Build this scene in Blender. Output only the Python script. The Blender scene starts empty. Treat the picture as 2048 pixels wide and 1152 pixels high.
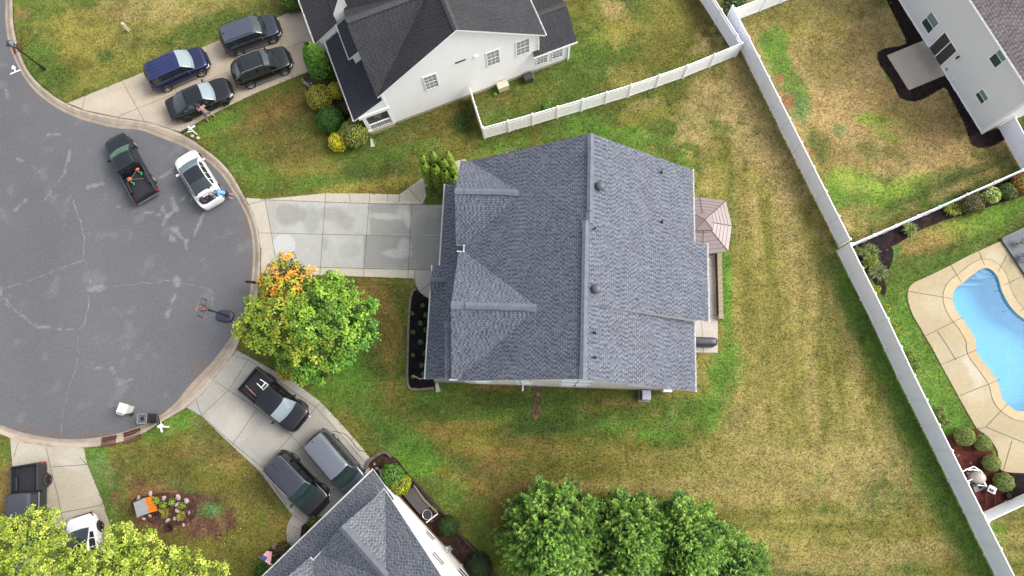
import bpy, bmesh, math, random
import numpy as np
from mathutils import Vector, Matrix
random.seed(7); RNG = np.random.default_rng(11)
sc = bpy.context.scene
COL = sc.collection
# ---------------------------------------------------------------- camera
CAM_H = 46.0; FPX = 1365.0; NAD = (51.0, 299.0)
_d = np.array([NAD[0], -NAD[1], -FPX]); _d /= np.linalg.norm(_d)
_z = -_d; _x = np.array([1., 0, 0]); _x -= _x.dot(_z)*_z; _x /= np.linalg.norm(_x); _y = np.cross(_z, _x)
RM = np.array([_x, _y, _z])                       # world = RM @ cam
cam_d = bpy.data.cameras.new('camera'); cam = bpy.data.objects.new('camera', cam_d); COL.objects.link(cam)
cam.matrix_world = Matrix([[*RM[0], 0], [*RM[1], 0], [*RM[2], CAM_H], [0, 0, 0, 1]])
cam_d.sensor_width = 36; cam_d.lens = FPX/2048*36; cam_d.clip_start = .5; cam_d.clip_end = 2000
sc.camera = cam
# ---------------------------------------------------------------- sky, sun, exposure
w = bpy.data.worlds.new("World"); sc.world = w; w.use_nodes = True
SUN_EL, SUN_AZ = 46, 78                           # azimuth clockwise from +y
nt = w.node_tree; bg = nt.nodes['Background']
sky = nt.nodes.new('ShaderNodeTexSky'); sky.sky_type = 'NISHITA'; sky.sun_disc = False
sky.sun_elevation = math.radians(SUN_EL); sky.sun_rotation = math.radians(SUN_AZ)
sky.air_density = 1.0; sky.dust_density = 4.0; sky.ozone_density = 1.0
hs = nt.nodes.new('ShaderNodeHueSaturation'); hs.inputs['Saturation'].default_value = .38
nt.links.new(sky.outputs[0], hs.inputs['Color']); nt.links.new(hs.outputs[0], bg.inputs[0])
bg.inputs[1].default_value = .15
sl = bpy.data.lights.new('sun', 'SUN'); sl.energy = 1.1; sl.angle = math.radians(32); sl.color = (1, .95, .88)
so = bpy.data.objects.new('sun', sl); COL.objects.link(so)
_a, _e = math.radians(SUN_AZ), math.radians(SUN_EL)
so.rotation_euler = Vector((math.sin(_a)*math.cos(_e), math.cos(_a)*math.cos(_e), math.sin(_e))).to_track_quat('Z', 'Y').to_euler()
so.location = (20, 20, 60)
sc.view_settings.view_transform = 'Standard'; sc.view_settings.look = 'None'; sc.view_settings.gamma = 1
sc.view_settings.exposure = 1.28
sc.cycles.max_bounces = 6; sc.cycles.transparent_max_bounces = 8
sc.cycles.caustics_reflective = False; sc.cycles.caustics_refractive = False
# ---------------------------------------------------------------- geometry of the place
def G2(px, py, h=0.):
    v = RM @ np.array([px-1024., -(py-576.), -FPX]); t = (h-CAM_H)/v[2]
    return v[0]*t, v[1]*t
def G(px, py, h=0.): a = G2(px, py, h); return Vector((a[0], a[1], h))
def PX(x, y, z=0.):
    c0 = RM[0][0]*x+RM[1][0]*y+RM[2][0]*(z-CAM_H); c1 = RM[0][1]*x+RM[1][1]*y+RM[2][1]*(z-CAM_H); c2 = RM[0][2]*x+RM[1][2]*y+RM[2][2]*(z-CAM_H)
    return 1024-FPX*c0/c2, 576+FPX*c1/c2
class Frame:
    def __init__(s, a, b):
        s.O = G(*a); s.X = (G(*b)-s.O).normalized(); s.Y = Vector((-s.X.y, s.X.x, 0)); s.ang = math.atan2(s.X.y, s.X.x)
    def p(s, x, y, z=0): return s.O+s.X*x+s.Y*y+Vector((0, 0, z))
    def hit(s, y0, px, py):
        f = lambda h: (G(px, py, h)-s.O).dot(s.Y)-y0
        a, b = f(0), f(20); h = -a/(b-a)*20
        return (G(px, py, h)-s.O).dot(s.X), h
def s2l(c):
    c = np.asarray(c, float)/255.
    return np.where(c <= .04045, c/12.92, ((c+.055)/1.055)**2.4)
KK = 1.66
def C(r, g, b, k=1.): return tuple(np.clip(s2l((r, g, b))/KK*k, 0, .9))
def hsh(ix, iy, s):
    n = np.sin(ix*127.1+iy*311.7+s*74.7)*43758.5453
    return n-np.floor(n)
def vn(x, y, sc_, seed=0):
    x = np.asarray(x)/sc_; y = np.asarray(y)/sc_; ix = np.floor(x); iy = np.floor(y); fx = x-ix; fy = y-iy
    fx = fx*fx*(3-2*fx); fy = fy*fy*(3-2*fy)
    a = hsh(ix, iy, seed); b = hsh(ix+1, iy, seed); c = hsh(ix, iy+1, seed); d = hsh(ix+1, iy+1, seed)
    return (a*(1-fx)+b*fx)*(1-fy)+(c*(1-fx)+d*fx)*fy
def fbm(x, y, sc_, seed=0, n=4):
    t = 0; a = 1; tot = 0
    for i in range(n): t = t+a*vn(x, y, sc_/2**i, seed+i*3); tot += a; a *= .55
    return t/tot
def sm(a, b, x): t = np.clip((x-a)/(b-a), 0, 1); return t*t*(3-2*t)
# ---------------------------------------------------------------- materials
MC = {}
def mat(name, color, rough=.7, metal=0., noise=0., nscale=8., bump=0., bscale=40., coat=0., spec=.5, attr=False, trans=0., stretch=None, n2=0., n2scale=60., alpha=1.):
    if name in MC: return MC[name]
    m = bpy.data.materials.new(name); m.use_nodes = True; N = m.node_tree.nodes; L = m.node_tree.links; b = N['Principled BSDF']
    b.inputs['Roughness'].default_value = rough; b.inputs['Metallic'].default_value = metal
    b.inputs['Coat Weight'].default_value = coat; b.inputs['Coat Roughness'].default_value = .08; b.inputs['Specular IOR Level'].default_value = spec
    tc = N.new('ShaderNodeTexCoord'); co = tc.outputs['Object']
    if stretch:
        mp = N.new('ShaderNodeMapping'); mp.inputs['Scale'].default_value = stretch; L.new(co, mp.inputs[0]); co = mp.outputs[0]
    if attr:
        at = N.new('ShaderNodeAttribute'); at.attribute_name = 'Col'; src = at.outputs['Color']
    else:
        rgb = N.new('ShaderNodeRGB'); rgb.outputs[0].default_value = (*color, 1); src = rgb.outputs[0]
    for amt, scl in ((noise, nscale), (n2, n2scale)):
        if amt > 0:
            n = N.new('ShaderNodeTexNoise'); n.inputs['Scale'].default_value = scl; n.inputs['Detail'].default_value = 4; L.new(co, n.inputs['Vector'])
            mr = N.new('ShaderNodeMapRange'); mr.inputs[1].default_value = .3; mr.inputs[2].default_value = .7
            mr.inputs[3].default_value = 1-amt; mr.inputs[4].default_value = 1+amt; L.new(n.outputs[0], mr.inputs[0])
            vm = N.new('ShaderNodeVectorMath'); vm.operation = 'SCALE'; L.new(src, vm.inputs[0]); L.new(mr.outputs[0], vm.inputs['Scale']); src = vm.outputs[0]
    L.new(src, b.inputs['Base Color'])
    if bump > 0:
        n = N.new('ShaderNodeTexNoise'); n.inputs['Scale'].default_value = bscale; n.inputs['Detail'].default_value = 3; L.new(co, n.inputs['Vector'])
        bu = N.new('ShaderNodeBump'); bu.inputs['Strength'].default_value = bump; bu.inputs['Distance'].default_value = .03
        L.new(n.outputs[0], bu.inputs['Height']); L.new(bu.outputs[0], b.inputs['Normal'])
    if trans > 0:
        t = N.new('ShaderNodeBsdfTranslucent'); L.new(src, t.inputs[0]); mx = N.new('ShaderNodeMixShader'); mx.inputs[0].default_value = trans
        L.new(b.outputs[0], mx.inputs[1]); L.new(t.outputs[0], mx.inputs[2]); L.new(mx.outputs[0], N['Material Output'].inputs[0])
    MC[name] = m; return m
def shingle_mat(name, c1, c2, rw=.145, bw=.24, var=.5, ca=None):
    m = bpy.data.materials.new(name); m.use_nodes = True; N = m.node_tree.nodes; L = m.node_tree.links; b = N['Principled BSDF']
    b.inputs['Roughness'].default_value = .85; b.inputs['Specular IOR Level'].default_value = .3
    uv = N.new('ShaderNodeUVMap'); uv.uv_map = 'UV'
    # course index and per-tab random value from white noise on quantised coordinates
    sp = N.new('ShaderNodeSeparateXYZ'); L.new(uv.outputs[0], sp.inputs[0])
    def M(op, a, b_=None, c=None):
        n = N.new('ShaderNodeMath'); n.operation = op
        for i, v in enumerate((a, b_, c)):
            if v is None: continue
            if isinstance(v, (int, float)): n.inputs[i].default_value = v
            else: L.new(v, n.inputs[i])
        return n.outputs[0]
    row = M('FLOOR', M('DIVIDE', sp.outputs[1], rw))
    wn = N.new('ShaderNodeTexWhiteNoise'); wn.noise_dimensions = '1D'; L.new(row, wn.inputs['W'])
    uu = M('ADD', M('DIVIDE', sp.outputs[0], bw), M('ADD', M('MULTIPLY', row, .5), M('MULTIPLY', wn.outputs[0], .55)))
    colu = M('FLOOR', uu); fu = M('FRACT', uu); fr = M('FRACT', M('DIVIDE', sp.outputs[1], rw))
    cb = N.new('ShaderNodeCombineXYZ'); L.new(colu, cb.inputs[0]); L.new(row, cb.inputs[1])
    w2 = N.new('ShaderNodeTexWhiteNoise'); w2.noise_dimensions = '2D'; L.new(cb.outputs[0], w2.inputs['Vector'])
    mx = N.new('ShaderNodeMix'); mx.data_type = 'RGBA'; mx.inputs[6].default_value = (*c1, 1); mx.inputs[7].default_value = (*c2, 1)
    ramp = N.new('ShaderNodeMapRange'); ramp.inputs[1].default_value = .5-var; ramp.inputs[2].default_value = .5+var; L.new(M('SUBTRACT', M('ADD', M('MULTIPLY', w2.outputs[0], .45), .5), M('MULTIPLY', M('MULTIPLY', M('LESS_THAN', fu, .45), M('GREATER_THAN', w2.outputs[0], .3)), .55)), ramp.inputs[0])
    L.new(ramp.outputs[0], mx.inputs[0])
    # butt-edge shadow line: shade painted into the colour along each tab's lower edge
    edge = M('LESS_THAN', fr, .16); big = N.new('ShaderNodeTexNoise'); big.inputs['Scale'].default_value = .9; big.inputs['Detail'].default_value = 5
    tc = N.new('ShaderNodeTexCoord'); L.new(tc.outputs['Object'], big.inputs['Vector'])
    fin = N.new('ShaderNodeTexNoise'); fin.inputs['Scale'].default_value = 45; L.new(uv.outputs[0], fin.inputs['Vector'])
    mult = M('MULTIPLY', M('SUBTRACT', 1., M('MULTIPLY', edge, .5)), M('ADD', .60, M('ADD', M('MULTIPLY', big.outputs[0], .50), M('MULTIPLY', fin.outputs[0], .3))))
    vm = N.new('ShaderNodeVectorMath'); vm.operation = 'SCALE'; L.new(mx.outputs[2], vm.inputs[0]); L.new(mult, vm.inputs['Scale'])
    L.new(vm.outputs[0], b.inputs['Base Color'])
    bu = N.new('ShaderNodeBump'); bu.inputs['Strength'].default_value = .5; bu.inputs['Distance'].default_value = .02
    L.new(M('ADD', M('MULTIPLY', fr, -1.), M('MULTIPLY', w2.outputs[0], .6)), bu.inputs['Height']); L.new(bu.outputs[0], b.inputs['Normal'])
    MC[name] = m; return m
def siding_mat(name, c, pitch=.115, dirt=.06):
    m = bpy.data.materials.new(name); m.use_nodes = True; N = m.node_tree.nodes; L = m.node_tree.links; b = N['Principled BSDF']
    b.inputs['Roughness'].default_value = .55
    g = N.new('ShaderNodeNewGeometry'); sp = N.new('ShaderNodeSeparateXYZ'); L.new(g.outputs['Position'], sp.inputs[0])
    d = N.new('ShaderNodeMath'); d.operation = 'DIVIDE'; d.inputs[1].default_value = pitch; L.new(sp.outputs[2], d.inputs[0])
    f = N.new('ShaderNodeMath'); f.operation = 'FRACT'; L.new(d.outputs[0], f.inputs[0])
    lt = N.new('ShaderNodeMath'); lt.operation = 'LESS_THAN'; lt.inputs[1].default_value = .14; L.new(f.outputs[0], lt.inputs[0])
    no = N.new('ShaderNodeTexNoise'); no.inputs['Scale'].default_value = .8; no.inputs['Detail'].default_value = 5; L.new(g.outputs['Position'], no.inputs['Vector'])
    mr = N.new('ShaderNodeMapRange'); mr.inputs[1].default_value = .3; mr.inputs[2].default_value = .7; mr.inputs[3].default_value = 1-dirt; mr.inputs[4].default_value = 1; L.new(no.outputs[0], mr.inputs[0])
    ml = N.new('ShaderNodeMath'); ml.operation = 'MULTIPLY_ADD'; ml.inputs[1].default_value = -.1; L.new(lt.outputs[0], ml.inputs[0]); L.new(mr.outputs[0], ml.inputs[2])
    vm = N.new('ShaderNodeVectorMath'); vm.operation = 'SCALE'; vm.inputs[0].default_value = c; L.new(ml.outputs[0], vm.inputs['Scale']); L.new(vm.outputs[0], b.inputs['Base Color'])
    bu = N.new('ShaderNodeBump'); bu.inputs['Strength'].default_value = .6; bu.inputs['Distance'].default_value = .02; bu.invert = True; L.new(f.outputs[0], bu.inputs['Height']); L.new(bu.outputs[0], b.inputs['Normal'])
    MC[name] = m; return m
WHITE = mat('white_vinyl', (.74, .74, .75), .45, noise=.03, nscale=2)
TRIM = mat('white_trim', (.76, .76, .76), .5)
GLASS = mat('window_glass', C(70, 95, 98), .08, spec=.8)
DKGLASS = mat('dark_glass', C(30, 34, 36), .06, spec=.9)
BLACK = mat('black_plastic', C(28, 28, 31), .5)
DARK = mat('dark_grey', C(62, 62, 66), .6)
CHROME = mat('chrome', (.7, .7, .72), .22, metal=1.)
RUBBER = mat('rubber', (.02, .02, .02), .8)
LEAF = mat('leaf', (0, 0, 0), .55, attr=True, trans=.25, spec=.3)
BARK = mat('bark', C(95, 80, 65), .9, noise=.3, nscale=12, bump=.6)
STONE = mat('stone', C(178, 168, 160), .85, noise=.2, nscale=9, bump=.5, bscale=14)
# ---------------------------------------------------------------- object helpers
def tagit(o, label=None, cat=None, group=None, kind=None):
    if label: o['label'] = label
    if cat: o['category'] = cat
    if group: o['group'] = group
    if kind: o['kind'] = kind
    return o
def empty(name, loc, label, cat, group=None, rz=0.):
    o = bpy.data.objects.new(name, None); COL.objects.link(o); o.location = loc; o.rotation_euler[2] = rz; o.empty_display_size = .3
    return tagit(o, label, cat, group)
class MB:
    """collects polygons in world coordinates (or in the parent's own)"""
    def __init__(s): s.v = []; s.f = []; s.m = []; s.uv = []
    def poly(s, pts, mi=0, uv=None):
        n = len(s.v); s.v += [tuple(p) for p in pts]; s.f.append(list(range(n, n+len(pts)))); s.m.append(mi); s.uv.append(uv or [(0, 0)]*len(pts)); return s
    def hexa(s, b, t, mi=0):                       # bottom ring, top ring
        k = len(b); s.poly(list(t), mi); s.poly(list(b)[::-1], mi)
        for i in range(k): j = (i+1) % k; s.poly([b[i], b[j], t[j], t[i]], mi)
        return s
    def box(s, c, sz, rz=0., mi=0, M=None):
        hx, hy, hz = sz[0]/2, sz[1]/2, sz[2]/2; ca, sa = math.cos(rz), math.sin(rz); r = []
        for z in (-hz, hz):
            ring = []
            for x, y in ((-hx, -hy), (hx, -hy), (hx, hy), (-hx, hy)):
                p = Vector((x*ca-y*sa, x*sa+y*ca, z)); 
                if M is not None: p = M @ Vector((x, y, z))
                ring.append(p+Vector(c))
            r.append(ring)
        return s.hexa(r[0], r[1], mi)
    def tube(s, pts, rad, n=8, mi=0, cap=True):
        pts = [Vector(p) for p in pts]; rings = []
        if not hasattr(rad, '__len__'): rad = [rad]*len(pts)
        pu = None
        for i, p in enumerate(pts):
            d = (pts[min(i+1, len(pts)-1)]-pts[max(i-1, 0)]); d = d.normalized() if d.length > 1e-9 else Vector((0, 0, 1))
            u = d.cross(Vector((0, 0, 1)))
            if u.length < .05: u = d.cross(Vector((1, 0, 0)))
            u.normalize()
            if pu is not None and u.dot(pu) < 0: u = -u
            pu = u; v = d.cross(u); rings.append([p+(u*math.cos(a)+v*math.sin(a))*rad[i] for a in [2*math.pi*k/n for k in range(n)]])
        for a, b in zip(rings, rings[1:]):
            for k in range(n): j = (k+1) % n; s.poly([a[k], a[j], b[j], b[k]], mi)
        if cap: s.poly(rings[0][::-1], mi); s.poly(rings[-1], mi)
        return s
    def prism(s, pts, z0, z1, mi=0):
        pts = [(p[0], p[1]) for p in pts]
        ar = sum(pts[i][0]*pts[(i+1) % len(pts)][1]-pts[(i+1) % len(pts)][0]*pts[i][1] for i in range(len(pts)))
        if ar < 0: pts = pts[::-1]
        return s.hexa([(x, y, z0) for x, y in pts], [(x, y, z1) for x, y in pts], mi)
    def ball(s, c, r, nu=12, nv=7, mi=0, zmin=-1., sq=(1, 1, 1)):
        c = Vector(c); rows = []
        for j in range(nv+1):
            ph = -math.pi/2+math.pi*j/nv; z = max(math.sin(ph), zmin); q = math.cos(ph)
            rows.append([c+Vector((math.cos(2*math.pi*i/nu)*q*r*sq[0], math.sin(2*math.pi*i/nu)*q*r*sq[1], z*r*sq[2])) for i in range(nu)])
        for a, b in zip(rows, rows[1:]):
            for i in range(nu): k = (i+1) % nu; s.poly([a[i], a[k], b[k], b[i]], mi)
        return s
    def build(s, name, mats, parent=None, smooth=False, merge=True, bevel=0., inv=None):
        me = bpy.data.meshes.new(name); vs = s.v
        if parent is not None and inv is None: inv = Matrix.Translation(parent.location) @ parent.rotation_euler.to_matrix().to_4x4(); inv = inv.inverted()
        elif inv is None: inv = Matrix()
        if inv is not False: vs = [tuple(inv @ Vector(v)) for v in s.v]
        me.from_pydata(vs, [], s.f)
        if not isinstance(mats, (list, tuple)): mats = [mats]
        for m in mats: me.materials.append(m)
        me.polygons.foreach_set('material_index', s.m)
        ul = me.uv_layers.new(name='UV'); ul.data.foreach_set('uv', [c for u in s.uv for q in u for c in q])
        if merge or bevel:
            bm = bmesh.new(); bm.from_mesh(me); bmesh.ops.remove_doubles(bm, verts=bm.verts, dist=1e-4); bmesh.ops.recalc_face_normals(bm, faces=bm.faces)
            bm.to_mesh(me); bm.free()
        if smooth: me.polygons.foreach_set('use_smooth', [True]*len(me.polygons))
        o = bpy.data.objects.new(name, me); COL.objects.link(o)
        if parent is not None: o.parent = parent
        if bevel:
            md = o.modifiers.new('bev', 'BEVEL'); md.width = bevel; md.segments = 2; md.limit_method = 'ANGLE'
        return o
def part(name, mb, m, parent, label=None, **k):
    o = mb.build(name, m, parent, **k)
    if label: o['label'] = label
    return o
def sub(name, mb, m, par_obj, root, **k):           # sub-part: par_obj has identity local matrix under root
    inv = (Matrix.Translation(root.location) @ root.rotation_euler.to_matrix().to_4x4()).inverted()
    o = mb.build(name, m, None, inv=inv, **k); o.parent = par_obj; return o
def solo(name, mb, m, label, cat, group=None, **k):
    # one-mesh thing: origin at its base
    c = np.mean(np.array(s_v := [tuple(v) for v in mb.v]), axis=0); zb = min(v[2] for v in s_v)
    loc = Vector((c[0], c[1], zb)); o = mb.build(name, m, None, inv=Matrix.Translation(-loc), **k); o.location = loc
    return tagit(o, label, cat, group)
def copy_tree(o, parent=None):
    c = o.copy(); COL.objects.link(c)
    if parent is not None: c.parent = parent
    for ch in [x for x in list(COL.objects) if x.parent == o]: copy_tree(ch, c)
    return c
POLYS = []
def sheet(name, pts, z, painter, m, cell=.15, z0=None, kind='structure', zf=None):
    """flat paved sheet cut on a fine grid, its albedo painted by a function of position"""
    bm = bmesh.new(); vs = [bm.verts.new((p[0], p[1], z)) for p in pts]; f = bm.faces.new(vs)
    if f.calc_area() and f.normal.z < 0: bmesh.ops.reverse_faces(bm, faces=[f])
    bm.normal_update()
    if bm.faces[:][0].normal.z < 0: bmesh.ops.reverse_faces(bm, faces=bm.faces)
    bmesh.ops.triangulate(bm, faces=bm.faces)
    xs = [p[0] for p in pts]; ys = [p[1] for p in pts]
    for ax, lo, hi in ((0, min(xs), max(xs)), (1, min(ys), max(ys))):
        t = lo+cell
        while t < hi:
            co = [0, 0, 0]; no = [0, 0, 0]; co[ax] = t; no[ax] = 1
            bmesh.ops.bisect_plane(bm, geom=bm.verts[:]+bm.edges[:]+bm.faces[:], plane_co=co, plane_no=no, dist=1e-5); t += cell
    if z0 is not None:
        be = [e for e in bm.edges if e.is_boundary]; r = bmesh.ops.extrude_edge_only(bm, edges=be)
        for v in [q for q in r['geom'] if isinstance(q, bmesh.types.BMVert)]: v.co.z = z0
    me = bpy.data.meshes.new(name); bm.to_mesh(me); bm.free()
    n = len(me.vertices); co = np.empty(n*3); me.vertices.foreach_get('co', co); co = co.reshape(-1, 3)
    if zf is not None:
        co[:, 2] += zf(co[:, 0], co[:, 1]); me.vertices.foreach_set('co', co.ravel())
    a = me.color_attributes.new('Col', 'FLOAT_COLOR', 'POINT'); POLYS.append(list(pts)) if name not in ('road', 'pool_coping') else None; a.data.foreach_set('color', np.c_[painter(co[:, 0], co[:, 1]), np.ones(n)].astype(np.float32).ravel())
    me.materials.append(m); o = bpy.data.objects.new(name, me); COL.objects.link(o); o['kind'] = kind
    return o
def gpoly(pts, h=0.): return [tuple(G(a, b, h)) for a, b in pts]
def spline(pts, n=6, closed=False):
    P = [np.array(p, float) for p in pts]; out = []; k = len(P)
    rng = range(k if closed else k-1)
    for i in rng:
        p0 = P[(i-1) % k] if closed or i > 0 else P[0]; p1 = P[i]; p2 = P[(i+1) % k]; p3 = P[(i+2) % k] if closed or i+2 < k else P[-1]
        for j in range(n):
            t = j/n; out.append(tuple(.5*((2*p1)+(-p0+p2)*t+(2*p0-5*p1+4*p2-p3)*t*t+(-p0+3*p1-3*p2+p3)*t**3)))
    if not closed: out.append(tuple(P[-1]))
    return out
def ribbon(mb, pts, wd, z, jit=0., seed=0, mi=0):
    """thin flat strip along world points"""
    r = random.Random(seed); P = [Vector((p[0], p[1], z)) for p in pts]; L, R = [], []
    for i, p in enumerate(P):
        d = (P[min(i+1, len(P)-1)]-P[max(i-1, 0)]).normalized(); n = Vector((-d.y, d.x, 0)); ww = wd*(1+r.uniform(-jit, jit))/2; o = n*r.uniform(-jit, jit)*wd
        L.append(p+o+n*ww); R.append(p+o-n*ww)
    for i in range(len(P)-1): mb.poly([R[i], R[i+1], L[i+1], L[i]], mi)
    return mb
# ================================================================ GROUND
# cul-de-sac kerb lines (photo trace -> ground)
KIN = [(2,-90),(5,-40),(9,0),(9,42),(17,90),(38,139),(62,174),(97,205),(139,229),(180,243),(229,255),(278,259),(319,274),(365,292),(399,312),(427,333),(451,361),(465,385),(477,402),(493,435),(502,469),(505,504),(503,546),(498,587),(489,625),(478,650),(462,671),(427,719),(382,766),(347,808),(309,837),(267,856),(222,870),(174,877),(122,878),(83,873.5),(42,865),(7,853),(-60,830),(-150,790)]
KOUT = [(20,-90),(22,-40),(24,0),(26,52),(38,101),(52,135),(73,163),(104,189),(134,207),(174,222),(236,235),(295,245),(340,258),(375,274),(406,295),(437,319),(462,347),(479,375),(491,398),(507,428),(517,462),(522,504),(521,539),(517,574),(510,610),(500,640),(484,671),(465,712),(436,749),(410,783),(368,818),(323,844),(274,873.5),(222,889),(167,896),(104,894),(52,886),(21,877),(0,868),(-60,846),(-155,805)]
kin = [G2(*p) for p in spline(KIN, 4)]; kout = [G2(*p) for p in spline(KOUT, 4)]
ROADP = kin+[G2(-1200, 500), G2(-1200, 0)]
def inpoly(x, y, P):
    P = np.array([(a[0], a[1]) for a in P]); ins = np.zeros(np.shape(x), bool); j = len(P)-1
    for i in range(len(P)):
        xi, yi = P[i]; xj, yj = P[j]
        if yi != yj: ins ^= ((yi > y) != (yj > y)) & (x < (xj-xi)*(y-yi)/(yj-yi)+xi)
        j = i
    return ins
ROADZ = -.10
def seg_d(px, py, a, b):
    ax, ay = a; bx, by = b; dx, dy = bx-ax, by-ay; t = np.clip(((px-ax)*dx+(py-ay)*dy)/(dx*dx+dy*dy+1e-9), 0, 1)
    return np.hypot(px-ax-t*dx, py-ay-t*dy), t
DRY, DRYL, OLV, GRN, DKG, LUSH, CLAY, BRN = [np.array(C(*c)) for c in ((153,144,76),(184,162,108),(120,116,50),(90,112,45),(62,84,36),(98,142,50),(172,124,84),(112,100,52))]
TEAL = np.array(C(62,88,62)); MULR = np.array(C(104,72,60)); YEL = np.array(C(156,146,70)); LIME = np.array(C(138,172,60)); TEAG = np.array(C(96,142,80)); TAN = np.array(C(186,156,104)); ORN = np.array(C(150,120,62)); FG = np.array(C(96,130,50))
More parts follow.
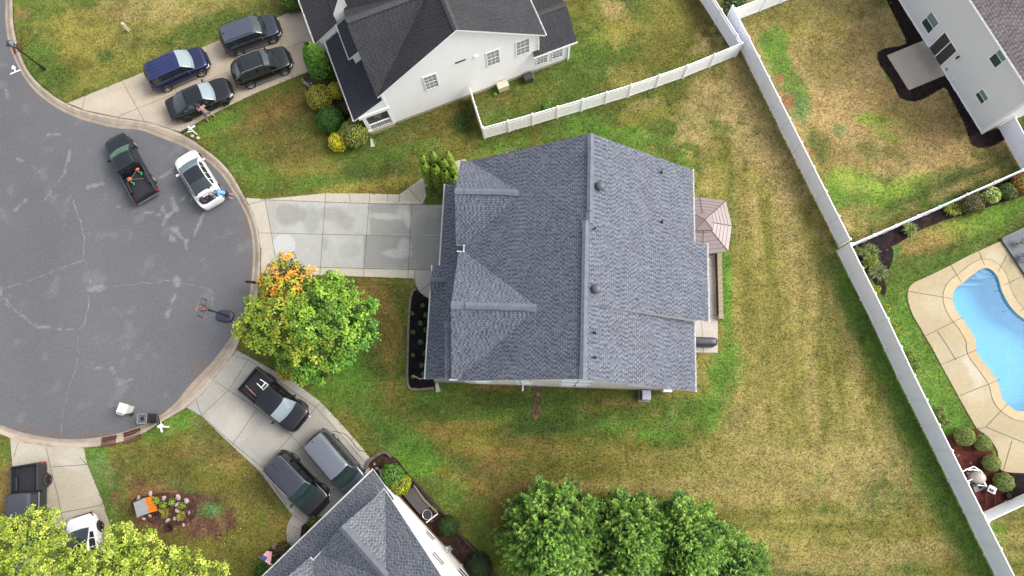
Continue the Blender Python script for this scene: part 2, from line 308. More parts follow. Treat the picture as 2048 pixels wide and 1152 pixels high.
# (cx, cy, rx, ry, rot, colour, strength) in photo coordinates
BL = [
 (330,40,230,60,-8,DRY,.75),(300,20,120,30,0,DRYL,.5),(150,60,90,60,20,YEL,.7),(90,130,40,60,-30,GRN,.75),(380,72,170,26,-22,GRN,.85),(520,25,80,18,-20,GRN,.8),(220,150,120,26,-25,YEL,.6),(200,185,90,16,-26,GRN,.55),(550,8,60,14,-15,BRN,.7),(380,120,160,16,-22,YEL,.55),(47,28,16,12,0,CLAY,.5),(90,100,30,20,0,LUSH,.3),
 (520,290,150,90,0,OLV,.6),(560,235,90,50,-15,BRN,.8),(600,300,60,36,0,BRN,.7),(440,245,50,18,-28,LUSH,.55),(445,320,36,44,30,GRN,.9),(600,372,120,18,0,GRN,.7),(600,335,90,20,0,YEL,.35),(720,300,60,40,0,GRN,.7),(760,345,80,20,-10,DKG,.65),(700,375,70,14,-5,YEL,.8),(800,365,40,16,0,YEL,.6),(760,310,50,24,-20,GRN,.7),(640,175,30,30,0,BRN,.6),(690,225,40,60,0,BRN,.85),(598,296,10,6,0,CLAY,.35),
 (850,260,70,35,-18,BRN,.6),(930,215,40,60,10,BRN,.8),(925,240,22,40,5,DKG,.9),(840,300,60,20,-10,GRN,.6),(905,285,50,14,-10,YEL,.5),(1000,300,130,16,-14,GRN,.7),(980,310,60,10,0,YEL,.45),
 (1040,215,60,30,-15,GRN,.5),(1010,190,30,14,-20,BRN,.7),(1080,190,60,20,-20,OLV,.6),(1160,150,90,40,-20,GRN,.6),(1100,225,40,14,-12,GRN,.8),(1180,100,60,60,0,GRN,.65),(1220,45,60,50,0,YEL,.9),(1225,20,36,24,0,DRYL,.7),(1260,150,40,20,-10,DRY,.75),(1200,175,22,10,0,BRN,.5),(1330,50,70,60,0,YEL,.6),(1400,40,30,70,-25,BRN,.75),(1340,90,50,40,0,OLV,.7),(1290,30,20,20,0,GRN,.5),(1440,75,26,18,0,DKG,.8),(1420,110,40,16,0,DRY,.7),
 (1180,245,130,24,-14,GRN,.8),(1240,280,120,36,20,LUSH,.5),(1300,230,80,18,-10,YEL,.55),(1290,210,40,12,-12,DRYL,.5),(1350,290,60,30,20,GRN,.9),(1370,330,34,30,0,LUSH,.7),(1396,355,16,30,0,GRN,.9),
 (1560,420,190,360,0,DRY,.95),(1580,700,230,320,0,DRY,.98),(1640,560,60,160,-24,DRYL,.5),(1600,900,260,160,0,DRY,.9),(1450,1000,260,120,0,DRY,.8),(1500,860,110,60,0,DRYL,.25),(1700,900,90,120,-25,DRYL,.3),(1540,1000,120,40,0,OLV,.35),(1620,480,60,70,0,OLV,.3),(1500,480,50,90,0,OLV,.4),(1700,1080,260,60,0,DRY,.85),(1420,180,70,60,0,BRN,.6),(1400,220,40,60,20,DRYL,.5),(1480,210,50,30,-20,OLV,.8),(1460,250,50,34,0,GRN,.85),(1540,275,45,22,0,TEAL,.95),(1500,285,20,8,-15,TEAG,.6),(1480,320,70,26,10,DKG,.35),(1520,330,26,22,0,CLAY,.35),(1500,370,60,40,0,YEL,.7),(1575,250,12,40,-25,DKG,.8),(1547,327,6,5,0,CLAY,.7),(1600,350,16,50,-25,BRN,.6),(1470,175,40,16,-20,DKG,.5),
 (1452,560,14,150,-1,LUSH,.95),(1450,740,34,50,15,LUSH,.9),(1420,820,36,44,20,LUSH,.95),(1360,810,80,20,0,GRN,.85),(1340,850,90,30,5,LUSH,.65),(1330,880,60,18,5,GRN,.8),(1400,870,50,14,20,OLV,.6),(1470,330,26,80,-10,OLV,.6),(1464,420,16,90,0,GRN,.6),
 (1120,820,280,50,2,GRN,.85),(1050,850,120,26,0,DKG,.6),(1180,870,120,20,0,GRN,.5),(900,860,120,60,0,OLV,.6),(860,830,70,40,0,GRN,.6),(940,990,40,60,0,GRN,.5),(1080,930,160,30,0,OLV,.5),(1000,800,90,26,0,DKG,.55),(1180,840,90,26,3,GRN,.7),(950,850,60,16,-5,YEL,.65),(880,803,10,6,0,CLAY,.8),(1000,775,60,5,0,CLAY,.45),(1200,770,40,8,0,DKG,.6),(1230,803,60,8,5,CLAY,.35),(1130,902,60,16,-2,CLAY,.3),(1230,905,50,14,6,CLAY,.22),(1000,905,100,10,5,CLAY,.3),(1050,925,60,9,0,BRN,.5),(1150,880,110,9,0,OLV,.7),(1250,920,180,24,0,OLV,.5),(1130,935,100,14,0,BRN,.5),(1180,815,30,10,0,YEL,.5),(1035,965,50,12,-20,BRN,.6),
 (980,960,50,60,20,BRN,.7),(1000,1030,24,80,-10,BRN,.75),(960,1040,20,50,20,GRN,.6),(930,880,60,20,20,YEL,.5),(985,935,50,14,5,CLAY,.25),(900,800,60,34,0,GRN,.75),(760,720,60,60,0,GRN,.75),(700,760,70,40,20,LUSH,.55),(660,800,50,40,45,LUSH,.6),(740,830,60,30,45,GRN,.9),(830,900,60,40,30,LUSH,.6),(850,960,50,30,40,GRN,.7),(790,870,50,20,40,DKG,.6),(770,790,40,50,0,OLV,.7),(780,690,30,60,0,YEL,.6),(775,640,26,40,0,CLAY,.35),(800,600,18,40,0,GRN,.7),(802,740,16,60,0,GRN,.7),(745,585,50,26,0,BRN,.7),(810,780,20,30,0,YEL,.35),(780,780,10,16,0,CLAY,.3),(930,930,90,20,25,DKG,.35),(700,600,60,60,0,BRN,.55),(530,720,50,30,35,GRN,.7),(490,690,12,14,0,OLV,.8),(560,745,50,20,35,BRN,.4),
 (745,600,34,44,0,ORN,.6),(778,690,24,50,0,ORN,.55),(760,660,30,60,0,BRN,.6),(880,862,50,16,8,ORN,.5),(960,905,70,10,4,ORN,.4),(1060,880,60,10,0,BRN,.6),(830,915,50,30,40,LUSH,.8),(690,745,70,26,35,LUSH,.75),(760,840,60,24,42,FG,.7),(905,985,30,40,20,FG,.6),(970,830,60,14,0,FG,.7),(1100,850,70,16,0,DKG,.6),(1230,850,60,14,0,FG,.8),(1290,870,50,12,0,LUSH,.6),(870,790,30,14,0,FG,.8),(940,965,60,16,20,ORN,.35),(560,215,60,26,-20,ORN,.4),(500,340,50,20,10,FG,.7),(650,360,70,12,0,FG,.6),(740,380,40,8,-5,ORN,.6),(840,290,50,12,-12,FG,.6),(1020,290,80,10,-14,FG,.7),(1250,265,80,14,10,LUSH,.5),(1120,110,40,20,-20,FG,.6),(1190,60,24,50,0,LUSH,.4),
 (360,960,170,70,10,OLV,.7),(300,930,90,40,0,BRN,.5),(335,850,60,24,-25,LUSH,.65),(380,835,30,24,30,LUSH,.5),(190,910,30,14,0,LUSH,.6),(205,960,26,60,-15,TEAG,.5),(220,1030,20,60,-15,GRN,.7),(400,900,70,30,30,CLAY,.25),(430,870,50,30,35,BRN,.7),(500,930,60,30,40,CLAY,.22),(520,990,50,40,40,BRN,.7),(350,985,50,24,0,TEAG,.3),(480,1020,50,30,0,YEL,.35),(555,1060,24,40,0,CLAY,.35),(420,1110,150,30,0,OLV,.7),(500,1080,70,50,0,OLV,.8),
 (325,1018,78,50,8,MULR,.95),(428,1030,50,44,0,MULR,.85),(345,1035,60,32,10,MULR,.7),(300,990,50,22,-5,CLAY,.4),(420,1035,50,40,-10,MULR,.95),(395,1050,80,26,8,MULR,.7),(425,1018,22,14,0,TEAG,.8),(400,1025,18,12,0,GRN,.6),(445,1020,10,26,0,GRN,.45),(260,1010,14,36,0,BRN,.7),(320,1045,50,10,8,CLAY,.3),
 (10,990,18,110,0,CLAY,.5),(15,900,16,30,0,GRN,.8),(8,1100,16,60,0,BRN,.7),
 (1700,150,260,280,25,DRYL,.95),(1850,270,150,100,20,TAN,.8),(1760,180,60,50,0,ORN,.3),(1690,320,60,40,10,ORN,.3),(1690,110,90,60,0,TAN,.5),(1660,230,80,70,0,TAN,.5),(1560,60,60,60,0,OLV,.55),(1620,20,110,30,0,OLV,.5),(1640,60,80,26,-10,YEL,.5),(1545,85,28,26,0,LUSH,.85),(1560,130,28,36,-15,LUSH,.85),(1590,170,24,40,-20,LUSH,.75),(1600,215,18,30,-20,TEAG,.7),(1635,300,14,40,-25,DKG,.6),(1640,290,24,50,-25,GRN,.6),(1680,260,16,14,0,TEAG,.55),(1750,240,40,14,10,LIME,.8),(1770,270,40,14,30,LIME,.55),(1740,300,30,20,20,GRN,.6),(1700,360,70,30,10,LIME,.7),(1660,400,30,36,-25,LUSH,.8),(1740,410,60,30,0,LUSH,.7),(1800,380,60,26,-15,LIME,.65),(1870,360,70,16,-22,GRN,.7),(1850,385,90,12,-22,DKG,.55),(1560,157,10,9,0,CLAY,.95),(1577,203,11,14,0,CLAY,.95),(1622,306,8,7,0,CLAY,.9),(1940,345,70,10,-22,DKG,.7),(1650,130,60,50,0,OLV,.5),(1720,100,60,40,0,BRN,.25),(1780,150,14,22,-30,LUSH,.8),(1800,240,60,40,0,DRY,.5),(1690,430,60,14,-10,CLAY,.3),
 (1940,500,200,90,-22,GRN,.8),(1870,470,80,26,-15,DRY,.95),(1850,490,50,20,-15,CLAY,.35),(1960,440,70,24,-20,LIME,.5),(1940,415,70,10,-22,DKG,.6),(1790,500,9,18,10,TEAG,.85),(1900,400,40,7,-22,TEAG,.6),(1790,620,60,90,-30,LUSH,.7),(1850,760,60,130,-28,LUSH,.75),(1780,570,20,50,0,GRN,.6),(1880,820,40,60,-28,LUSH,.7),(2000,420,50,30,0,LUSH,.6),
 (2010,1080,60,70,0,OLV,.7),(1990,1060,26,26,0,LUSH,.7),(2035,1080,20,50,0,DRY,.6),(2020,1110,40,30,0,GRN,.5)]
FENCEPX = [(1483,102),(1561,260),(1678,496),(1745,648),(1795,756),(1866,900),(1990,1152),(2030,1233)]
def lawn_paint(x, y):
    px, py = PX(x, y); n1 = fbm(x, y, 3.2, 1); n2 = fbm(x, y, .9, 5); n3 = fbm(x, y, .33, 9)
    t = np.clip((n1-.34)*3.2+(n2-.5)*1.1, 0, 1)[:, None]
    c = OLV*(1-t)+GRN*t
    wx = (fbm(x, y, 1.5, 21)-.5)*1.5+(fbm(x, y, .55, 27, 3)-.5)*1.1+(n3-.5)*.5
    for cx, cy, rx, ry, rot, col, st in BL:
        a = math.radians(rot); dx, dy = px-cx, py-cy
        u = (dx*math.cos(a)+dy*math.sin(a))/rx; v = (-dx*math.sin(a)+dy*math.cos(a))/ry
        near = (abs(u) < 2.2) & (abs(v) < 2.2)
        if not near.any(): continue
        d = np.hypot(u[near], v[near])+wx[near]*.75
        m = (1-sm(.5, 1.35, d))*st; c[near] = c[near]*(1-m[:, None])+col*m[:, None]
    # big back lawn: mower stripes, vertical by the house and horizontal to the south
    back = sm(1440, 1500, px)*sm(330, 420, py)*(1-sm(0, 1, (px-(1480+(py-100)*.47))/25+1))
    k = sm(840, 900, py); low = sm(860, 960, py)*sm(980, 1080, px)
    sv = fbm(x*1.0, y*.10, .95, 31, 3)-.5; sh_ = fbm(x*.11, y*1.0, 1.0, 37, 3)-.5          # mower passes, drawn out along their direction
    S = (sv*(1-k)*back+sh_*k*np.maximum(back, low*.8))*5.5+.4*np.sin((px+(py-600)*-.03)*2*math.pi/37+5*n1)*(1-k)*back*.5+.4*np.sin((py+px*.03)*2*math.pi/44+5*n1)*k*np.maximum(back, low*.8)*.6
    gg = np.clip(-S, 0, 1)[:, None]*.55; dd_ = np.clip(S, 0, 1)[:, None]*.45
    c = c*(1-gg)+(OLV*.62+GRN*.25)*gg; c = c*(1-dd_)+(DRYL*.9)*dd_
    c = c*(.9+.2*(fbm(x*6, y*.9, 1.4, 31)[:, None])) if False else c
    # greener strip on both foots of the long fence
    dmin = np.full(px.shape, 1e9); side = np.zeros(px.shape)
    for a, b in zip(FENCEPX, FENCEPX[1:]):
        d, _ = seg_d(px, py, a, b); s_ = (px-a[0])*(b[1]-a[1])-(py-a[1])*(b[0]-a[0]); r = d < dmin; dmin[r] = d[r]; side[r] = s_[r]
    m = (1-sm(26, 66, dmin+wx*26))*(side < 0)*sm(470, 560, py)*.92; c = c*(1-m[:, None])+FG*m[:, None]
    m = (1-sm(4, 18, dmin+wx*10))*(side < 0)*.3; c = c*(1-m[:, None])+DKG*m[:, None]
    # clumps: random green / straw tufts
    q = sm(.56, .7, n3)[:, None]*.3; c = c*(1-q)+(c*.6+GRN*.3)*q
    q = sm(.58, .72, fbm(x, y, .4, 41))[:, None]*.28; c = c*(1-q)+(c*.5+DRYL*.5)*q
    q = sm(.6, .72, fbm(x, y, .6, 47))[:, None]*.4; c = c*(1-q)+(c*.45+DKG*.4)*q
    return np.clip(c*(.66+.5*n2[:, None])*(.88+.38*fbm(x, y, 3.6, 111)[:, None]), 0.01, .9)
def lawn_all(x, y):
    c = lawn_paint(x, y); far = np.maximum(np.maximum(-44-x, x-39), np.maximum(-9.5-y, y-33.5)); m = sm(0, 1.5, far)[:, None]; return c*(1-m)+(DRY*.35+OLV*.65)*.92*m
def axis(lo, hi, a, b, st): 
    return np.r_[np.linspace(lo, a, 14)[:-1], np.arange(a, b, st), np.linspace(b, hi, 14)]
xs = axis(-400, 400, -46, 41, .13); ys = axis(-400, 400, -11, 35, .13)
XX, YY = np.meshgrid(xs, ys); X1, Y1 = XX.ravel(), YY.ravel(); ZZ = np.zeros(len(X1))
road_in = inpoly(X1, Y1, [tuple(a) for a in kin]+[G2(-1200, 500), G2(-1200, 0)])
kmid = [((a[0]+b[0])/2, (a[1]+b[1])/2) for a, b in zip(kin[::3], kin[::3])]
ZZ[inpoly(X1, Y1, [((a[0]*.55+b[0]*.45), (a[1]*.55+b[1]*.45)) for a, b in zip(kout, kout)]+[G2(-1200, 500), G2(-1200, 0)])] = -.16
POOLPX = spline([(1965,537),(1942,552),(1925,566),(1910,578),(1904,598),(1912,622),(1933,650),(1950,680),(1953,705),(1975,735),(1995,765),(2003,795),(2018,812),(2045,822),(2110,800),(2130,720),(2100,660),(2050,640),(2022,616),(2004,585),(1995,556),(1982,540)], 5, True)
poolw = [G2(*p) for p in POOLPX]
from_pool = inpoly(X1, Y1, poolw)
ZZ[from_pool] = -2.6
grow = (ZZ == 0); ZZ[grow] = ((fbm(X1, Y1, 2.5, 71, 2)-.5)*.03-.012)[grow]
nx, ny = len(xs), len(ys); I = np.arange(nx*ny).reshape(ny, nx); Q = np.stack([I[:-1, :-1], I[:-1, 1:], I[1:, 1:], I[1:, :-1]], -1).reshape(-1, 4)
me = bpy.data.meshes.new('lawn'); me.vertices.add(nx*ny); me.vertices.foreach_set('co', np.c_[X1, Y1, ZZ].ravel())
me.loops.add(len(Q)*4); me.loops.foreach_set('vertex_index', Q.ravel().astype(np.int32)); me.polygons.add(len(Q)); me.polygons.foreach_set('loop_start', (np.arange(len(Q))*4).astype(np.int32)); me.polygons.foreach_set('loop_total', np.full(len(Q), 4, np.int32)); me.update()
ca = me.color_attributes.new('Col', 'FLOAT_COLOR', 'POINT'); ca.data.foreach_set('color', np.c_[lawn_all(X1, Y1), np.ones(len(X1))].astype(np.float32).ravel())
me.materials.append(mat('grass_ground', (0, 0, 0), .9, attr=True, noise=.32, nscale=6.5, n2=.36, n2scale=15, bump=.8, bscale=20, spec=.15))
lawn = bpy.data.objects.new('lawn', me); COL.objects.link(lawn); lawn['kind'] = 'structure'
# ---- short grass blades over the lawn: real geometry that breaks up the sheet
def excl(x, y): return ZZat(x, y)
# ---------------------------------------------------------------- road
ASP = np.array(C(106,107,110)); ASPL = np.array(C(162,161,163))
STREAK = [([(325,415),(332,432),(326,452),(338,462),(345,478)],5),([(338,458),(356,464),(366,476)],6),([(418,410),(400,440),(390,468)],3.4),([(372,480),(372,500)],4),([(350,555),(355,570)],6),([(350,590),(340,615),(333,640)],4),([(236,414),(280,424),(322,430)],3),([(322,355),(340,345),(352,330)],4),([(345,395),(352,420),(330,435)],4),([(395,355),(400,375),(385,395)],5),([(365,400),(378,380)],4),
 ([(0,598),(40,630),(75,652),(130,660),(155,656)],2.5),([(160,733),(205,737)],2),([(222,735),(240,767),(272,755)],3),([(178,580),(200,575)],7),([(0,578),(6,600)],7),([(85,345),(60,330),(35,318)],3),([(10,180),(18,200)],6),([(95,270),(120,268)],4),([(175,375),(205,368)],4),([(140,300),(130,345),(90,400)],2),([(30,420),(50,400)],2.5),([(100,1),(100,2)],1)]
STAIN = [(255,245,60,9,12),(60,190,30,8,40),(500,440,16,70,8),(495,560,12,60,0),(470,660,16,40,-30),(400,745,20,50,-40),(300,835,60,9,-20),(180,866,80,8,0),(70,862,60,8,10),(22,70,10,60,-5)]
def road_paint(x, y):
    px, py = PX(x, y, ROADZ); c = np.tile(ASP, (len(px), 1)); n = fbm(x, y, 5, 3)[:, None]; c = c*(.86+.28*n)
    w1 = (fbm(x, y, .6, 13, 4)-.5)
    for pts, wd in STREAK:
        dm = np.full(px.shape, 1e9)
        for a, b in zip(pts, pts[1:]): d, _ = seg_d(px, py, a, b); dm = np.minimum(dm, d)
        m = (1-sm(wd*.35, wd*1.0, dm*1.25+w1*wd*3.8))*.5; c = c*(1-m[:, None])+ASPL*m[:, None]
    sp = (sm(.63, .78, fbm(x, y, 1.1, 77))*.16)[:, None]; c = c*(1-sp)+ASPL*sp
    for cx, cy, rx, ry, rot in STAIN:
        a = math.radians(rot); dx, dy = px-cx, py-cy; d = np.hypot((dx*math.cos(a)+dy*math.sin(a))/rx, (-dx*math.sin(a)+dy*math.cos(a))/ry)+w1
        m = (1-sm(.3, 1.3, d))*.4; c = c*(1-m[:, None])+np.array(C(120,100,90))*m[:, None]
    return c
roadpts = kin+[G2(-420, 760), G2(-420, -90)]
sheet('road', roadpts, ROADZ, road_paint, mat('asphalt', (0, 0, 0), .85, attr=True, noise=.16, nscale=9, n2=.3, n2scale=28, bump=.35, bscale=60, spec=.3), cell=.16)
KERB = np.array(C(190,176,158)); KERBD = np.array(C(150,132,114))
def kerb_mesh():
    # rolled kerb: gutter pan, face, flat top
    prof = [(0, ROADZ+.006), (.30, ROADZ-.0), (.55, -.02), (.72, .04), (.96, .045), (1.0, -.06)]; n = len(kin); v = []; col = []
    for i in range(n):
        a, b = Vector((*kin[i], 0)), Vector((*kout[min(i, len(kout)-1)], 0))
        # nearest kout point for a perpendicular kerb
        j = min(range(len(kout)), key=lambda q: (kout[q][0]-a.x)**2+(kout[q][1]-a.y)**2)
        P = []
        for k in (j-1, j):
            if 0 <= k < len(kout)-1:
                s0 = Vector((*kout[k], 0)); s1 = Vector((*kout[k+1], 0)); t = max(0, min(1, (a-s0).dot(s1-s0)/(s1-s0).length_squared)); q = s0+(s1-s0)*t; P.append(((q-a).length, q))
        b = min(P, key=lambda t: t[0])[1]
        for t, z in prof: p = a.lerp(b, t); v.append((p.x, p.y, z))
    f = []; m = len(prof)
    for i in range(n-1):
        for k in range(m-1): f.append((i*m+k, i*m+k+1, (i+1)*m+k+1, (i+1)*m+k))
    me = bpy.data.meshes.new('kerb'); me.from_pydata(v, [], f); bm = bmesh.new(); bm.from_mesh(me)
    bmesh.ops.subdivide_edges(bm, edges=bm.edges[:], cuts=2, use_grid_fill=True); bmesh.ops.recalc_face_normals(bm, faces=bm.faces); bm.to_mesh(me); bm.free()
    if sum(p.normal.z for p in me.polygons) < 0: me.flip_normals()
    nv = len(me.vertices); co = np.empty(nv*3); me.vertices.foreach_get('co', co); co = co.reshape(-1, 3)
    nn = fbm(co[:, 0], co[:, 1], 1.3, 55)[:, None]; g = sm(-.03, -.09, co[:, 2])[:, None]; g2 = sm(.45, .62, fbm(co[:, 0], co[:, 1], .7, 58))[:, None]*.35
    c = (KERB*(1-g)+(KERB*.5+KERBD*.5)*g)*(.82+.34*nn); c = c*(1-g2)+KERBD*.75*g2
    a = me.color_attributes.new('Col', 'FLOAT_COLOR', 'POINT'); a.data.foreach_set('color', np.c_[c, np.ones(nv)].astype(np.float32).ravel())
    me.materials.append(mat('kerb_concrete', (0, 0, 0), .85, attr=True, noise=.12, nscale=12, bump=.3, bscale=50, spec=.3))
    o = bpy.data.objects.new('kerb', me); COL.objects.link(o); o['kind'] = 'structure'; return o
kerb_mesh()
cr = MB()
CRK = [([(145,400),(152,425),(160,452),(166,480),(165,515),(172,530),(178,560),(178,585),(172,620),(165,648),(155,665),(152,730),(140,760),(130,800),(125,830),(118,868)],.055),([(165,520),(130,532),(90,548),(50,563),(0,578)],.065),([(0,588),(30,620),(70,652),(100,658),(150,660)],.05),([(190,578),(240,570),(300,565),(330,562),(380,568),(418,582),(422,610)],.05),([(145,400),(140,385),(143,370)],.03)]
for i, (pts, wd) in enumerate(CRK):
    P = [G2(*p) for p in spline(pts, 5)]; r = random.Random(i); P = [(a+r.uniform(-.05, .05), b+r.uniform(-.05, .05)) for a, b in P]
    ribbon(cr, P, wd, ROADZ+.006, .8, i)
o = cr.build('road', mat('crack_weeds', C(132,128,114), .9, noise=.4, nscale=3), merge=False); o['kind'] = 'structure'; o.name = 'road_crack'
# painted arrow by the kerb
mk = MB(); pl = lambda L: [Vector((*G2(a, b, ROADZ), ROADZ+.008)) for a, b in L]
for L in ([(20,147.2),(40,138.8),(41,140.6),(21,149.2)],[(29.6,143.2),(27.4,136),(29.4,135.4),(31.8,142.4)],[(23.5,139),(24,131.4),(28,131.4),(32.4,136.4),(28.6,137)]): mk.poly(pl(L)[::-1])
tagit(mk.build('painted_arrow', mat('road_paint', (.75, .75, .74), .7, noise=.15, nscale=20)), kind='structure')
# ---------------------------------------------------------------- driveways
JOINT = mat('joint', C(84,76,68), .9)
def joints(name, segs, z, wd=.03):
    mb = MB()
    for s in segs: ribbon(mb, [G2(*p) for p in s], wd, z+.004)
    o = mb.build(name, JOINT, merge=False); o['kind'] = 'structure'; return o
CONC = mat('concrete', (0, 0, 0), .8, attr=True, noise=.07, nscale=6, n2=.1, n2scale=40, bump=.2, bscale=70, spec=.35)
def conc_paint(base, blobs=(), var=.2, spots=None, seed=0):
    B = np.array(C(*base))
    def f(x, y):
        px, py = PX(x, y); n = fbm(x, y, 2.2, 60+seed)[:, None]; n2 = fbm(x, y, .4, 66+seed)[:, None]; c = B*(1-var/2+var*n)*(.93+.14*n2); wv = (fbm(x, y, .55, 80+seed)-.5)
        for cx, cy, rx, ry, rot, col, st, soft in blobs:
            a = math.radians(rot); dx, dy = px-cx, py-cy; u = (dx*math.cos(a)+dy*math.sin(a))/rx; v = (-dx*math.sin(a)+dy*math.cos(a))/ry
            d = (np.hypot(u, v) if soft > .05 else np.maximum(abs(u), abs(v)))+wv*soft*1.6
            m = ((1-sm(1-max(soft, .03)*.8, 1+max(soft, .03)*.8, d))*st)[:, None]; c = c*(1-m)+np.array(C(*col))*m
        return c
    return f
# north-west driveway
sheet('driveway', gpoly([(134,207),(174,222),(236,235),(295,245),(340,258),(361,264),(437,222),(510,187),(618,143),(655,128),(700,60),(640,10),(610,25),(576,26),(556,35),(434,83),(278,149)]), .035, conc_paint((186,172,152), [(230,200,50,14,-15,(206,196,178),.4,.5),(300,225,60,14,15,(200,188,170),.35,.5),(380,195,90,16,-22,(168,152,132),.4,.5),(500,150,80,20,-22,(160,145,126),.5,.5),(540,120,60,14,-22,(164,148,130),.45,.5),(320,180,30,10,-22,(160,144,122),.5,.4),(470,110,30,14,-20,(150,134,112),.45,.5),(590,60,20,22,0,(206,194,176),.4,.5),(560,95,30,16,0,(166,150,132),.4,.5)], seed=1), CONC, .16, z0=-.1)
joints('driveway_joint', [[(235,234),(610,83)],[(245,163),(289,242)],[(172,190),(164,218)],[(340,258),(300,245),(236,235),(170,221),(135,206)],[(348,174),(356,190)],[(404,148),(412,168)],[(480,106),(492,128)],[(560,84),(567,100)],[(505,187),(513,208)],[(578,142),(588,158)],[(437,205),(443,222)]], .035)
# centre driveway: darker main slabs and pale edge strips
WET = (150,149,142); LTC = (182,183,176)
mainb = [(575,428,26,24,0,WET,.75,.35),(622,440,18,26,0,(150,152,148),.55,.5),(602,430,10,14,0,WET,.6,.5),(665,430,30,14,0,WET,.6,.5),(690,445,20,18,0,WET,.5,.5),(650,490,8,12,0,(150,150,148),.5,.5),(700,500,20,16,0,(160,162,158),.4,.5),
 (855,438,35,33,0,WET,.9,.05),(851,508,36,34,0,WET,.9,.05),(782,437,42,32,0,WET,.8,.05),(772,504,44,33,0,WET,.85,.05),
 (775,433,34,7,3,(196,197,190),.6,.35),(806,425,12,16,30,(192,193,186),.6,.4),(815,440,7,20,-10,(196,197,190),.65,.35),(755,418,20,7,10,WET,.6,.3),(795,507,28,10,2,(194,195,188),.65,.3),(808,492,12,14,40,(194,195,188),.65,.35),
 (568,490,23,22,0,(202,203,200),.8,.06),(870,430,10,8,0,(172,172,166),.5,.6),(540,430,14,30,0,(176,172,162),.8,.05)]
sheet('driveway', gpoly([(530,400),(740,407.5),(890,410),(905,410),(905,541),(865,540),(727,536.5),(560,533),(549,503),(543,466)]), .036, conc_paint(LTC, mainb, .14, seed=5), CONC, .10, z0=-.1)
EDGE = conc_paint((196,188,170), [(800,398,60,5,0,(180,174,158),.5,.4)], .16, seed=8)
sheet('driveway', gpoly([(491,396),(530,398.5),(600,392),(653,386.5),(740,387.5),(799,389),(844,357),(852,352),(860,335),(930,318),(940,330),(850,375),(853,393),(845,408.5),(740,407),(530,399.5),(543,466),(549,503),(560,533.5),(727,537),(865,540.5),(870,552),(860,556),(827,557),(667,551.5),(560,548),(522,546),(523,504),(517,462),(507,428)]), .034, EDGE, CONC, .16, z0=-.1)
sheet('path', gpoly([(827,541),(875,541),(875,600),(858,599),(848,592),(838,582),(831,570),(828,556)]), .039, conc_paint((178,174,164), [], .16, seed=11), CONC, .16, z0=-.1)
joints('driveway_joint', [[(530,400),(740,407.5),(888,410)],[(516,466),(884,474)],[(560,533),(866,540.5)],[(530,398),(543,466),(549,503),(553,530)],[(652,386),(640,551)],[(740,387),(727,553)],[(824,407),(816,556)],[(493,411),(530,400)],[(799,389),(799,405)],[(819,379),(844,407)],[(862,541),(862,580)],[(838,585),(862,565)],[(829,541),(831,570),(840,586),(862,600)],[(491,398),(507,428),(517,462),(522,504),(521,545)],[(775,388),(775,404)],[(583,396),(583,402)],[(700,386),(700,404)]], .0395, .028)
# south driveway
_SD = [(486,670),(520,735),(560,760),(640,804),(700,868),(742,918),(760,945),(700,1060),(600,1050),(575,1040),(585,1031),(520,943),(463,890),(404,834),(375,815),(410,783),(436,749),(465,712)]
sheet('driveway', gpoly([(474,700),(497,713),(537,735),(590,765),(640,803),(665,829),(713,882),(742,918),(775,950),(700,1080),(620,1060),(586,1030),(571,1012),(519,942),(463,890),(404,833),(374,815),(410,783),(436,749),(465,712)]), .036, conc_paint((170,167,158), [(445,845,30,30,30,(186,182,172),.6,.4),(475,850,24,40,35,(194,188,176),.65,.5),(520,800,40,30,30,(162,158,148),.4,.4),(600,850,60,40,40,(156,152,144),.5,.5),(640,905,50,40,40,(158,153,144),.5,.5),(505,740,60,14,30,(192,186,172),.6,.4),(700,870,70,14,48,(198,190,174),.85,.2),(610,782,80,10,30,(196,188,172),.8,.2),(440,880,60,8,38,(192,186,172),.6,.2),(550,980,60,10,56,(190,184,170),.8,.2),(560,985,14,50,-32,(186,180,168),.4,.3),(700,910,24,20,40,(150,144,134),.5,.5)], .14, seed=14), CONC, .16, z0=-.1)
joints('driveway_joint', [[(431,762),(457,780),(515,818),(583,871),(615,905),(650,946),(700,1005)],[(497,720),(458,780),(403,831)],[(515,818),(466,888)],[(583,871),(527,935)],[(583,871),(632,815)],[(497,719),(560,764),(632,815),(700,889),(738,935)],[(403,831),(466,887),(527,936),(573,1010)],[(579,906),(615,892)],[(650,946),(629,958)],[(643,804),(632,815)],[(703,880),(712,874)],[(470,712),(497,720)],[(390,790),(403,831)]], .036, .03)
sheet('path', gpoly(spline([(600,1020),(586,1030),(577,1045),(573,1065),(575,1085),(585,1100)],3)+[(640,1080),(602,1092),(601,1070),(604,1056),(616,1041),(625,1035)]), .040, conc_paint((168,160,150), [], .14, seed=17), CONC, .16, z0=-.1)
joints('path_joint', [[(578,1050),(602,1060)],[(576,1090),(600,1081)],[(590,1031),(612,1050)]], .040, .022)
# west driveway with the truck
sheet('driveway', gpoly([(21,877),(52,886),(104,894),(167,896),(175,930),(205,1003),(232,1090),(250,1200),(20,1200),(30,1100),(27,950)]), .036, conc_paint((186,178,158), [(150,915,30,18,0,(200,196,182),.5,.5),(140,960,40,50,0,(176,168,148),.5,.5),(140,930,30,8,20,(206,200,190),.5,.6),(60,900,40,14,0,(196,190,172),.5,.4),(205,1050,24,50,0,(160,150,134),.6,.3),(110,1030,10,50,0,(172,160,138),.6,.4)], .18, seed=20), CONC, .16, z0=-.1)
joints('driveway_joint', [[(93,894),(104,945),(116,990),(126,1040)],[(104,934),(175,929)],[(125,1025),(205,1010)],[(37,885),(28,915)],[(160,914),(175,930)]], .036, .035)
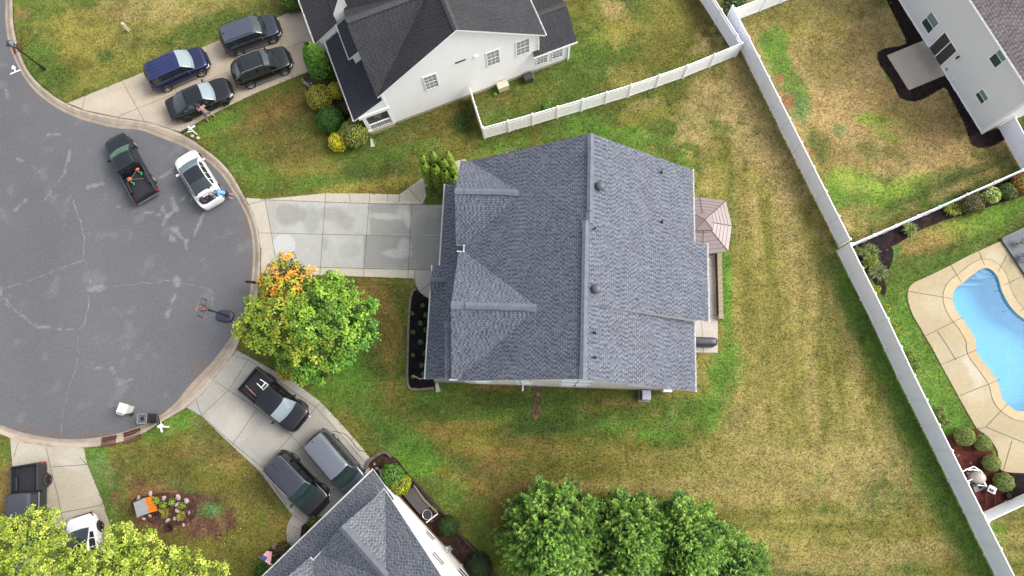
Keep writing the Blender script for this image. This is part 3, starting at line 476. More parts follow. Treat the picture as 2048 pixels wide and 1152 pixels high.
# patio behind the house
H1 = Frame((900, 765), (1290, 779))
def hp(L): return [tuple(H1.p(x, y)) for x, y in L]
sheet('patio', hp([(14.2,2.55),(17.85,2.6),(18.0,9.9),(18.0,11.2),(14.2,11.2)]), .05, conc_paint((196,188,178), [], .12, seed=23), CONC, .2, z0=-.1)
jb = MB()
for s in ([(14.2,5.1),(17.88,5.15)],[(16.9,2.58),(16.8,5.1)],[(14.2,8.5),(17.95,8.6)],[(14.2,11),(18,11)]): ribbon(jb, hp(s), .025, .054)
tagit(jb.build('patio_joint', JOINT, merge=False), kind='structure')
# right neighbour's patio slab
H3 = Frame((1963, 267), (1800, 5))
def h3(L): return [tuple(H3.p(x, y)) for x, y in L]
sheet('patio', h3([(4.93,.05),(4.93,3.0),(7.98,3.05),(7.98,.05)]), .10, conc_paint((196,184,170), [(1852,118,14,40,-30,(158,146,134),.5,.5)], .1, seed=26), CONC, .2, z0=-.1)
# ---------------------------------------------------------------- pool
PD = spline([(2002,482),(1940,510),(1880,541),(1828,565)],3)[:-1]+spline([(1828,565),(1817,577),(1815,600),(1825,630)],4)[:-1]+[(1825,630),(1860,690),(1920,800),(1952,856)]+spline([(1952,856),(1980,880),(1995,905),(1995,930),(2010,943),(2060,946),(2150,940)],4)
deckw = [G2(*p) for p in PD]+[G2(2300, 940), G2(2300, 400), G2(2150, 415)]
def ringcut(outer, inner):   # outer polygon with a hole: connect with a bridge at the nearest pair
    o, i = list(outer), list(inner)
    ao = sum(o[k][0]*o[(k+1) % len(o)][1]-o[(k+1) % len(o)][0]*o[k][1] for k in range(len(o))); ai = sum(i[k][0]*i[(k+1) % len(i)][1]-i[(k+1) % len(i)][0]*i[k][1] for k in range(len(i)))
    if ao*ai > 0: i = i[::-1]
    bi = min(((math.hypot(a[0]-b[0], a[1]-b[1]), p, q) for p, a in enumerate(o) for q, b in enumerate(i)))
    _, p, q = bi; e = 1e-4
    return o[:p+1]+[(a+e, b+e) for a, b in i[q:]+i[:q+1]]+[(o[p][0]+e, o[p][1]-e)]+o[p+1:]
def offs(P, d):
    n = len(P); out = []
    ar = sum(P[k][0]*P[(k+1) % n][1]-P[(k+1) % n][0]*P[k][1] for k in range(n)); sgn = 1 if ar > 0 else -1
    for i in range(n):
        a, b, c = Vector(P[i-1]), Vector(P[i]), Vector(P[(i+1) % n]); t = (c-a).normalized(); out.append((b.x+t.y*d*sgn, b.y-t.x*d*sgn))
    return out
poolin = poolw; cop = offs(poolw, .62)
deckpaint = conc_paint((186,170,134), [(1990,520,20,20,0,(204,192,168),.6,.5),(1880,610,40,30,0,(200,186,158),.5,.5),(1860,660,30,40,-30,(178,162,132),.5,.5),(1900,720,30,40,-30,(186,172,146),.5,.5),(1950,740,14,40,-30,(216,208,192),.55,.6),(1955,790,24,14,0,(206,196,172),.5,.6),(2000,870,40,20,0,(178,164,134),.6,.6),(2020,900,40,30,0,(200,186,152),.5,.5),(1930,560,20,12,0,(180,164,136),.5,.5)], .16, seed=30)
dk = sheet('pool_deck', ringcut(deckw, cop), .05, deckpaint, CONC, .2, z0=-.1)
cp = sheet('pool_coping', ringcut(cop, poolin), .06, conc_paint((204,184,146), [(1960,700,30,60,-30,(196,170,128),.5,.5)], .14, seed=33), CONC, .2, z0=-.3)
jb = MB()
for s in ([(1901,528),(1923,565)],[(1957,500),(1969,530)],[(2014,510),(1996,544)],[(2042,554),(2008,570)],[(1815,582),(1903,597)],[(1852,671),(1927,634)],[(1884,729),(1955,699)],[(1920,791),(2000,759)],[(1954,858),(1972,854),(2018,805)],[(1972,854),(2060,890)],[(2024,882),(2007,940)],[(1875,662),(1900,700),(1912,720)],[(2038,622),(2060,612)]): ribbon(jb, [G2(*p, .06) for p in s], .028, .0645)
ribbon(jb, [(a, b) for a, b in cop+cop[:1]], .022, .0645)
tagit(jb.build('pool_deck_joint', JOINT, merge=False), kind='structure')
pool = empty('swimming_pool', (*np.mean(np.array(poolw), axis=0), 0), 'blue freeform in-ground pool with corner steps set in a tan concrete deck', 'swimming pool')
shell = MB(); n = len(poolw); D0 = -.04
BASIN = mat('pool_basin', C(150,216,240), .5, noise=.06, nscale=2)
ofin = offs(poolw, -.45)
for i in range(n):
    j = (i+1) % n; a, b = poolw[i], poolw[j]; c, d = ofin[i], ofin[j]
    shell.poly([(*a, .0), (*b, .0), (*b, -.9), (*a, -.9)]); shell.poly([(*a, -.9), (*b, -.9), (*d, -1.35), (*c, -1.35)])
shell.poly([(*p, -1.35) for p in ofin]); part('basin', shell, BASIN, pool)
STEPM = mat('pool_step', C(150,205,232), .5)
st = MB()
for k, (L, z) in enumerate([([(1960,537),(1990,540),(2000,548),(1965,547)],-.28),([(1950,545),(2000,546),(2003,556),(1956,557)],-.5),([(1938,557),(1966,557),(1976,566),(1983,590),(1992,612),(2012,622),(2022,616),(2004,585),(1995,552),(1960,552)],-.62),([(1916,568),(1970,566),(1974,569),(1930,571),(1914,572)],-.8)]):
    st.prism([G2(*p, z) for p in L], z-.5, z)
part('step', st, STEPM, pool)
wm = bpy.data.materials.new('pool_water'); wm.use_nodes = True; N_ = wm.node_tree.nodes; L_ = wm.node_tree.links; b_ = N_['Principled BSDF']
b_.inputs['Base Color'].default_value = (*C(104,182,234), 1); b_.inputs['Roughness'].default_value = .05; b_.inputs['IOR'].default_value = 1.33
tr_ = N_.new('ShaderNodeBsdfTransparent'); tr_.inputs[0].default_value = (.62, .9, 1, 1); mx_ = N_.new('ShaderNodeMixShader'); mx_.inputs[0].default_value = .36
nz = N_.new('ShaderNodeTexNoise'); nz.inputs['Scale'].default_value = 5; bu_ = N_.new('ShaderNodeBump'); bu_.inputs['Strength'].default_value = .25; L_.new(nz.outputs[0], bu_.inputs['Height']); L_.new(bu_.outputs[0], b_.inputs['Normal'])
L_.new(tr_.outputs[0], mx_.inputs[1]); L_.new(b_.outputs[0], mx_.inputs[2]); L_.new(mx_.outputs[0], N_['Material Output'].inputs[0])
wt = MB(); wt.poly([(*p, -.09) for p in offs(poolw, -.004)]); part('water', wt, wm, pool)
# grey composite deck beyond the pool
BOARD = mat('deck_board', C(86,92,102), .6, noise=.16, nscale=3)
dfr = Frame((2000, 480), (2048, 552)); wd = empty('wooden_deck', dfr.p(2.5, 3.5), 'grey board deck beside the pool at the right edge', 'deck')
mb = MB()
for i in range(44):
    y = .15+i*.142; mb.box(dfr.p(0, y, .16)+dfr.X*(3.2-.05), (6.3, .128, .05), rz=dfr.ang)
part('deck_boards', mb, BOARD, wd)
mb = MB().box(dfr.p(3.2, .03, .1), (6.5, .09, .2), rz=dfr.ang).box(dfr.p(-.02, 3.2, .1), (.1, 6.4, .2), rz=dfr.ang).box(dfr.p(3.2, 3.2, .04), (6.2, 6.2, .1), rz=dfr.ang)
part('deck_frame', mb, mat('deck_edge', C(86,90,98), .6), wd)
# ---------------------------------------------------------------- mulch beds
def mulch(name, pts, z, base, sd, cell=.12):
    B = np.array(C(*base))
    def f(x, y):
        n = fbm(x, y, .22, 90+sd, 2)[:, None]; q = fbm(x, y, 1.6, 95+sd)[:, None]; r = RNG.random((len(x), 1)); return B*(.35+.9*n)*(.75+.5*q)*(.7+.6*r)+(r > .997)*.10
    h = lambda x, y: (fbm(x, y, .25, 99, 2)-.5)*.07
    return sheet(name, pts, z, f, mat('mulch', (0, 0, 0), .95, attr=True, noise=.4, nscale=22, bump=1., bscale=28, spec=.1), cell, z0=-.05, kind='stuff', zf=h)
mulch('mulch', gpoly(spline([(832,578),(822,590),(818,640),(816,700),(817,765),(832,777),(868,775),(872,760)],3)+[(905,762),(905,580),(868,600),(850,594),(838,584)]), .05, (34,31,34), 1)
mulch('mulch', gpoly(spline([(1700,500),(1760,496),(1782,494),(1815,476),(1838,462),(1885,442),(1912,434),(1945,424),(1985,412),(2020,401),(2060,386)],3)+[(2060,340),(2010,357),(1681,500)]), .04, (58,44,46), 2)
mulch('mulch', gpoly(spline([(1682,498),(1760,478),(1785,500),(1782,530),(1768,555),(1772,580),(1765,590),(1745,560),(1722,540)],4)), .045, (52,42,44), 3)
mulch('mulch', gpoly(spline([(1880,872),(1915,868),(1950,858),(1962,880),(1985,905),(1990,935),(2020,948),(2048,946),(2090,960)],3)+[(2090,985),(2010,1003),(1938,1037),(1905,965)]), .04, (98,52,46), 4)
mulch('mulch', gpoly([(1990,925),(2004,944),(2060,947),(2060,1000),(2012,1000),(1995,960)]), .062, (54,42,42), 12)
m3 = lambda L: gpoly(L)
mulch('mulch', m3(spline([(1768,-10),(1800,55),(1812,88),(1780,95),(1755,105),(1760,130),(1775,150),(1790,175),(1800,195),(1830,203),(1862,190),(1888,175),(1900,192),(1925,240),(1938,275),(1945,290),(1970,296),(2000,285),(2012,275)],2)+[(2000,255),(1975,265),(1900,150),(1797,-5)]), .05, (52,42,40), 5)
mulch('mulch', gpoly(spline([(735,937),(740,920),(768,905),(782,912),(800,925),(860,1010),(888,1030),(905,1062),(935,1080),(975,1125),(1000,1160)],3)+[(943,1165),(851,1051),(790,975)]), .04, (74,56,48), 6)
mulch('mulch', gpoly([(625,1035),(604,1052),(600,1085),(660,1050),(640,1030)]), .05, (70,56,46), 7)
mulch('mulch', gpoly(spline([(1068,774),(1085,776),(1080,800),(1082,825),(1072,840),(1062,825),(1070,800)],3)), .02, (118,100,76), 8)
mulch('mulch', gpoly(spline([(590,1160),(530,1112),(535,1100),(560,1085),(590,1085)],3)+[(640,1100)]), .03, (84,66,52), 9)
mulch('mulch', gpoly(spline([(300,990),(330,985),(375,990),(392,1010),(388,1035),(360,1050),(310,1050),(285,1030),(262,1010),(270,995)],3)), .03, (96,68,58), 10)
mulch('mulch', gpoly([(606,150),(640,135),(700,240),(735,262),(700,285),(665,290),(640,250),(618,200)]), .03, (96,82,62), 11)
# ================================================================ HOUSES
SH1 = shingle_mat('shingle_blue_grey', C(68,73,86), C(133,138,149), .145, .25, .48)
SH2 = shingle_mat('shingle_brown_black', C(48,48,51), C(72,71,75), .14, .3, .5)
SH2B = shingle_mat('shingle_black', C(46,48,56), C(66,68,76), .14, .3, .5)
SH3 = shingle_mat('shingle_taupe', C(112,104,104), C(158,148,146), .16, .3, .42)
SH4 = shingle_mat('shingle_charcoal', C(72,76,84), C(142,146,154), .135, .22, .5)
CAP1 = mat('ridge_cap_blue_grey', C(112,118,131), .85, noise=.16, nscale=3)
CAP4 = mat('ridge_cap_charcoal', C(108,112,120), .85, noise=.16, nscale=3)
CAP2 = mat('ridge_cap_black', C(70,68,70), .85, noise=.16, nscale=3)
SID1 = siding_mat('siding_cream', (.70,.66,.61)); SID2 = siding_mat('siding_white', (.76,.76,.74), dirt=.05)
SID3 = siding_mat('siding_grey', (.62,.62,.61), dirt=.02); SID4 = siding_mat('siding_pale', (.78,.77,.74), dirt=.05)
FOUND = mat('foundation', C(176,160,142), .9, noise=.15, nscale=4)
def RP(mb, fr, L, th=.14, sm_=1):
    if len(L) == 3: sm_ = 0; th = .03
    P = [fr.p(*q) for q in L]; n = (P[1]-P[0]).cross(P[2]-P[0])
    if n.length < 1e-6: n = (P[2]-P[1]).cross(P[3]-P[1])
    if n.z < 0: P = P[::-1]; n = -n
    n.normalize(); e = Vector((-n.y, n.x, 0)); e = e.normalized() if e.length > 1e-4 else Vector((1, 0, 0)); s = n.cross(e)
    mb.poly(P, 0, [(p.dot(e), p.dot(s)) for p in P]); D = [p-Vector((0, 0, th)) for p in P]; mb.poly(D[::-1], 1)
    for i in range(len(P)): j = (i+1) % len(P); mb.poly([P[i], D[i], D[j], P[j]], sm_)
def cap(mb, fr, a, b, wd=.15, z=.03):
    a, b = fr.p(*a), fr.p(*b); L = (b-a).length; k = max(2, int(L/.3)); d = (b-a)/k; sd = Vector((-(b-a).y, (b-a).x, 0)).normalized()*wd
    for i in range(k):
        p, q = a+d*i, a+d*(i+1.06); zz = Vector((0, 0, z+.012)); z2 = Vector((0, 0, z-.006)); dn = Vector((0, 0, -wd*.5))
        mb.poly([p+zz+sd+dn, p+zz, q+z2, q+z2+sd+dn]); mb.poly([p+zz, p+zz-sd+dn, q+z2-sd+dn, q+z2])
def gutter(mb, fr, a, b, s=.11):
    s = s*.62
    a, b = fr.p(*a), fr.p(*b); d = (b-a).normalized(); nn = Vector((-d.y, d.x, 0)); u = nn*s/2; h = Vector((0, 0, -.12)); t = .012
    for o1, o2 in ((u, u*.75), (-u*.75, -u)):
        mb.hexa([a+o1+h, b+o1+h, b+o2+h, a+o2+h], [a+o1, b+o1, b+o2, a+o2])
    mb.hexa([a+u+h, b+u+h, b-u+h, a-u+h], [a+u+h*.85, b+u+h*.85, b-u+h*.85, a-u+h*.85])
    L = (b-a).length; k = max(1, int(L/.9))
    for i in range(k+1): mb.box(a+d*(L*i/k)+Vector((0, 0, .004)), (s*1.3, .03, .02), rz=math.atan2(nn.y, nn.x))
def wallpoly(mb, fr, y, L, mi=0): mb.poly([fr.p(x, y, z) for x, z in L], mi)
def window(root, fr, y0, x0, x1, z0, z1, out, cols=2, rows=2, mid=True, glass=GLASS, two=None, name='window'):
    """frame proud of the wall, glass pane as a sub-part; the wall runs along the frame's X"""
    yo = lambda d: y0+out*d
    fm = MB(); t = .07
    def bar(a0, a1, b0, b1, d=.05): fm.hexa([fr.p(a0, yo(.003), b0), fr.p(a1, yo(.003), b0), fr.p(a1, yo(d), b0), fr.p(a0, yo(d), b0)], [fr.p(a0, yo(.003), b1), fr.p(a1, yo(.003), b1), fr.p(a1, yo(d), b1), fr.p(a0, yo(d), b1)])
    bar(x0-t, x0, z0-t, z1+t); bar(x1, x1+t, z0-t, z1+t); bar(x0, x1, z0-t, z0); bar(x0, x1, z1, z1+t)
    if mid == 'v': bar((x0+x1)/2-.03, (x0+x1)/2+.03, z0, z1, .045)
    elif mid: bar(x0, x1, (z0+z1)/2-.025, (z0+z1)/2+.025, .04)
    for i in range(1, cols): x = x0+(x1-x0)*i/cols; bar(x-.014, x+.014, z0, z1, .028)
    for i in range(1, rows):
        z = z0+(z1-z0)*i/rows; bar(x0, x1, z-.014, z+.014, .028)
    o = part(name, fm, TRIM, root)
    gs = [glass] if two is None else [glass, two]
    for i, gm in enumerate(gs):
        a, b = (x0, x1) if two is None else ((x0, (x0+x1)/2), ((x0+x1)/2, x1))[i]
        pn = MB(); pn.hexa([fr.p(a, yo(.002), z0), fr.p(b, yo(.002), z0), fr.p(b, yo(.018), z0), fr.p(a, yo(.018), z0)], [fr.p(a, yo(.002), z1), fr.p(b, yo(.002), z1), fr.p(b, yo(.018), z1), fr.p(a, yo(.018), z1)]); sub('pane', pn, gm, o, root)
    return o
def house(fr, c, label, cat='house'):
    return empty('house', fr.p(*c), label, cat, rz=0)
# ---------------------------------------------------------------- main house
h = house(H1, (8, 6.5), 'big house with blue grey shingle roof and two front cross gables, centre of the picture')
rz_ = 5.5; RA = (8.5, 9.86); RB = (8.27, 9.95)
rf = MB()
RP(rf, H1, [(1.17,8.2,5.5),(1.17,13.6,5.5),(RA[0],13.6,RA[1]),(RA[0],8.2,RA[1])]); RP(rf, H1, [(RA[0],8.2,RA[1]),(RA[0],13.6,RA[1]),(15.15,13.35,5.5),(15.15,8.2,5.5)])
RP(rf, H1, [(1.17,-.3,5.5),(1.17,8.3,5.5),(RB[0],8.3,RB[1]),(RB[0],-.3,RB[1])])
RP(rf, H1, [(RB[0],3.7,RB[1]),(RB[0],8.45,RB[1]),(15.85,8.45,5.8),(15.85,3.7,5.8)]); RP(rf, H1, [(RB[0],-.3,RB[1]),(RB[0],3.72,RB[1]),(15.07,3.72,5.5),(15.07,-.42,5.5)])
RP(rf, H1, [(.6,13.6,5.5),(.6,10.83,7.52),(4.62,10.83,7.52),(1.2,13.6,5.5)]); RP(rf, H1, [(.6,8.05,5.5),(.6,10.83,7.52),(4.62,10.83,7.52),(1.2,8.05,5.5)])
RP(rf, H1, [(.78,7.6,5.5),(.9,3.71,8.42),(5.9,3.71,8.42),(1.2,7.6,5.5)]); RP(rf, H1, [(.78,-.2,5.5),(.9,3.71,8.42),(5.9,3.71,8.42),(1.2,-.2,5.5)])
RP(rf, H1, [(.36,5.66,5.2),(.42,2.8,7.08),(1.3,2.8,7.08),(1.3,5.66,5.2)]); RP(rf, H1, [(.36,-.18,5.2),(.42,2.8,7.08),(1.3,2.8,7.08),(1.3,-.18,5.2)])
RP(rf, H1, [(-.72,7.36,2.82),(-.72,13.0,2.82),(1.5,13.0,4.0),(1.5,7.36,4.0)]); RP(rf, H1, [(-1.25,-.02,2.56),(-1.25,7.4,2.56),(1.5,7.4,4.02),(1.5,-.02,4.02)])
RP(rf, H1, [(-1.27,7.42,2.55),(-1.27,6.35,3.2),(.4,6.35,3.2),(.4,7.42,2.55)]); RP(rf, H1, [(-1.27,5.3,2.55),(-1.27,6.35,3.2),(.4,6.35,3.2),(.4,5.3,2.55)])
roof = part('roof', rf, [SH1, TRIM], h)
for f_, a_, b_, w_ in ((H1,(RA[0],13.6,RA[1]),(RA[0],8.3,RA[1]),(.2,)),(H1,(RB[0],8.4,RB[1]),(RB[0],-.3,RB[1]),(.2,)),(H1,(.6,10.83,7.52),(4.4,10.83,7.52),(.2, .03,)),(H1,(.9,3.71,8.42),(5.7,3.71,8.42),(.22,)),(H1,(.4,2.8,7.08),(.98,2.8,7.08),(.2,)),(H1,(-1.27,6.35,3.2),(.0,6.35,3.2),(.16,))): cp_ = MB(); cap(cp_, f_, a_, b_, *w_); sub('ridge_cap', cp_, CAP1, roof, h)
# raised ridge vents
rv = MB()
for a, b in (((.9+.8,3.71,8.47),(5.2,3.71,8.47)), ((.6+.6,10.83,7.56),(3.9,10.83,7.56)), ((RB[0],7.9,RB[1]+.05),(RB[0],.4,RB[1]+.05)), ((RA[0],12.8,RA[1]+.05),(RA[0],9.,RA[1]+.05))): rv = MB(); cap(rv, H1, a, b, .17, .05); sub('ridge_vent', rv, CAP1, roof, h)
wl = MB()
wallpoly(wl, H1, 0, [(1.45,0),(14.8,0),(14.8,5.5),(8.3,9.72),(1.45,5.45)]); wallpoly(wl, H1, 13.3, [(14.8,0),(1.45,0),(1.45,5.45),(8.4,9.6),(14.8,5.45)])
for L in ([(14.8,0,0),(14.8,13.3,0),(14.8,13.3,5.5),(14.8,0,5.5)],[(1.45,13.3,0),(1.45,0,0),(1.45,0,5.4),(1.45,13.3,5.4)],[(15.5,3.95,0),(15.5,8.15,0),(15.5,8.15,5.85),(15.5,3.95,5.85)],[(14.8,3.95,0),(15.5,3.95,0),(15.5,3.95,5.85),(14.8,3.95,6.2)],[(15.5,8.15,0),(14.8,8.15,0),(14.8,8.15,6.2),(15.5,8.15,5.85)],[(8.4,3.69,9.3),(8.4,3.69,9.8),(15.05,3.69,6.2),(15.05,3.69,5.4)],
 [(.95,13.3,4),(.95,8.3,4),(.95,8.3,5.5),(.95,10.83,7.3),(.95,13.3,5.5)],[(1.1,7.3,2.6),(1.1,.1,2.6),(1.1,.1,5.5),(1.1,3.71,8.15),(1.1,7.3,5.5)],[(.7,5.4,3.4),(.7,.05,3.4),(.7,.05,5.2),(.7,2.8,6.95),(.7,5.4,5.2)],[(.7,5.4,3.2),(1.2,5.4,3.2),(1.2,5.4,5.2),(.7,5.4,5.2)],[(.7,.05,3.2),(1.45,.05,3.2),(1.45,.05,5.2),(.7,.05,5.2)],[(.95,8.3,3.6),(1.45,8.3,3.6),(1.45,8.3,5.5),(.95,8.3,5.5)],
 [(-.4,12.75,0),(-.4,7.6,0),(-.4,7.6,2.75),(-.4,12.75,2.75)],[(-.4,12.75,0),(1.45,12.75,0),(1.45,12.75,3.8),(-.4,12.75,2.8)],[(-.4,7.6,0),(1.45,7.6,0),(1.45,7.6,3.8),(-.4,7.6,2.8)],[(1.1,0,0),(1.1,7.6,0),(1.1,7.6,3.8),(1.1,0,3.8)],[(1.1,0,0),(1.45,0,0),(1.45,0,4),(1.1,0,3.9)]): wl.poly([H1.p(*q) for q in L])
part('wall', wl, SID1, h, merge=False)
fd = MB().box(H1.p(8.1,-.03,.1), (13.4,.05,.3), rz=H1.ang).box(H1.p(14.83,1.9,.1), (.05,3.8,.3), rz=H1.ang); part('foundation', fd, FOUND, h)
for f_, a_, b_, w_ in ((H1,(-1.31,-.02,2.6),(-1.31,7.42,2.6),0.11),(H1,(-.78,7.42,2.84),(-.78,13,2.84),0.11),(H1,(15.92,3.7,5.82),(15.92,8.45,5.82),0.11),(H1,(15.22,8.5,5.52),(15.22,13.35,5.52),0.11),(H1,(15.13,-.42,5.52),(15.13,3.66,5.52),0.11),(H1,(1.1,7.62,5.5),(1.1,8.05,5.5),0.11),(H1,(.7,-.24,5.46),(1.7,-.24,5.46),.09),(H1,(.7,7.66,5.46),(1.7,7.66,5.46),.09),): gt = MB(); gutter(gt, f_, a_, b_, w_); part('gutter', gt, TRIM, h)
for x0, x1, z0, z1 in ((1.9,2.75,.9,2.2),(4.6,5.5,.9,2.3),(4.6,5.5,3.5,4.9),(7.4,8.25,.9,2.4),(8.33,9.18,.9,2.4),(7.4,8.25,3.5,4.95),(8.33,9.18,3.5,4.95),(11.5,12.4,3.5,4.9)): window(h, H1, 0, x0, x1, z0, z1, -1, 2, 4)
part('garage_door', MB().box(H1.p(-.42,10.2,1.15), (.06,4.8,2.3), rz=H1.ang), TRIM, h)
for y in (.3, 2.6, 4.8): part('porch_column', MB().box(H1.p(-.9,y,1.25), (.2,.2,2.5), rz=H1.ang), TRIM, h, bevel=.01)
part('porch_floor', MB().box(H1.p(.1,3.5,.16), (2.3,7,.3), rz=H1.ang), CONC if False else mat('porch_concrete', C(150,148,142), .8, noise=.1), h)
for px, py, hh in ((1201,371,8.6),(1193,577,9.2)):
    lo = 9.5
    for _ in range(12): c = G(px, py, lo); lo = 9.9-.6*abs((c-H1.O).dot(H1.X)-8.35)+.3
    mb = MB(); c = G(px, py, lo); mb.tube([c+Vector((0,0,-.8)), c+Vector((0,0,-.05))], .15, 12); mb.ball(c+Vector((0,0,-.02)), .28, 16, 8, zmin=-.2, sq=(1,1,.62)); part('roof_vent', mb, mat('vent_grey', C(92,96,106), .5), h, smooth=True)
for px, py, xx in ((1322,345,0),(1323,444,0),(1273,600,0),(1188,665,0),(1189,715,0),(1189,458,0)):
    lo = 9.5
    for _ in range(12):
        c = G(px, py, lo); lx = (c-H1.O).dot(H1.X); lo = 9.9-.64*abs(lx-8.35)
    c = G(px, py, lo); part('vent_pipe', MB().tube([c+Vector((0,0,-.25)), c+Vector((0,0,.38))], .045, 8).tube([c+Vector((0,0,-.12)), c+Vector((0,0,.05))], [.15,.06], 10), BLACK, h)
part('downspout', MB().tube([H1.p(4.9,-.05,.15), H1.p(4.9,-.05,5.3)], .045, 4).tube([H1.p(4.9,-.06,.12), H1.p(4.9,-.4,.06)], .05, 4), TRIM, h)
# ---------------------------------------------------------------- north-west white house
H2 = Frame((789, 249), (1134.6, 119.8))
h = house(H2, (5, 4), 'white sided house with dark brown and black roofs and a corner porch, at the top')
rf = MB()
RP(rf, H2, [(-.28,-.28,4.75),(5.85,-.28,8.85),(5.85,14,8.85),(-.28,14,4.75)]); RP(rf, H2, [(5.85,-.28,8.85),(11.75,-.28,4.75),(11.75,14,4.75),(5.85,14,8.85)])
RP(rf, H2, [(-.3,-.25,4.78),(-.3,3.26,8.45),(5.3,3.26,8.45)]); RP(rf, H2, [(-.3,6.8,4.78),(-.3,3.26,8.45),(5.3,3.26,8.45)])
RP(rf, H2, [(10.9,-.32,2.6),(14.15,-.32,2.6),(14.15,1.86,4.05),(10.9,1.86,4.05)]); RP(rf, H2, [(10.9,4.04,2.6),(14.15,4.04,2.6),(14.15,1.86,4.05),(10.9,1.86,4.05)])
roof = part('roof', rf, [SH2, TRIM], h)
rf = MB(); RP(rf, H2, [(-2.42,-.08,2.65),(-2.42,6.5,2.65),(.06,6.5,3.95),(.06,-.08,3.95)]); part('porch_roof', rf, [SH2B, TRIM], h)
rf = MB(); RP(rf, H2, [(-3.15,6.65,2.65),(-3.15,16,2.65),(-1.1,16,3.95),(-1.1,6.65,3.95)]); RP(rf, H2, [(-1.15,7.2,4.0),(-1.15,16,4.0),(0,16,4.6),(0,7.2,4.6)]); part('garage_roof', rf, [SH2, TRIM], h)
rf = MB(); RP(rf, H2, [(-1.15,3.35,4.45),(-1.15,6.1,4.45),(-.15,6.1,5.0),(-.15,3.35,5.0)]); part('bay_roof', rf, [SH2B, TRIM], h)
for f_, a_, b_, w_ in ((H2,(5.85,-.28,8.85),(5.85,8,8.85),(.2,)),(H2,(-.25,3.26,8.45),(4.8,3.26,8.45),(.2,)),(H2,(11.9,1.86,4.05),(14.1,1.86,4.05),(.18,))): cp_ = MB(); cap(cp_, f_, a_, b_, *w_); sub('ridge_cap', cp_, CAP2, roof, h)
wl = MB(); wallpoly(wl, H2, 0, [(0,.3),(11.4,.3),(11.4,4.75),(5.85,8.62),(0,4.75)])
wallpoly(wl, H2, .002, [(11.3,.3),(13.72,.3),(13.72,2.6),(11.3,2.6)])
for L in ([(0,0,0),(0,14,0),(0,14,4.7),(0,6.5,4.7),(0,3.26,8.2),(0,.1,4.7)],[(13.72,0,0),(13.72,3.7,0),(13.72,3.7,2.6),(13.72,1.86,3.85),(13.72,0,2.6)],[(11.4,3.7,0),(11.4,14,0),(11.4,14,4.7),(11.4,3.7,4.7)],[(11.4,0,2.6),(11.4,3.7,2.6),(11.4,3.7,4.7),(11.4,0,4.7)],[(11.4,3.7,0),(13.72,3.7,0),(13.72,3.7,2.6),(11.4,3.7,2.6)],
 [(-2.8,6.65,0),(0,6.65,0),(0,6.65,4.3),(-1.1,6.65,3.9),(-2.8,6.65,2.8)],[(-2.8,6.7,0),(-2.8,16,0),(-2.8,16,2.7),(-2.8,6.7,2.7)],[(-.9,3.5,2.9),(-.9,5.95,2.9),(-.9,5.95,4.5),(-.9,3.5,4.5)],[(-.9,3.5,2.9),(0,3.5,2.9),(0,3.5,4.9),(-.9,3.5,4.5)],[(-.9,5.95,2.9),(0,5.95,2.9),(0,5.95,4.9),(-.9,5.95,4.5)],[(-1.1,6.9,3.6),(0,6.9,3.9),(0,6.9,6.5),(-1.1,6.9,4.6)]): wl.poly([H2.p(*q) for q in L])
part('wall', wl, SID2, h, merge=False)
part('foundation', MB().box(H2.p(6.85,.03,.15), (13.7,.08,.32), rz=H2.ang).box(H2.p(-.94,-.1,.2), (1.9,.1,.42), rz=H2.ang).box(H2.p(-1.84,3.2,.2), (.1,6.6,.42), rz=H2.ang), mat('foundation_tan', C(196,186,160), .9, noise=.15), h)
part('porch_floor', MB().box(H2.p(-.93,3.2,.3), (1.8,6.6,.2), rz=H2.ang), mat('porch_concrete', C(150,148,142), .8, noise=.1), h)
part('porch_beam', MB().box(H2.p(-1.0,-.04,2.62), (2.2,.16,.32), rz=H2.ang).box(H2.p(-1.95,3.2,2.56), (.16,6.6,.3), rz=H2.ang).hexa([H2.p(-2.3,-.05,2.62),H2.p(0,-.05,2.62),H2.p(0,.02,2.62),H2.p(-2.3,.02,2.62)],[H2.p(-2.3,-.05,2.66),H2.p(0,-.05,3.8),H2.p(0,.02,3.8),H2.p(-2.3,.02,2.66)]), TRIM, h)
for y in (.05, 3.0, 6.2): part('porch_column', MB().box(H2.p(-1.78,y,1.45), (.24,.24,2.1), rz=H2.ang).box(H2.p(-1.78,y,.5), (.32,.32,.2), rz=H2.ang), TRIM, h, bevel=.01)
rl = MB(); rl.box(H2.p(-.9,-.02,1.2), (1.6,.07,.06), rz=H2.ang).box(H2.p(-.9,-.02,.5), (1.6,.05,.06), rz=H2.ang).box(H2.p(-1.8,1.5,1.2), (.07,2.8,.06), rz=H2.ang).box(H2.p(-1.8,1.5,.5), (.05,2.8,.06), rz=H2.ang)
for i in range(13): rl.box(H2.p(-1.62+i*.125,-.02,.85), (.035,.035,.7), rz=H2.ang)
for i in range(20): rl.box(H2.p(-1.8,.25+i*.135,.85), (.035,.035,.7), rz=H2.ang)
part('porch_railing', rl, TRIM, h)
for x0, x1, z0, z1, r in ((3.05,3.9,3.0,4.6,4),(7.6,8.45,3.1,4.72,4),(9.75,10.65,3.05,4.68,4)): window(h, H2, 0, x0, x1, z0, z1, -1, 3, r, glass=mat('blind_glass', C(176,180,180), .25))
for x0, x1 in ((11.25,12.0),(12.45,13.2)): window(h, H2, 0, x0, x1, .9, 2.2, -1, 3, 4, glass=mat('blind_glass', C(176,180,180), .25))
part('louvre_vent', MB().box(H2.p(5.75,-.02,4.93), (.75,.04,.12), rz=H2.ang), DARK, h); part('wall_light', MB().box(H2.p(6.85,-.06,4.9), (.25,.12,.12), rz=H2.ang), TRIM, h)
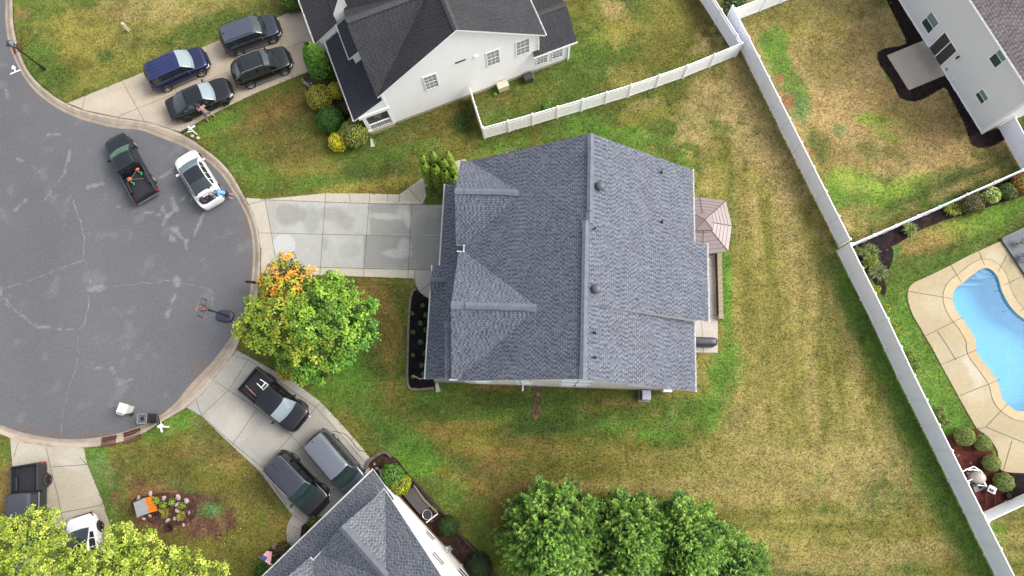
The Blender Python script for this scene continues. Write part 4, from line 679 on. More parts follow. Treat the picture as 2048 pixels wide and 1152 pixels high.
for f_, a_, b_, w_ in ((H2,(-2.5,-.08,2.68),(-2.5,6.5,2.68),0.11),(H2,(-3.22,6.65,2.68),(-3.22,16,2.68),0.11),(H2,(-1.2,3.35,4.46),(-1.2,6.1,4.46),.09),(H2,(11.82,-.28,4.77),(11.82,8,4.77),0.11),(H2,(10.9,-.38,2.62),(14.15,-.38,2.62),0.11),): gt = MB(); gutter(gt, f_, a_, b_, w_); part('gutter', gt, TRIM, h)
for q_ in ([H2.p(13.66,-.06,.1), H2.p(13.66,-.06,2.4), H2.p(13.66,-.3,2.55)],[H2.p(11.34,-.06,2.9), H2.p(11.34,-.06,4.6)],[H2.p(.06,-.06,3.9), H2.p(.06,-.06,4.7)]): part('downspout', MB().tube(q_, .045, 4), TRIM, h)
part('corner_trim', MB().box(H2.p(0,0,2.5), (.14,.14,4.5), rz=H2.ang).box(H2.p(13.72,0,1.4), (.14,.14,2.4), rz=H2.ang), TRIM, h)
part('window', MB().box(H2.p(-.93,4.7,3.75), (.06,1.5,1.0), rz=H2.ang), TRIM, h)
# ---------------------------------------------------------------- right grey house
h = house(H3, (6, -5), 'light grey sided house with taupe roof and sliding patio door, top right corner')
rf = MB(); RP(rf, H3, [(-.3,.25,5.5),(16,.25,5.5),(16,-5.5,8.9),(-.3,-5.5,8.9)]); RP(rf, H3, [(-.3,-11.2,5.5),(16,-11.2,5.5),(16,-5.5,8.9),(-.3,-5.5,8.9)]); part('roof', rf, [SH3, TRIM], h)
wl = MB(); wallpoly(wl, H3, 0, [(0,0),(16,0),(16,5.45),(0,5.45)]); wl.poly([H3.p(0,0,0),H3.p(0,-11,0),H3.p(0,-11,5.4),H3.p(0,-5.5,8.7),H3.p(0,0,5.4)]); wallpoly(wl, H3, -11, [(0,0),(16,0),(16,5.45),(0,5.45)]); wl.poly([H3.p(16,0,0),H3.p(16,-11,0),H3.p(16,-11,5.4),H3.p(16,-5.5,8.7),H3.p(16,0,5.4)])
part('wall', wl, SID3, h, merge=False)
part('corner_trim', MB().box(H3.p(.02,.01,2.7), (.2,.16,5.4), rz=H3.ang).box(H3.p(8,.02,.06), (16,.06,.16), rz=H3.ang), TRIM, h)
TEALG = mat('teal_glass', C(128,162,158), .12, spec=.8); TEALD = mat('dark_teal_glass', C(62,88,88), .1, spec=.8)
for x0, x1, z0, z1 in ((8.08,9.06,.75,2.05),(3.05,3.8,4.0,5.4),(1.68,2.46,1.42,2.2)):
    window(h, H3, 0, x0, x1, z0, z1, 1, 1, 1, mid='v' if False else True, glass=TEALD)
    pn = MB(); zm = (z0+z1)/2; pn.hexa([H3.p(x0,.02,zm+.03),H3.p(x1,.02,zm+.03),H3.p(x1,.03,zm+.03),H3.p(x0,.03,zm+.03)],[H3.p(x0,.02,z1),H3.p(x1,.02,z1),H3.p(x1,.03,z1),H3.p(x0,.03,z1)]); part('pane', pn, TEALG, h)
wd_ = window(h, H3, 0, 5.7, 7.28, .14, 2.08, 1, 1, 1, mid='v', glass=mat('slatted_glass', C(66,64,60), .15), name='patio_door')
mb = MB()
for i in range(18): x = 5.75+i*.086; mb.box(H3.p(x,.022,1.11), (.014,.012,1.9), rz=H3.ang)
sub('blind', mb, mat('blind_slat', C(120,116,108), .6), wd_, h)
part('wall_light', MB().box(H3.p(5.28,.02,1.95), (.16,.03,.36), rz=H3.ang), TRIM, h); part('lantern', MB().box(H3.p(5.28,.12,1.95), (.12,.16,.26), rz=H3.ang), BLACK, h, bevel=.02)
part('outlet_cover', MB().box(H3.p(5.2,.05,.45), (.16,.09,.14), rz=H3.ang), mat('grey_box', C(170,170,170), .5), h); part('outlet_cover', MB().box(H3.p(4.3,.05,.5), (.16,.09,.14), rz=H3.ang), TRIM, h)
for f_, a_, b_, w_ in ((H3,(-.3,.3,5.52),(16,.3,5.52),0.11),): gt = MB(); gutter(gt, f_, a_, b_, w_); part('gutter', gt, TRIM, h)
# ---------------------------------------------------------------- south house
H4 = Frame((851, 1051), (943, 1152))
h = house(H4, (2, -5), 'white sided house with charcoal shingle roof, cut off by the bottom edge of the picture')
ZE = 4.75; XE = -3.0; S4 = .7; XR = 4.0; ZR = ZE+S4*(XR-XE)
rf = MB(); RP(rf, H4, [(XE,.6,ZE),(XR,.6,ZR),(XR,-12,ZR),(XE,-12,ZE)]); RP(rf, H4, [(XR,.6,ZR),(XR*2-XE,.6,ZE),(XR*2-XE,-12,ZE),(XR,-12,ZR)])
zr = ZE+2.45*1.06
RP(rf, H4, [(XE-.02,.62,ZE+.02),(XE-.02,-1.95,zr),(.78,-1.95,zr)]); RP(rf, H4, [(XE-.02,-4.45,ZE+.02),(XE-.02,-1.95,zr),(.78,-1.95,zr)])
RP(rf, H4, [(XE-.3,-5.0,ZE),(XE-.3,-6.6,ZE+1.6),(-.65,-6.6,ZE+1.6),(XE,-5.0,ZE)]); RP(rf, H4, [(XE-.3,-8.2,ZE),(XE-.3,-6.6,ZE+1.6),(-.65,-6.6,ZE+1.6),(XE,-8.2,ZE)])
RP(rf, H4, [(-4.6,.45,2.6),(-2.3,.45,3.85),(-2.3,-13,3.85),(-4.75,-13,2.6)])
roof = part('roof', rf, [SH4, TRIM], h)
for f_, a_, b_, w_ in ((H4,(XE,-1.85,zr),(.6,-1.85,zr),(.22,)),(H4,(XR,.6,ZR),(XR,-12,ZR),(.2,)),(H4,(XE-.1,-6.6,ZE+1.6),(-.8,-6.6,ZE+1.6),(.2,))): cp_ = MB(); cap(cp_, f_, a_, b_, *w_); sub('ridge_cap', cp_, CAP4, roof, h)
wl = MB(); wallpoly(wl, H4, 0, [(-2.7,0),(11,0),(11,ZE),(XR,ZR-.25),(-2.7,ZE)])
for L in ([(-2.7,0,0),(-2.7,-12,0),(-2.7,-12,4.7),(-2.7,-1.85-2.4,4.7),(-2.7,-1.85,zr-.3),(-2.7,0,4.7)],[(-4.3,0,0),(-2.7,0,0),(-2.7,0,3.7),(-4.3,0,2.75)],[(-4.3,0,0),(-4.3,-12,0),(-4.3,-12,2.7),(-4.3,0,2.7)],[(11,0,0),(11,-12,0),(11,-12,4.7),(11,0,4.7)]): wl.poly([H4.p(*q) for q in L])
part('wall', wl, SID4, h, merge=False)
for f_, a_, b_, w_ in ((H4,(-4.66,.45,2.62),(-4.82,-13,2.62),0.11),(H4,(XE-.07,.6,ZE+.02),(XE-.07,-.9,ZE+.02),.08),(H4,(XE-.07,-3.6,ZE+.02),(XE-.07,-4.9,ZE+.02),.08),(H4,(XE-.2,-5.0,ZE+.02),(XE-.2,-8.2,ZE+.02),.08),): gt = MB(); gutter(gt, f_, a_, b_, w_); part('gutter', gt, TRIM, h)
part('foundation', MB().box(H4.p(3,.02,.12), (14.4,.06,.26), rz=H4.ang), FOUND, h)
for x0, x1, z0, z1 in ((1.5,2.4,3.3,4.4),(3.35,4.2,.9,2.3),(.3,1.0,.6,1.7),(5.6,6.4,3.3,4.6)): window(h, H4, 0, x0, x1, z0, z1, 1, 1, 2, glass=mat('grey_glass', C(120,118,114), .2))
part('rake_trim', MB().hexa([H4.p(-3,.4,ZE-.25),H4.p(XR,.4,ZR-.25),H4.p(XR,.46,ZR-.25),H4.p(-3,.46,ZE-.25)],[H4.p(-3,.4,ZE-.15),H4.p(XR,.4,ZR-.15),H4.p(XR,.46,ZR-.15),H4.p(-3,.46,ZE-.15)]), TRIM, h)
# ================================================================ FENCES
VIN = mat('fence_vinyl', (.82, .83, .90), .4, noise=.02, nscale=1.5)
VINW = mat('fence_vinyl_weathered', (.83, .83, .81), .5, noise=.05, nscale=2)
CAPM = mat('fence_cap', (.8, .8, .8), .4)
def fence(label, pxpts, hgt, m, picket=False, world=None, span=1.83, endpost=True, group=None):
    W = [G(*p) for p in pxpts] if world is None else world
    root = empty('fence', (W[0]+W[-1])/2, label, 'fence', group)
    me_cache = {}
    def mk(key, fn, mm, a, ang, name, **k):
        if key not in me_cache:
            mb = MB(); fn(mb); o = mb.build(name, mm, None, inv=False, **k); me_cache[key] = o.data
        else:
            o = bpy.data.objects.new(name, me_cache[key]); COL.objects.link(o)
        o.parent = root; o.location = a-root.location; o.rotation_euler[2] = ang; return o
    def post(mb): mb.box((0,0,(hgt+.04)/2), (.127,.127,hgt+.04)); mb.hexa([(x,y,hgt+.04) for x,y in ((-.08,-.08),(.08,-.08),(.08,.08),(-.08,.08))], [(x,y,hgt+.10) for x,y in ((-.03,-.03),(.03,-.03),(.03,.03),(-.03,.03))])
    for s, (a, b) in enumerate(zip(W, W[1:])):
        L = (b-a).length; n = max(1, round(L/span)); d = (b-a)/n; dl = d.length; ang = math.atan2(d.y, d.x)
        def panel(mb):
            l = dl-.13; top = hgt-.05
            mb.box((0,0,top), (l,.06,.09)); mb.box((0,0,.14), (l,.05,.14))
            hb = top-.05 if not picket else top-.3
            nb = max(4, round(l/.29)); w_ = l/nb
            for i in range(nb): mb.box((-l/2+w_*(i+.5),0,(hb+.1)/2+.05), (w_-.004,.026,hb-.1))
            if picket:
                mb.box((0,0,hb+.03), (l,.05,.07)); k = round(l/.115)
                for i in range(k): mb.box((-l/2+l/k*(i+.5),0,hb+.16), (.05,.022,.22))
        for i in range(n):
            mk(('p', round(dl, 3), s), panel, m, a+d*(i+.5), ang, 'fence_panel')
            mk('post', post, CAPM, a+d*i, ang, 'fence_post')
    if endpost: mk('post', post, CAPM, W[-1], 0, 'fence_post')
    return root
fence('long upper stretch of white fence between the brown back lawn and the top right yard', [(1452,42),(1483,102),(1561,260),(1655,449),(1677,493)], 1.8, VIN)
fence('long lower stretch of white fence between the back lawn and the pool yard', [(1674,504),(1745,648),(1795,756),(1866,900),(1990,1152),(2060,1290)], 2.05, VIN, span=1.95)
fence('short white vinyl fence running off the top edge from the corner of the right yard', [(1456,47),(1520,22.5),(1600,-9),(1680,-40)], 1.8, VINW, picket=True)
fence('white fence segment beside the white house yard, doubled by the longer fence at the top', [(1370,-52),(1400,0),(1461,97),(1470,113)], 1.75, VIN, picket=True, endpost=False)
fence('white vinyl fence with picket top along the lower side of the white house yard', [(970,277),(1065,250.5),(1162,222),(1256,194),(1365,156),(1470,113)], 1.75, VINW, picket=True, span=1.83)
fence('short return of white picket top fence joining the white house wall', [(968,275),(956,238),(946,205),(943,197)], 1.75, VINW, picket=True, span=1.9, endpost=False)
fence('white fence seen edge on along the mulch bed above the pool', [(1682,502),(1850,430),(2010,359),(2100,318)], 1.75, VIN, endpost=True)
fence('short white fence between the grey house corner and the pool yard', [(1997,257),(2020,300),(2043,342)], 1.75, VIN)
fence('short white fence below the pool pump, meeting the long fence at bottom right', [(1941,1036),(2010,1004),(2120,955)], 1.75, VINW)
# ================================================================ VEHICLES
def paint(name, c, metal=.35, rough=.3): return mat(name, tuple(v*.55 for v in c) if sum(c) < 1.2 else c, rough, metal=metal, coat=.55, noise=.04, nscale=3)
CGLASS = mat('car_glass', C(44, 52, 56), .04, spec=.9); CGLASSL = mat('car_windscreen_sky_reflection', C(150, 166, 172), .1, spec=.8); CGLASSG = mat('car_windscreen_green', C(34, 52, 52), .06, spec=.9); CGLASST = mat('car_windscreen_tinted', C(90,130,112), .1, spec=.8)  # CGLASSL: sky reflection put into the pale glass colour
HLAMP = mat('headlight', C(205, 210, 215), .15, spec=.8); TLAMP = mat('taillight', C(170, 26, 28), .2, spec=.7); RIM = mat('alloy_rim', C(196, 196, 200), .35, metal=.15); RIMB = mat('black_rim', C(40, 40, 42), .35, metal=.4)
def pint(xs, ys, x):
    """smooth monotone-ish interpolation"""
    i = int(np.clip(np.searchsorted(xs, x)-1, 0, len(xs)-2)); t = (x-xs[i])/(xs[i+1]-xs[i]); t = max(0., min(1., t))
    def sl_(k):
        if k <= 0 or k >= len(xs)-1: return 0.
        a = (ys[k]-ys[k-1])/(xs[k]-xs[k-1]); b = (ys[k+1]-ys[k])/(xs[k+1]-xs[k]); return 0. if a*b <= 0 else 2*a*b/(a+b)
    h_ = xs[i+1]-xs[i]; m0, m1 = sl_(i)*h_, sl_(i+1)*h_
    return (2*t**3-3*t*t+1)*ys[i]+(t**3-2*t*t+t)*m0+(-2*t**3+3*t*t)*ys[i+1]+(t**3-t*t)*m1
# normalised profiles, x from 0 (nose) to 1 (tail)
STY = {
 'suv':   dict(plan=[(0,.62),(.012,.74),(.04,.88),(.1,.965),(.2,1),(.8,1),(.93,.95),(.975,.87),(1,.70)], top=[(0,.70),(.02,.86),(.06,.95),(.14,1.0),(.27,1.08),(.32,1.1),(.97,1.08),(.99,1.0),(1,.8)], cab=(.235,.40,.90,.985), ch=1.0, tw=.80, pill=(.41,.57,.74,.90)),
 'xsuv':  dict(plan=[(0,.60),(.012,.72),(.04,.87),(.1,.965),(.2,1),(.75,1),(.92,.95),(.985,.84),(1,.72)], top=[(0,.66),(.02,.80),(.06,.90),(.14,.97),(.28,1.04),(.33,1.06),(.96,1.06),(.99,.98),(1,.75)], cab=(.25,.42,.82,.975), ch=1.0, tw=.76, pill=(.44,.58,.72,.86)),
 'sedan': dict(plan=[(0,.60),(.012,.74),(.04,.88),(.1,.96),(.2,1),(.8,1),(.93,.95),(.985,.84),(1,.72)], top=[(0,.58),(.015,.68),(.05,.76),(.14,.82),(.28,.89),(.34,.92),(.82,.98),(.9,.99),(.985,.97),(1,.72)], cab=(.275,.42,.665,.87), ch=1.0, tw=.74, pill=(.44,.565,.68,.76)),
 'ev':    dict(plan=[(0,.52),(.012,.66),(.04,.83),(.1,.95),(.2,1),(.78,1),(.92,.93),(.98,.8),(1,.66)], top=[(0,.52),(.015,.62),(.05,.71),(.14,.80),(.25,.88),(.34,.93),(.82,.99),(.92,1.0),(.985,.94),(1,.7)], cab=(.215,.40,.62,.86), ch=1.0, tw=.72, pill=(.42,.55,.66,.75)),
 'van':   dict(plan=[(0,.60),(.012,.72),(.05,.86),(.12,.96),(.22,1),(.85,1),(.95,.96),(.99,.88),(1,.78)], top=[(0,.60),(.02,.74),(.06,.84),(.14,.96),(.22,1.04),(.3,1.08),(.97,1.08),(.99,1.0),(1,.8)], cab=(.17,.33,.92,.99), ch=1.0, tw=.80, pill=(.36,.54,.74,.92)),
 'truck': dict(plan=[(0,.66),(.012,.80),(.04,.90),(.1,.97),(.2,1),(.9,1),(.97,.99),(1,.96)], top=[(0,.72),(.015,.90),(.05,.98),(.14,1.03),(.24,1.08),(.3,1.1),(.66,1.1),(.665,.72),(.99,.72),(1,.72)], cab=(.24,.36,.63,.665), ch=1.0, tw=.80, pill=(.38,.5,.615,.63)),
 'truck1': dict(plan=[(0,.66),(.012,.80),(.04,.90),(.1,.97),(.2,1),(.9,1),(.97,.99),(1,.96)], top=[(0,.68),(.015,.82),(.05,.90),(.14,.95),(.24,.99),(.3,1.0),(.6,1.0),(.605,.68),(.99,.68),(1,.68)], cab=(.235,.39,.565,.605), ch=1.0, tw=.82, pill=(.41,.52,.55,.56)),
 'jeep':  dict(plan=[(0,.72),(.012,.78),(.05,.80),(.15,.86),(.22,.9),(.3,.98),(.9,1),(.99,1),(1,.97)], top=[(0,.9),(.015,1.04),(.1,1.10),(.24,1.16),(.3,1.18),(.66,1.18),(.665,.78),(.99,.78),(1,.78)], cab=(.25,.32,.655,.675), ch=1.0, tw=.88, pill=(.33,.48,.64,.65)),
}
def wheel(root, x, y, r, side, rimm, w_=.23, tw=0.):
    """tyre with a shoulder, rim dish and spokes; side = +1 left, -1 right"""
    c, s_ = math.cos(tw), math.sin(tw)
    def T(u, v, d): p = Vector((u, d, v)); return Vector((x+p.x*c-p.y*s_, y+p.x*s_+p.y*c, r+v))
    def ring(rad, d, n=24): return [T(math.cos(2*math.pi*k/n)*rad, math.sin(2*math.pi*k/n)*rad, d*side) for k in range(n)]
    ty = MB(); prof = [(r*.60, -w_/2), (r*.93, -w_/2), (r, -w_*.35), (r, w_*.35), (r*.94, w_/2), (r*.66, w_/2+.01), (r*.62, w_/2-.02)]
    R_ = [ring(a, b) for a, b in prof]
    for a, b in zip(R_, R_[1:]):
        for k in range(24): j = (k+1) % 24; ty.poly([a[k], a[j], b[j], b[k]])
    t = ty.build('tyre', RUBBER, None, inv=False); 
    e = bpy.data.objects.new('wheel', None)
    rm = MB(); a, b = ring(r*.64, w_/2-.01), ring(r*.54, w_/2-.045)
    for k in range(24): j = (k+1) % 24; rm.poly([a[k], a[j], b[j], b[k]])
    rm.poly(ring(r*.16, w_/2-.01, 12)); h_ = ring(r*.16, w_/2-.06, 12); q = ring(r*.16, w_/2-.01, 12)
    for k in range(12): j = (k+1) % 12; rm.poly([q[k], q[j], h_[j], h_[k]])
    for k in range(5):
        an = 2*math.pi*k/5+.3; u = Vector((math.cos(an), math.sin(an))); n_ = Vector((-u.y, u.x))*r*.085
        P = [u*r*.12+n_, u*r*.12-n_, u*r*.6-n_*.7, u*r*.6+n_*.7]; rm.poly([T(p.x, p.y, (w_/2-.012)*side) for p in P]); 
    o = rm.build('wheel', rimm, None, inv=False); o.parent = root
    bk = MB(); bk.poly(ring(r*.62, w_/2-.06)); o2 = bk.build('brake_recess', BLACK, None, inv=False); o2.parent = o; t.parent = o; return o
def P_(name, mb, m, root, **k): o = mb.build(name, m, None, inv=False, **k); o.parent = root; return o
def vehicle(label, style, pos, ang, L, W, Hh, pm, cat='car', name='parked_car', group=None, belt=None, glass=CGLASS, wind=None, rails=None, roofm=None, rimm=RIM, wr=.35, sunroof=None, wb=(.185,.79), hoodlines=True, trim=True, bed=False, wheeltw=0., openboot=False, fin=True, ribs=0):
    S = STY[style]; root = empty(name, (pos[0], pos[1], pos[2] if len(pos) > 2 else .04), label, cat, group, rz=ang)
    hw = W/2; X = lambda t: L/2-t*L                     # nose towards +x
    pt, pw = zip(*S['plan']); tt, tz = zip(*S['top']); K = belt or 1.0
    wd = lambda t: pint(pt, pw, t)*hw
    ztop = lambda t: pint(tt, tz, t)*K
    zb = .24 if 'truck' not in style and style != 'jeep' else .38
    st = sorted(set([round(v, 4) for v in list(np.linspace(0, .06, 6))+list(np.linspace(.06, .94, 40))+list(np.linspace(.94, 1, 6))]+[round(a, 4) for a in tt]+[round(S['cab'][3], 4)]))
    st = sorted(set(st)); rings = []
    for t in st:
        w_ = wd(t); z = ztop(t); x = X(t); tuck = 0.
        if t < .04: tuck = (.04-t)/.04
        if t > .97: tuck = (t-.97)/.03
        zl = zb+.14*tuck; zz = zl+(z-zl)
        pr = [(.90, zl), (.985, zl+.10), (1.0, zl+(z-zl)*.42), (.985, zl+(z-zl)*.66), (.97, z-.11*(z-zl)), (.93, z-.035), (.86, z-.008), (.6, z+.012), (.3, z+.024), (0, z+.028)]
        half = [(w_*a, b) for a, b in pr]; rings.append([Vector((x, -y, zq)) for y, zq in half]+[Vector((x, y, zq)) for y, zq in half[::-1][1:]])
    body = MB(); n = len(rings[0])
    for a, b in zip(rings, rings[1:]):
        for k in range(n-1): body.poly([a[k], a[k+1], b[k+1], b[k]])
    body.poly(rings[0][::-1]); body.poly(rings[-1])
    bd = P_('body', body, pm, root, smooth=True)
    bd.data.polygons.foreach_set('use_smooth', [True]*len(bd.data.polygons)); md = bd.modifiers.new('es', 'EDGE_SPLIT'); md.split_angle = math.radians(38)
    # ---- greenhouse
    c0, c1, c2, c3 = S['cab']; Hc = Hh; tumb = S['tw']
    def zr(t):
        zb_ = ztop(t)-.02
        if t <= c1: q = (t-c0)/(c1-c0); return zb_+(Hc-zb_)*max(0, q)**.82
        if t >= c2: q = (c3-t)/(c3-c2); return zb_+(Hc-zb_)*max(0, q)**.75
        q = (t-c1)/(c2-c1); return Hc+.03*math.sin(math.pi*q)-.02*q
    cs = sorted(set([round(v, 4) for v in list(np.linspace(c0, c1, 6))+list(np.linspace(c1, c2, 14))+list(np.linspace(c2, c3, 5))+[p for p in S['pill'] if c0 < p < c3]])); cr_ = []
    for t in cs:
        z = zr(t); zb_ = ztop(t)-.03; q = (z-zb_)/max(.1, Hc-zb_); x = X(t); w0 = wd(t)*.935; w1 = w0*(1-(1-tumb)*q); zs = lambda a: zb_+(z-zb_)*a
        ends = 1-max(.06*max(0, (c1-t)/(c1-c0)), .15*max(0, (t-c2)/(c3-c2))**1.5)
        pr = [(w0*ends, zs(0)), ((w0*.86+w1*.14)*ends, zs(.16)), ((w0*.2+w1*.8)*ends, zs(.84)), (w1*.985*ends, zs(.93)), (w1*.92*ends, zs(.985)), (w1*.62*ends, zs(1)+.012*q), (w1*.3*ends, zs(1)+.022*q), (0, zs(1)+.026*q)]
        ff = max(0, min(1, 1.15-(t-c0)/(c1-c0+.10)))*.17 if t < c1+.12 else 0; fb_ = max(0, min(1, (t-c2+.06)/(c3-c2+.06)))*.13
        bx = lambda y: x+(ff-fb_)*(1-(y/max(w0, .1))**2)
        cr_.append([Vector((bx(y), -y, zq)) for y, zq in pr]+[Vector((bx(y), y, zq)) for y, zq in pr[::-1][1:]])
    cab = MB(); m_ = len(cr_[0]); rm_ = roofm or pm
    for i, (a, b) in enumerate(zip(cr_, cr_[1:])):
        for k in range(m_-1): cab.poly([a[k], a[k+1], b[k+1], b[k]], 1 if (2 <= k <= m_-4 and c1-.001 <= cs[i] < c2-.001) else 0)
    cab.poly(cr_[-1]); cab.poly(cr_[0][::-1])
    cb = P_('cabin', cab, [pm, rm_], root, smooth=True); md = cb.modifiers.new('es', 'EDGE_SPLIT'); md.split_angle = math.radians(40)
    def pane(name, t0, t1, ks, gm, off=.008):
        mb = MB(); idx = [i for i, t in enumerate(cs) if t0-.0005 <= t <= t1+.0005]
        for i, j in zip(idx, idx[1:]):
            for k in ks:
                q = [cr_[i][k], cr_[i][k+1], cr_[j][k+1], cr_[j][k]]; nn = (q[1]-q[0]).cross(q[3]-q[0])
                if nn.length < 1e-7: nn = (q[2]-q[1]).cross(q[3]-q[1])
                cen = sum(q, Vector())/4; nn.normalize()
                if nn.dot(cen-Vector((X((c1+c2)/2), 0, .9))) < 0: nn = -nn
                mb.poly([p+nn*off for p in q])
        return P_(name, mb, gm, root, smooth=True) if mb.f else None
    topk = list(range(3, m_-4)); w_i = [t for t in cs if c0 <= t <= c1]
    pane('windscreen', w_i[0], w_i[-1] if style not in ('ev',) else c1, topk, wind or glass)
    r_i = [t for t in cs if t >= c2]
    if style in ('sedan', 'xsuv', 'ev'): pane('rear_window', r_i[0], r_i[-2] if len(r_i) > 2 else r_i[-1], topk, glass)
    pl_ = S['pill']
    for kk in ((1,), (m_-3,)):
        wins = [(c0+(c1-c0)*.55, pl_[0]), (pl_[0], pl_[1]), (pl_[1], pl_[2])]+([(pl_[2], pl_[3])] if style not in ('truck', 'truck1', 'jeep') else [])
        allt = cs
        for a, b in wins:
            ia = min(allt, key=lambda q: abs(q-a)); ib = min(allt, key=lambda q: abs(q-b))
            if ib-ia > .02:
                g = .010/ (L/4.8); mb = MB(); i0, i1 = allt.index(ia), allt.index(ib); sg = -1 if kk[0] == 1 else 1
                for i in range(i0, i1):
                    A, B = cr_[i], cr_[i+1]; k = kk[0]; q = [A[k].copy(), A[k+1].copy(), B[k+1].copy(), B[k].copy()]
                    if i == i0:
                        d = (q[3]-q[0]).normalized()*.03; q[0] += d; q[1] += d
                    if i == i1-1:
                        d = (q[0]-q[3]).normalized()*.03; q[3] += d; q[2] += d
                    for p in q: p.y += sg*.010; p.z += .004
                    mb.poly(q)
                P_('side_window', mb, glass, root, smooth=True)
    if sunroof:
        a, b = sunroof; pane('glass_roof', a, b, topk[1:-1] if style != 'ev' else topk, mat('roof_glass', C(24, 27, 36), .06, spec=.8), .010)
    # ---- wheels with dark arches
    for t in wb:
        for sd in (1, -1):
            y = (wd(t)-.092)*sd; twd = wheeltw if t == wb[0] else 0
            wheel(root, X(t), y+(.0 if not twd else 0), wr, sd, rimm, .24, twd)
            ar = MB(); N = 20; ri, ro = wr*.0, wr*1.17
            pts = [Vector((X(t)+math.cos(a)*ro, sd*(wd(t)*1.0+.006), max(wr+math.sin(a)*ro, zb-.02))) for a in [math.pi*k/N for k in range(N+1)]]
            pts2 = [Vector((p.x, sd*(wd(t)-.22), p.z)) for p in pts]
            for k in range(N): ar.poly([pts[k], pts[k+1], pts2[k+1], pts2[k]])
            ar.poly([Vector((p.x, sd*(wd(t)*1.0+.004), p.z)) for p in pts]); P_('wheel_arch', ar, BLACK, root)
    # ---- lamps, grille, bumper, mirrors
    for sd in (1, -1):
        for nm, t0, t1, zz, mm, sc_h in (('headlight', .012, .075, .66, HLAMP, .10), ('taillight', .945, .996, .82, TLAMP, .16)):
            if openboot and nm == 'taillight': continue
            mb = MB(); ts = np.linspace(t0, t1, 5); f = lambda t: (1.006 if nm == 'headlight' else 1.006)
            for a, b in zip(ts, ts[1:]):
                za = min(ztop(a)-.045, zz*K+.2*(a if nm == 'headlight' else 0)); zb2 = min(ztop(b)-.045, zz*K+.2*(b if nm == 'headlight' else 0)); o = .012
                P0 = [Vector((X(a)+(.015 if nm == 'headlight' else -.015), sd*(wd(a)*.98+o), za)), Vector((X(b)+(.015 if nm == 'headlight' else -.015), sd*(wd(b)*.98+o), zb2))]
                P1 = [Vector((p.x, p.y, p.z-sc_h)) for p in P0]; P2 = [Vector((p.x-(.0 if nm == 'headlight' else -.0), p.y-sd*.075, p.z+.035)) for p in P0]
                mb.poly([P0[0], P0[1], P1[1], P1[0]]); mb.poly([P2[0], P2[1], P0[1], P0[0]])
            P_(nm, mb, mm, root)
        mt = c0+(c1-c0)*.5; my = wd(mt)*1.0; mb = MB(); mb.box((X(mt), sd*(my+.11), ztop(mt)+.05), (.12, .22, .15)); mb.box((X(mt)+.01, sd*(my+.0), ztop(mt)+.0), (.06, .12, .05)); P_('mirror', mb, pm if trim is not None else BLACK, root, bevel=.02)
    fr_z = ztop(.015)*.62
    P_('grille', MB().box((X(0)+.006, 0, fr_z+.08), (.03, wd(.0)*1.35, .26 if 'truck' not in style else .34)), BLACK, root, bevel=.012)
    P_('front_bumper', MB().box((X(.004)+.03, 0, .36), (.10, wd(.005)*1.75, .16)), BLACK if 'truck' not in style else CHROME, root, bevel=.03)
    if not openboot: P_('rear_bumper', MB().box((X(.998)-.02, 0, .46), (.12, wd(.99)*1.85, .16)), BLACK if 'truck' not in style and style != 'jeep' else mat('bumper_steel', C(150,150,152), .35, metal=.6), root, bevel=.02)
    # cowl + bonnet shut lines
    cw = MB(); N = 9; tcw = c0+.006
    for k in range(N-1):
        y0, y1 = [(-1+2*q/(N-1))*wd(tcw)*.80 for q in (k, k+1)]; e = lambda y: .05*(1-(y/(wd(tcw)))**2)
        cw.poly([Vector((X(tcw)+e(y0)+.04, y0, ztop(tcw)+.034)), Vector((X(tcw)+e(y1)+.04, y1, ztop(tcw)+.034)), Vector((X(tcw)+e(y1)-.06, y1, ztop(tcw)+.036)), Vector((X(tcw)+e(y0)-.06, y0, ztop(tcw)+.036))])
    P_('wiper_cowl', cw, BLACK, root, merge=False)
    if hoodlines:
        for sd in (1, -1):
            hl = MB(); ts = np.linspace(.03, c0, 8)
            for a, b in zip(ts, ts[1:]):
                ya, yb = wd(a)*.80*sd, wd(b)*.84*sd; z_ = lambda t: ztop(t)+.016
                hl.poly([Vector((X(a), ya, z_(a))), Vector((X(b), yb, z_(b))), Vector((X(b), yb-.014*sd, z_(b)+.002)), Vector((X(a), ya-.014*sd, z_(a)+.002))])
            P_('bonnet_seam', hl, BLACK, root, merge=False)
    if rails:
        for sd in (1, -1):
            t0, t1 = c1+.02, c2-.01; pts = [Vector((X(t), sd*(wd(t)*.935*tumb*.97), Hc+.03+(.03 if 0 < i < 9 else -.03))) for i, t in enumerate(np.linspace(t0, t1, 10))]; P_('roof_rail', MB().tube(pts, .018, 6), rails, root)
    if fin: P_('antenna', MB().hexa([(X(c2-.03)+a, b, Hc+.0) for a, b in ((-.09,-.025),(.09,-.006),(.09,.006),(-.09,.025))], [(X(c2-.03)+a, b, Hc+.10) for a, b in ((-.09,-.01),(-.05,-.004),(-.05,.004),(-.09,.01))]), BLACK, root)
    for k in range(ribs):
        y = (-.5+k/(ribs-1))*wd(.5)*1.15; t0, t1 = c1+.06, c2-.04; P_('roof_rib', MB().box((X((t0+t1)/2), y, Hc+.047-abs(y)*.03), ((t1-t0)*L, .05, .012)), rm_, root, bevel=.004)
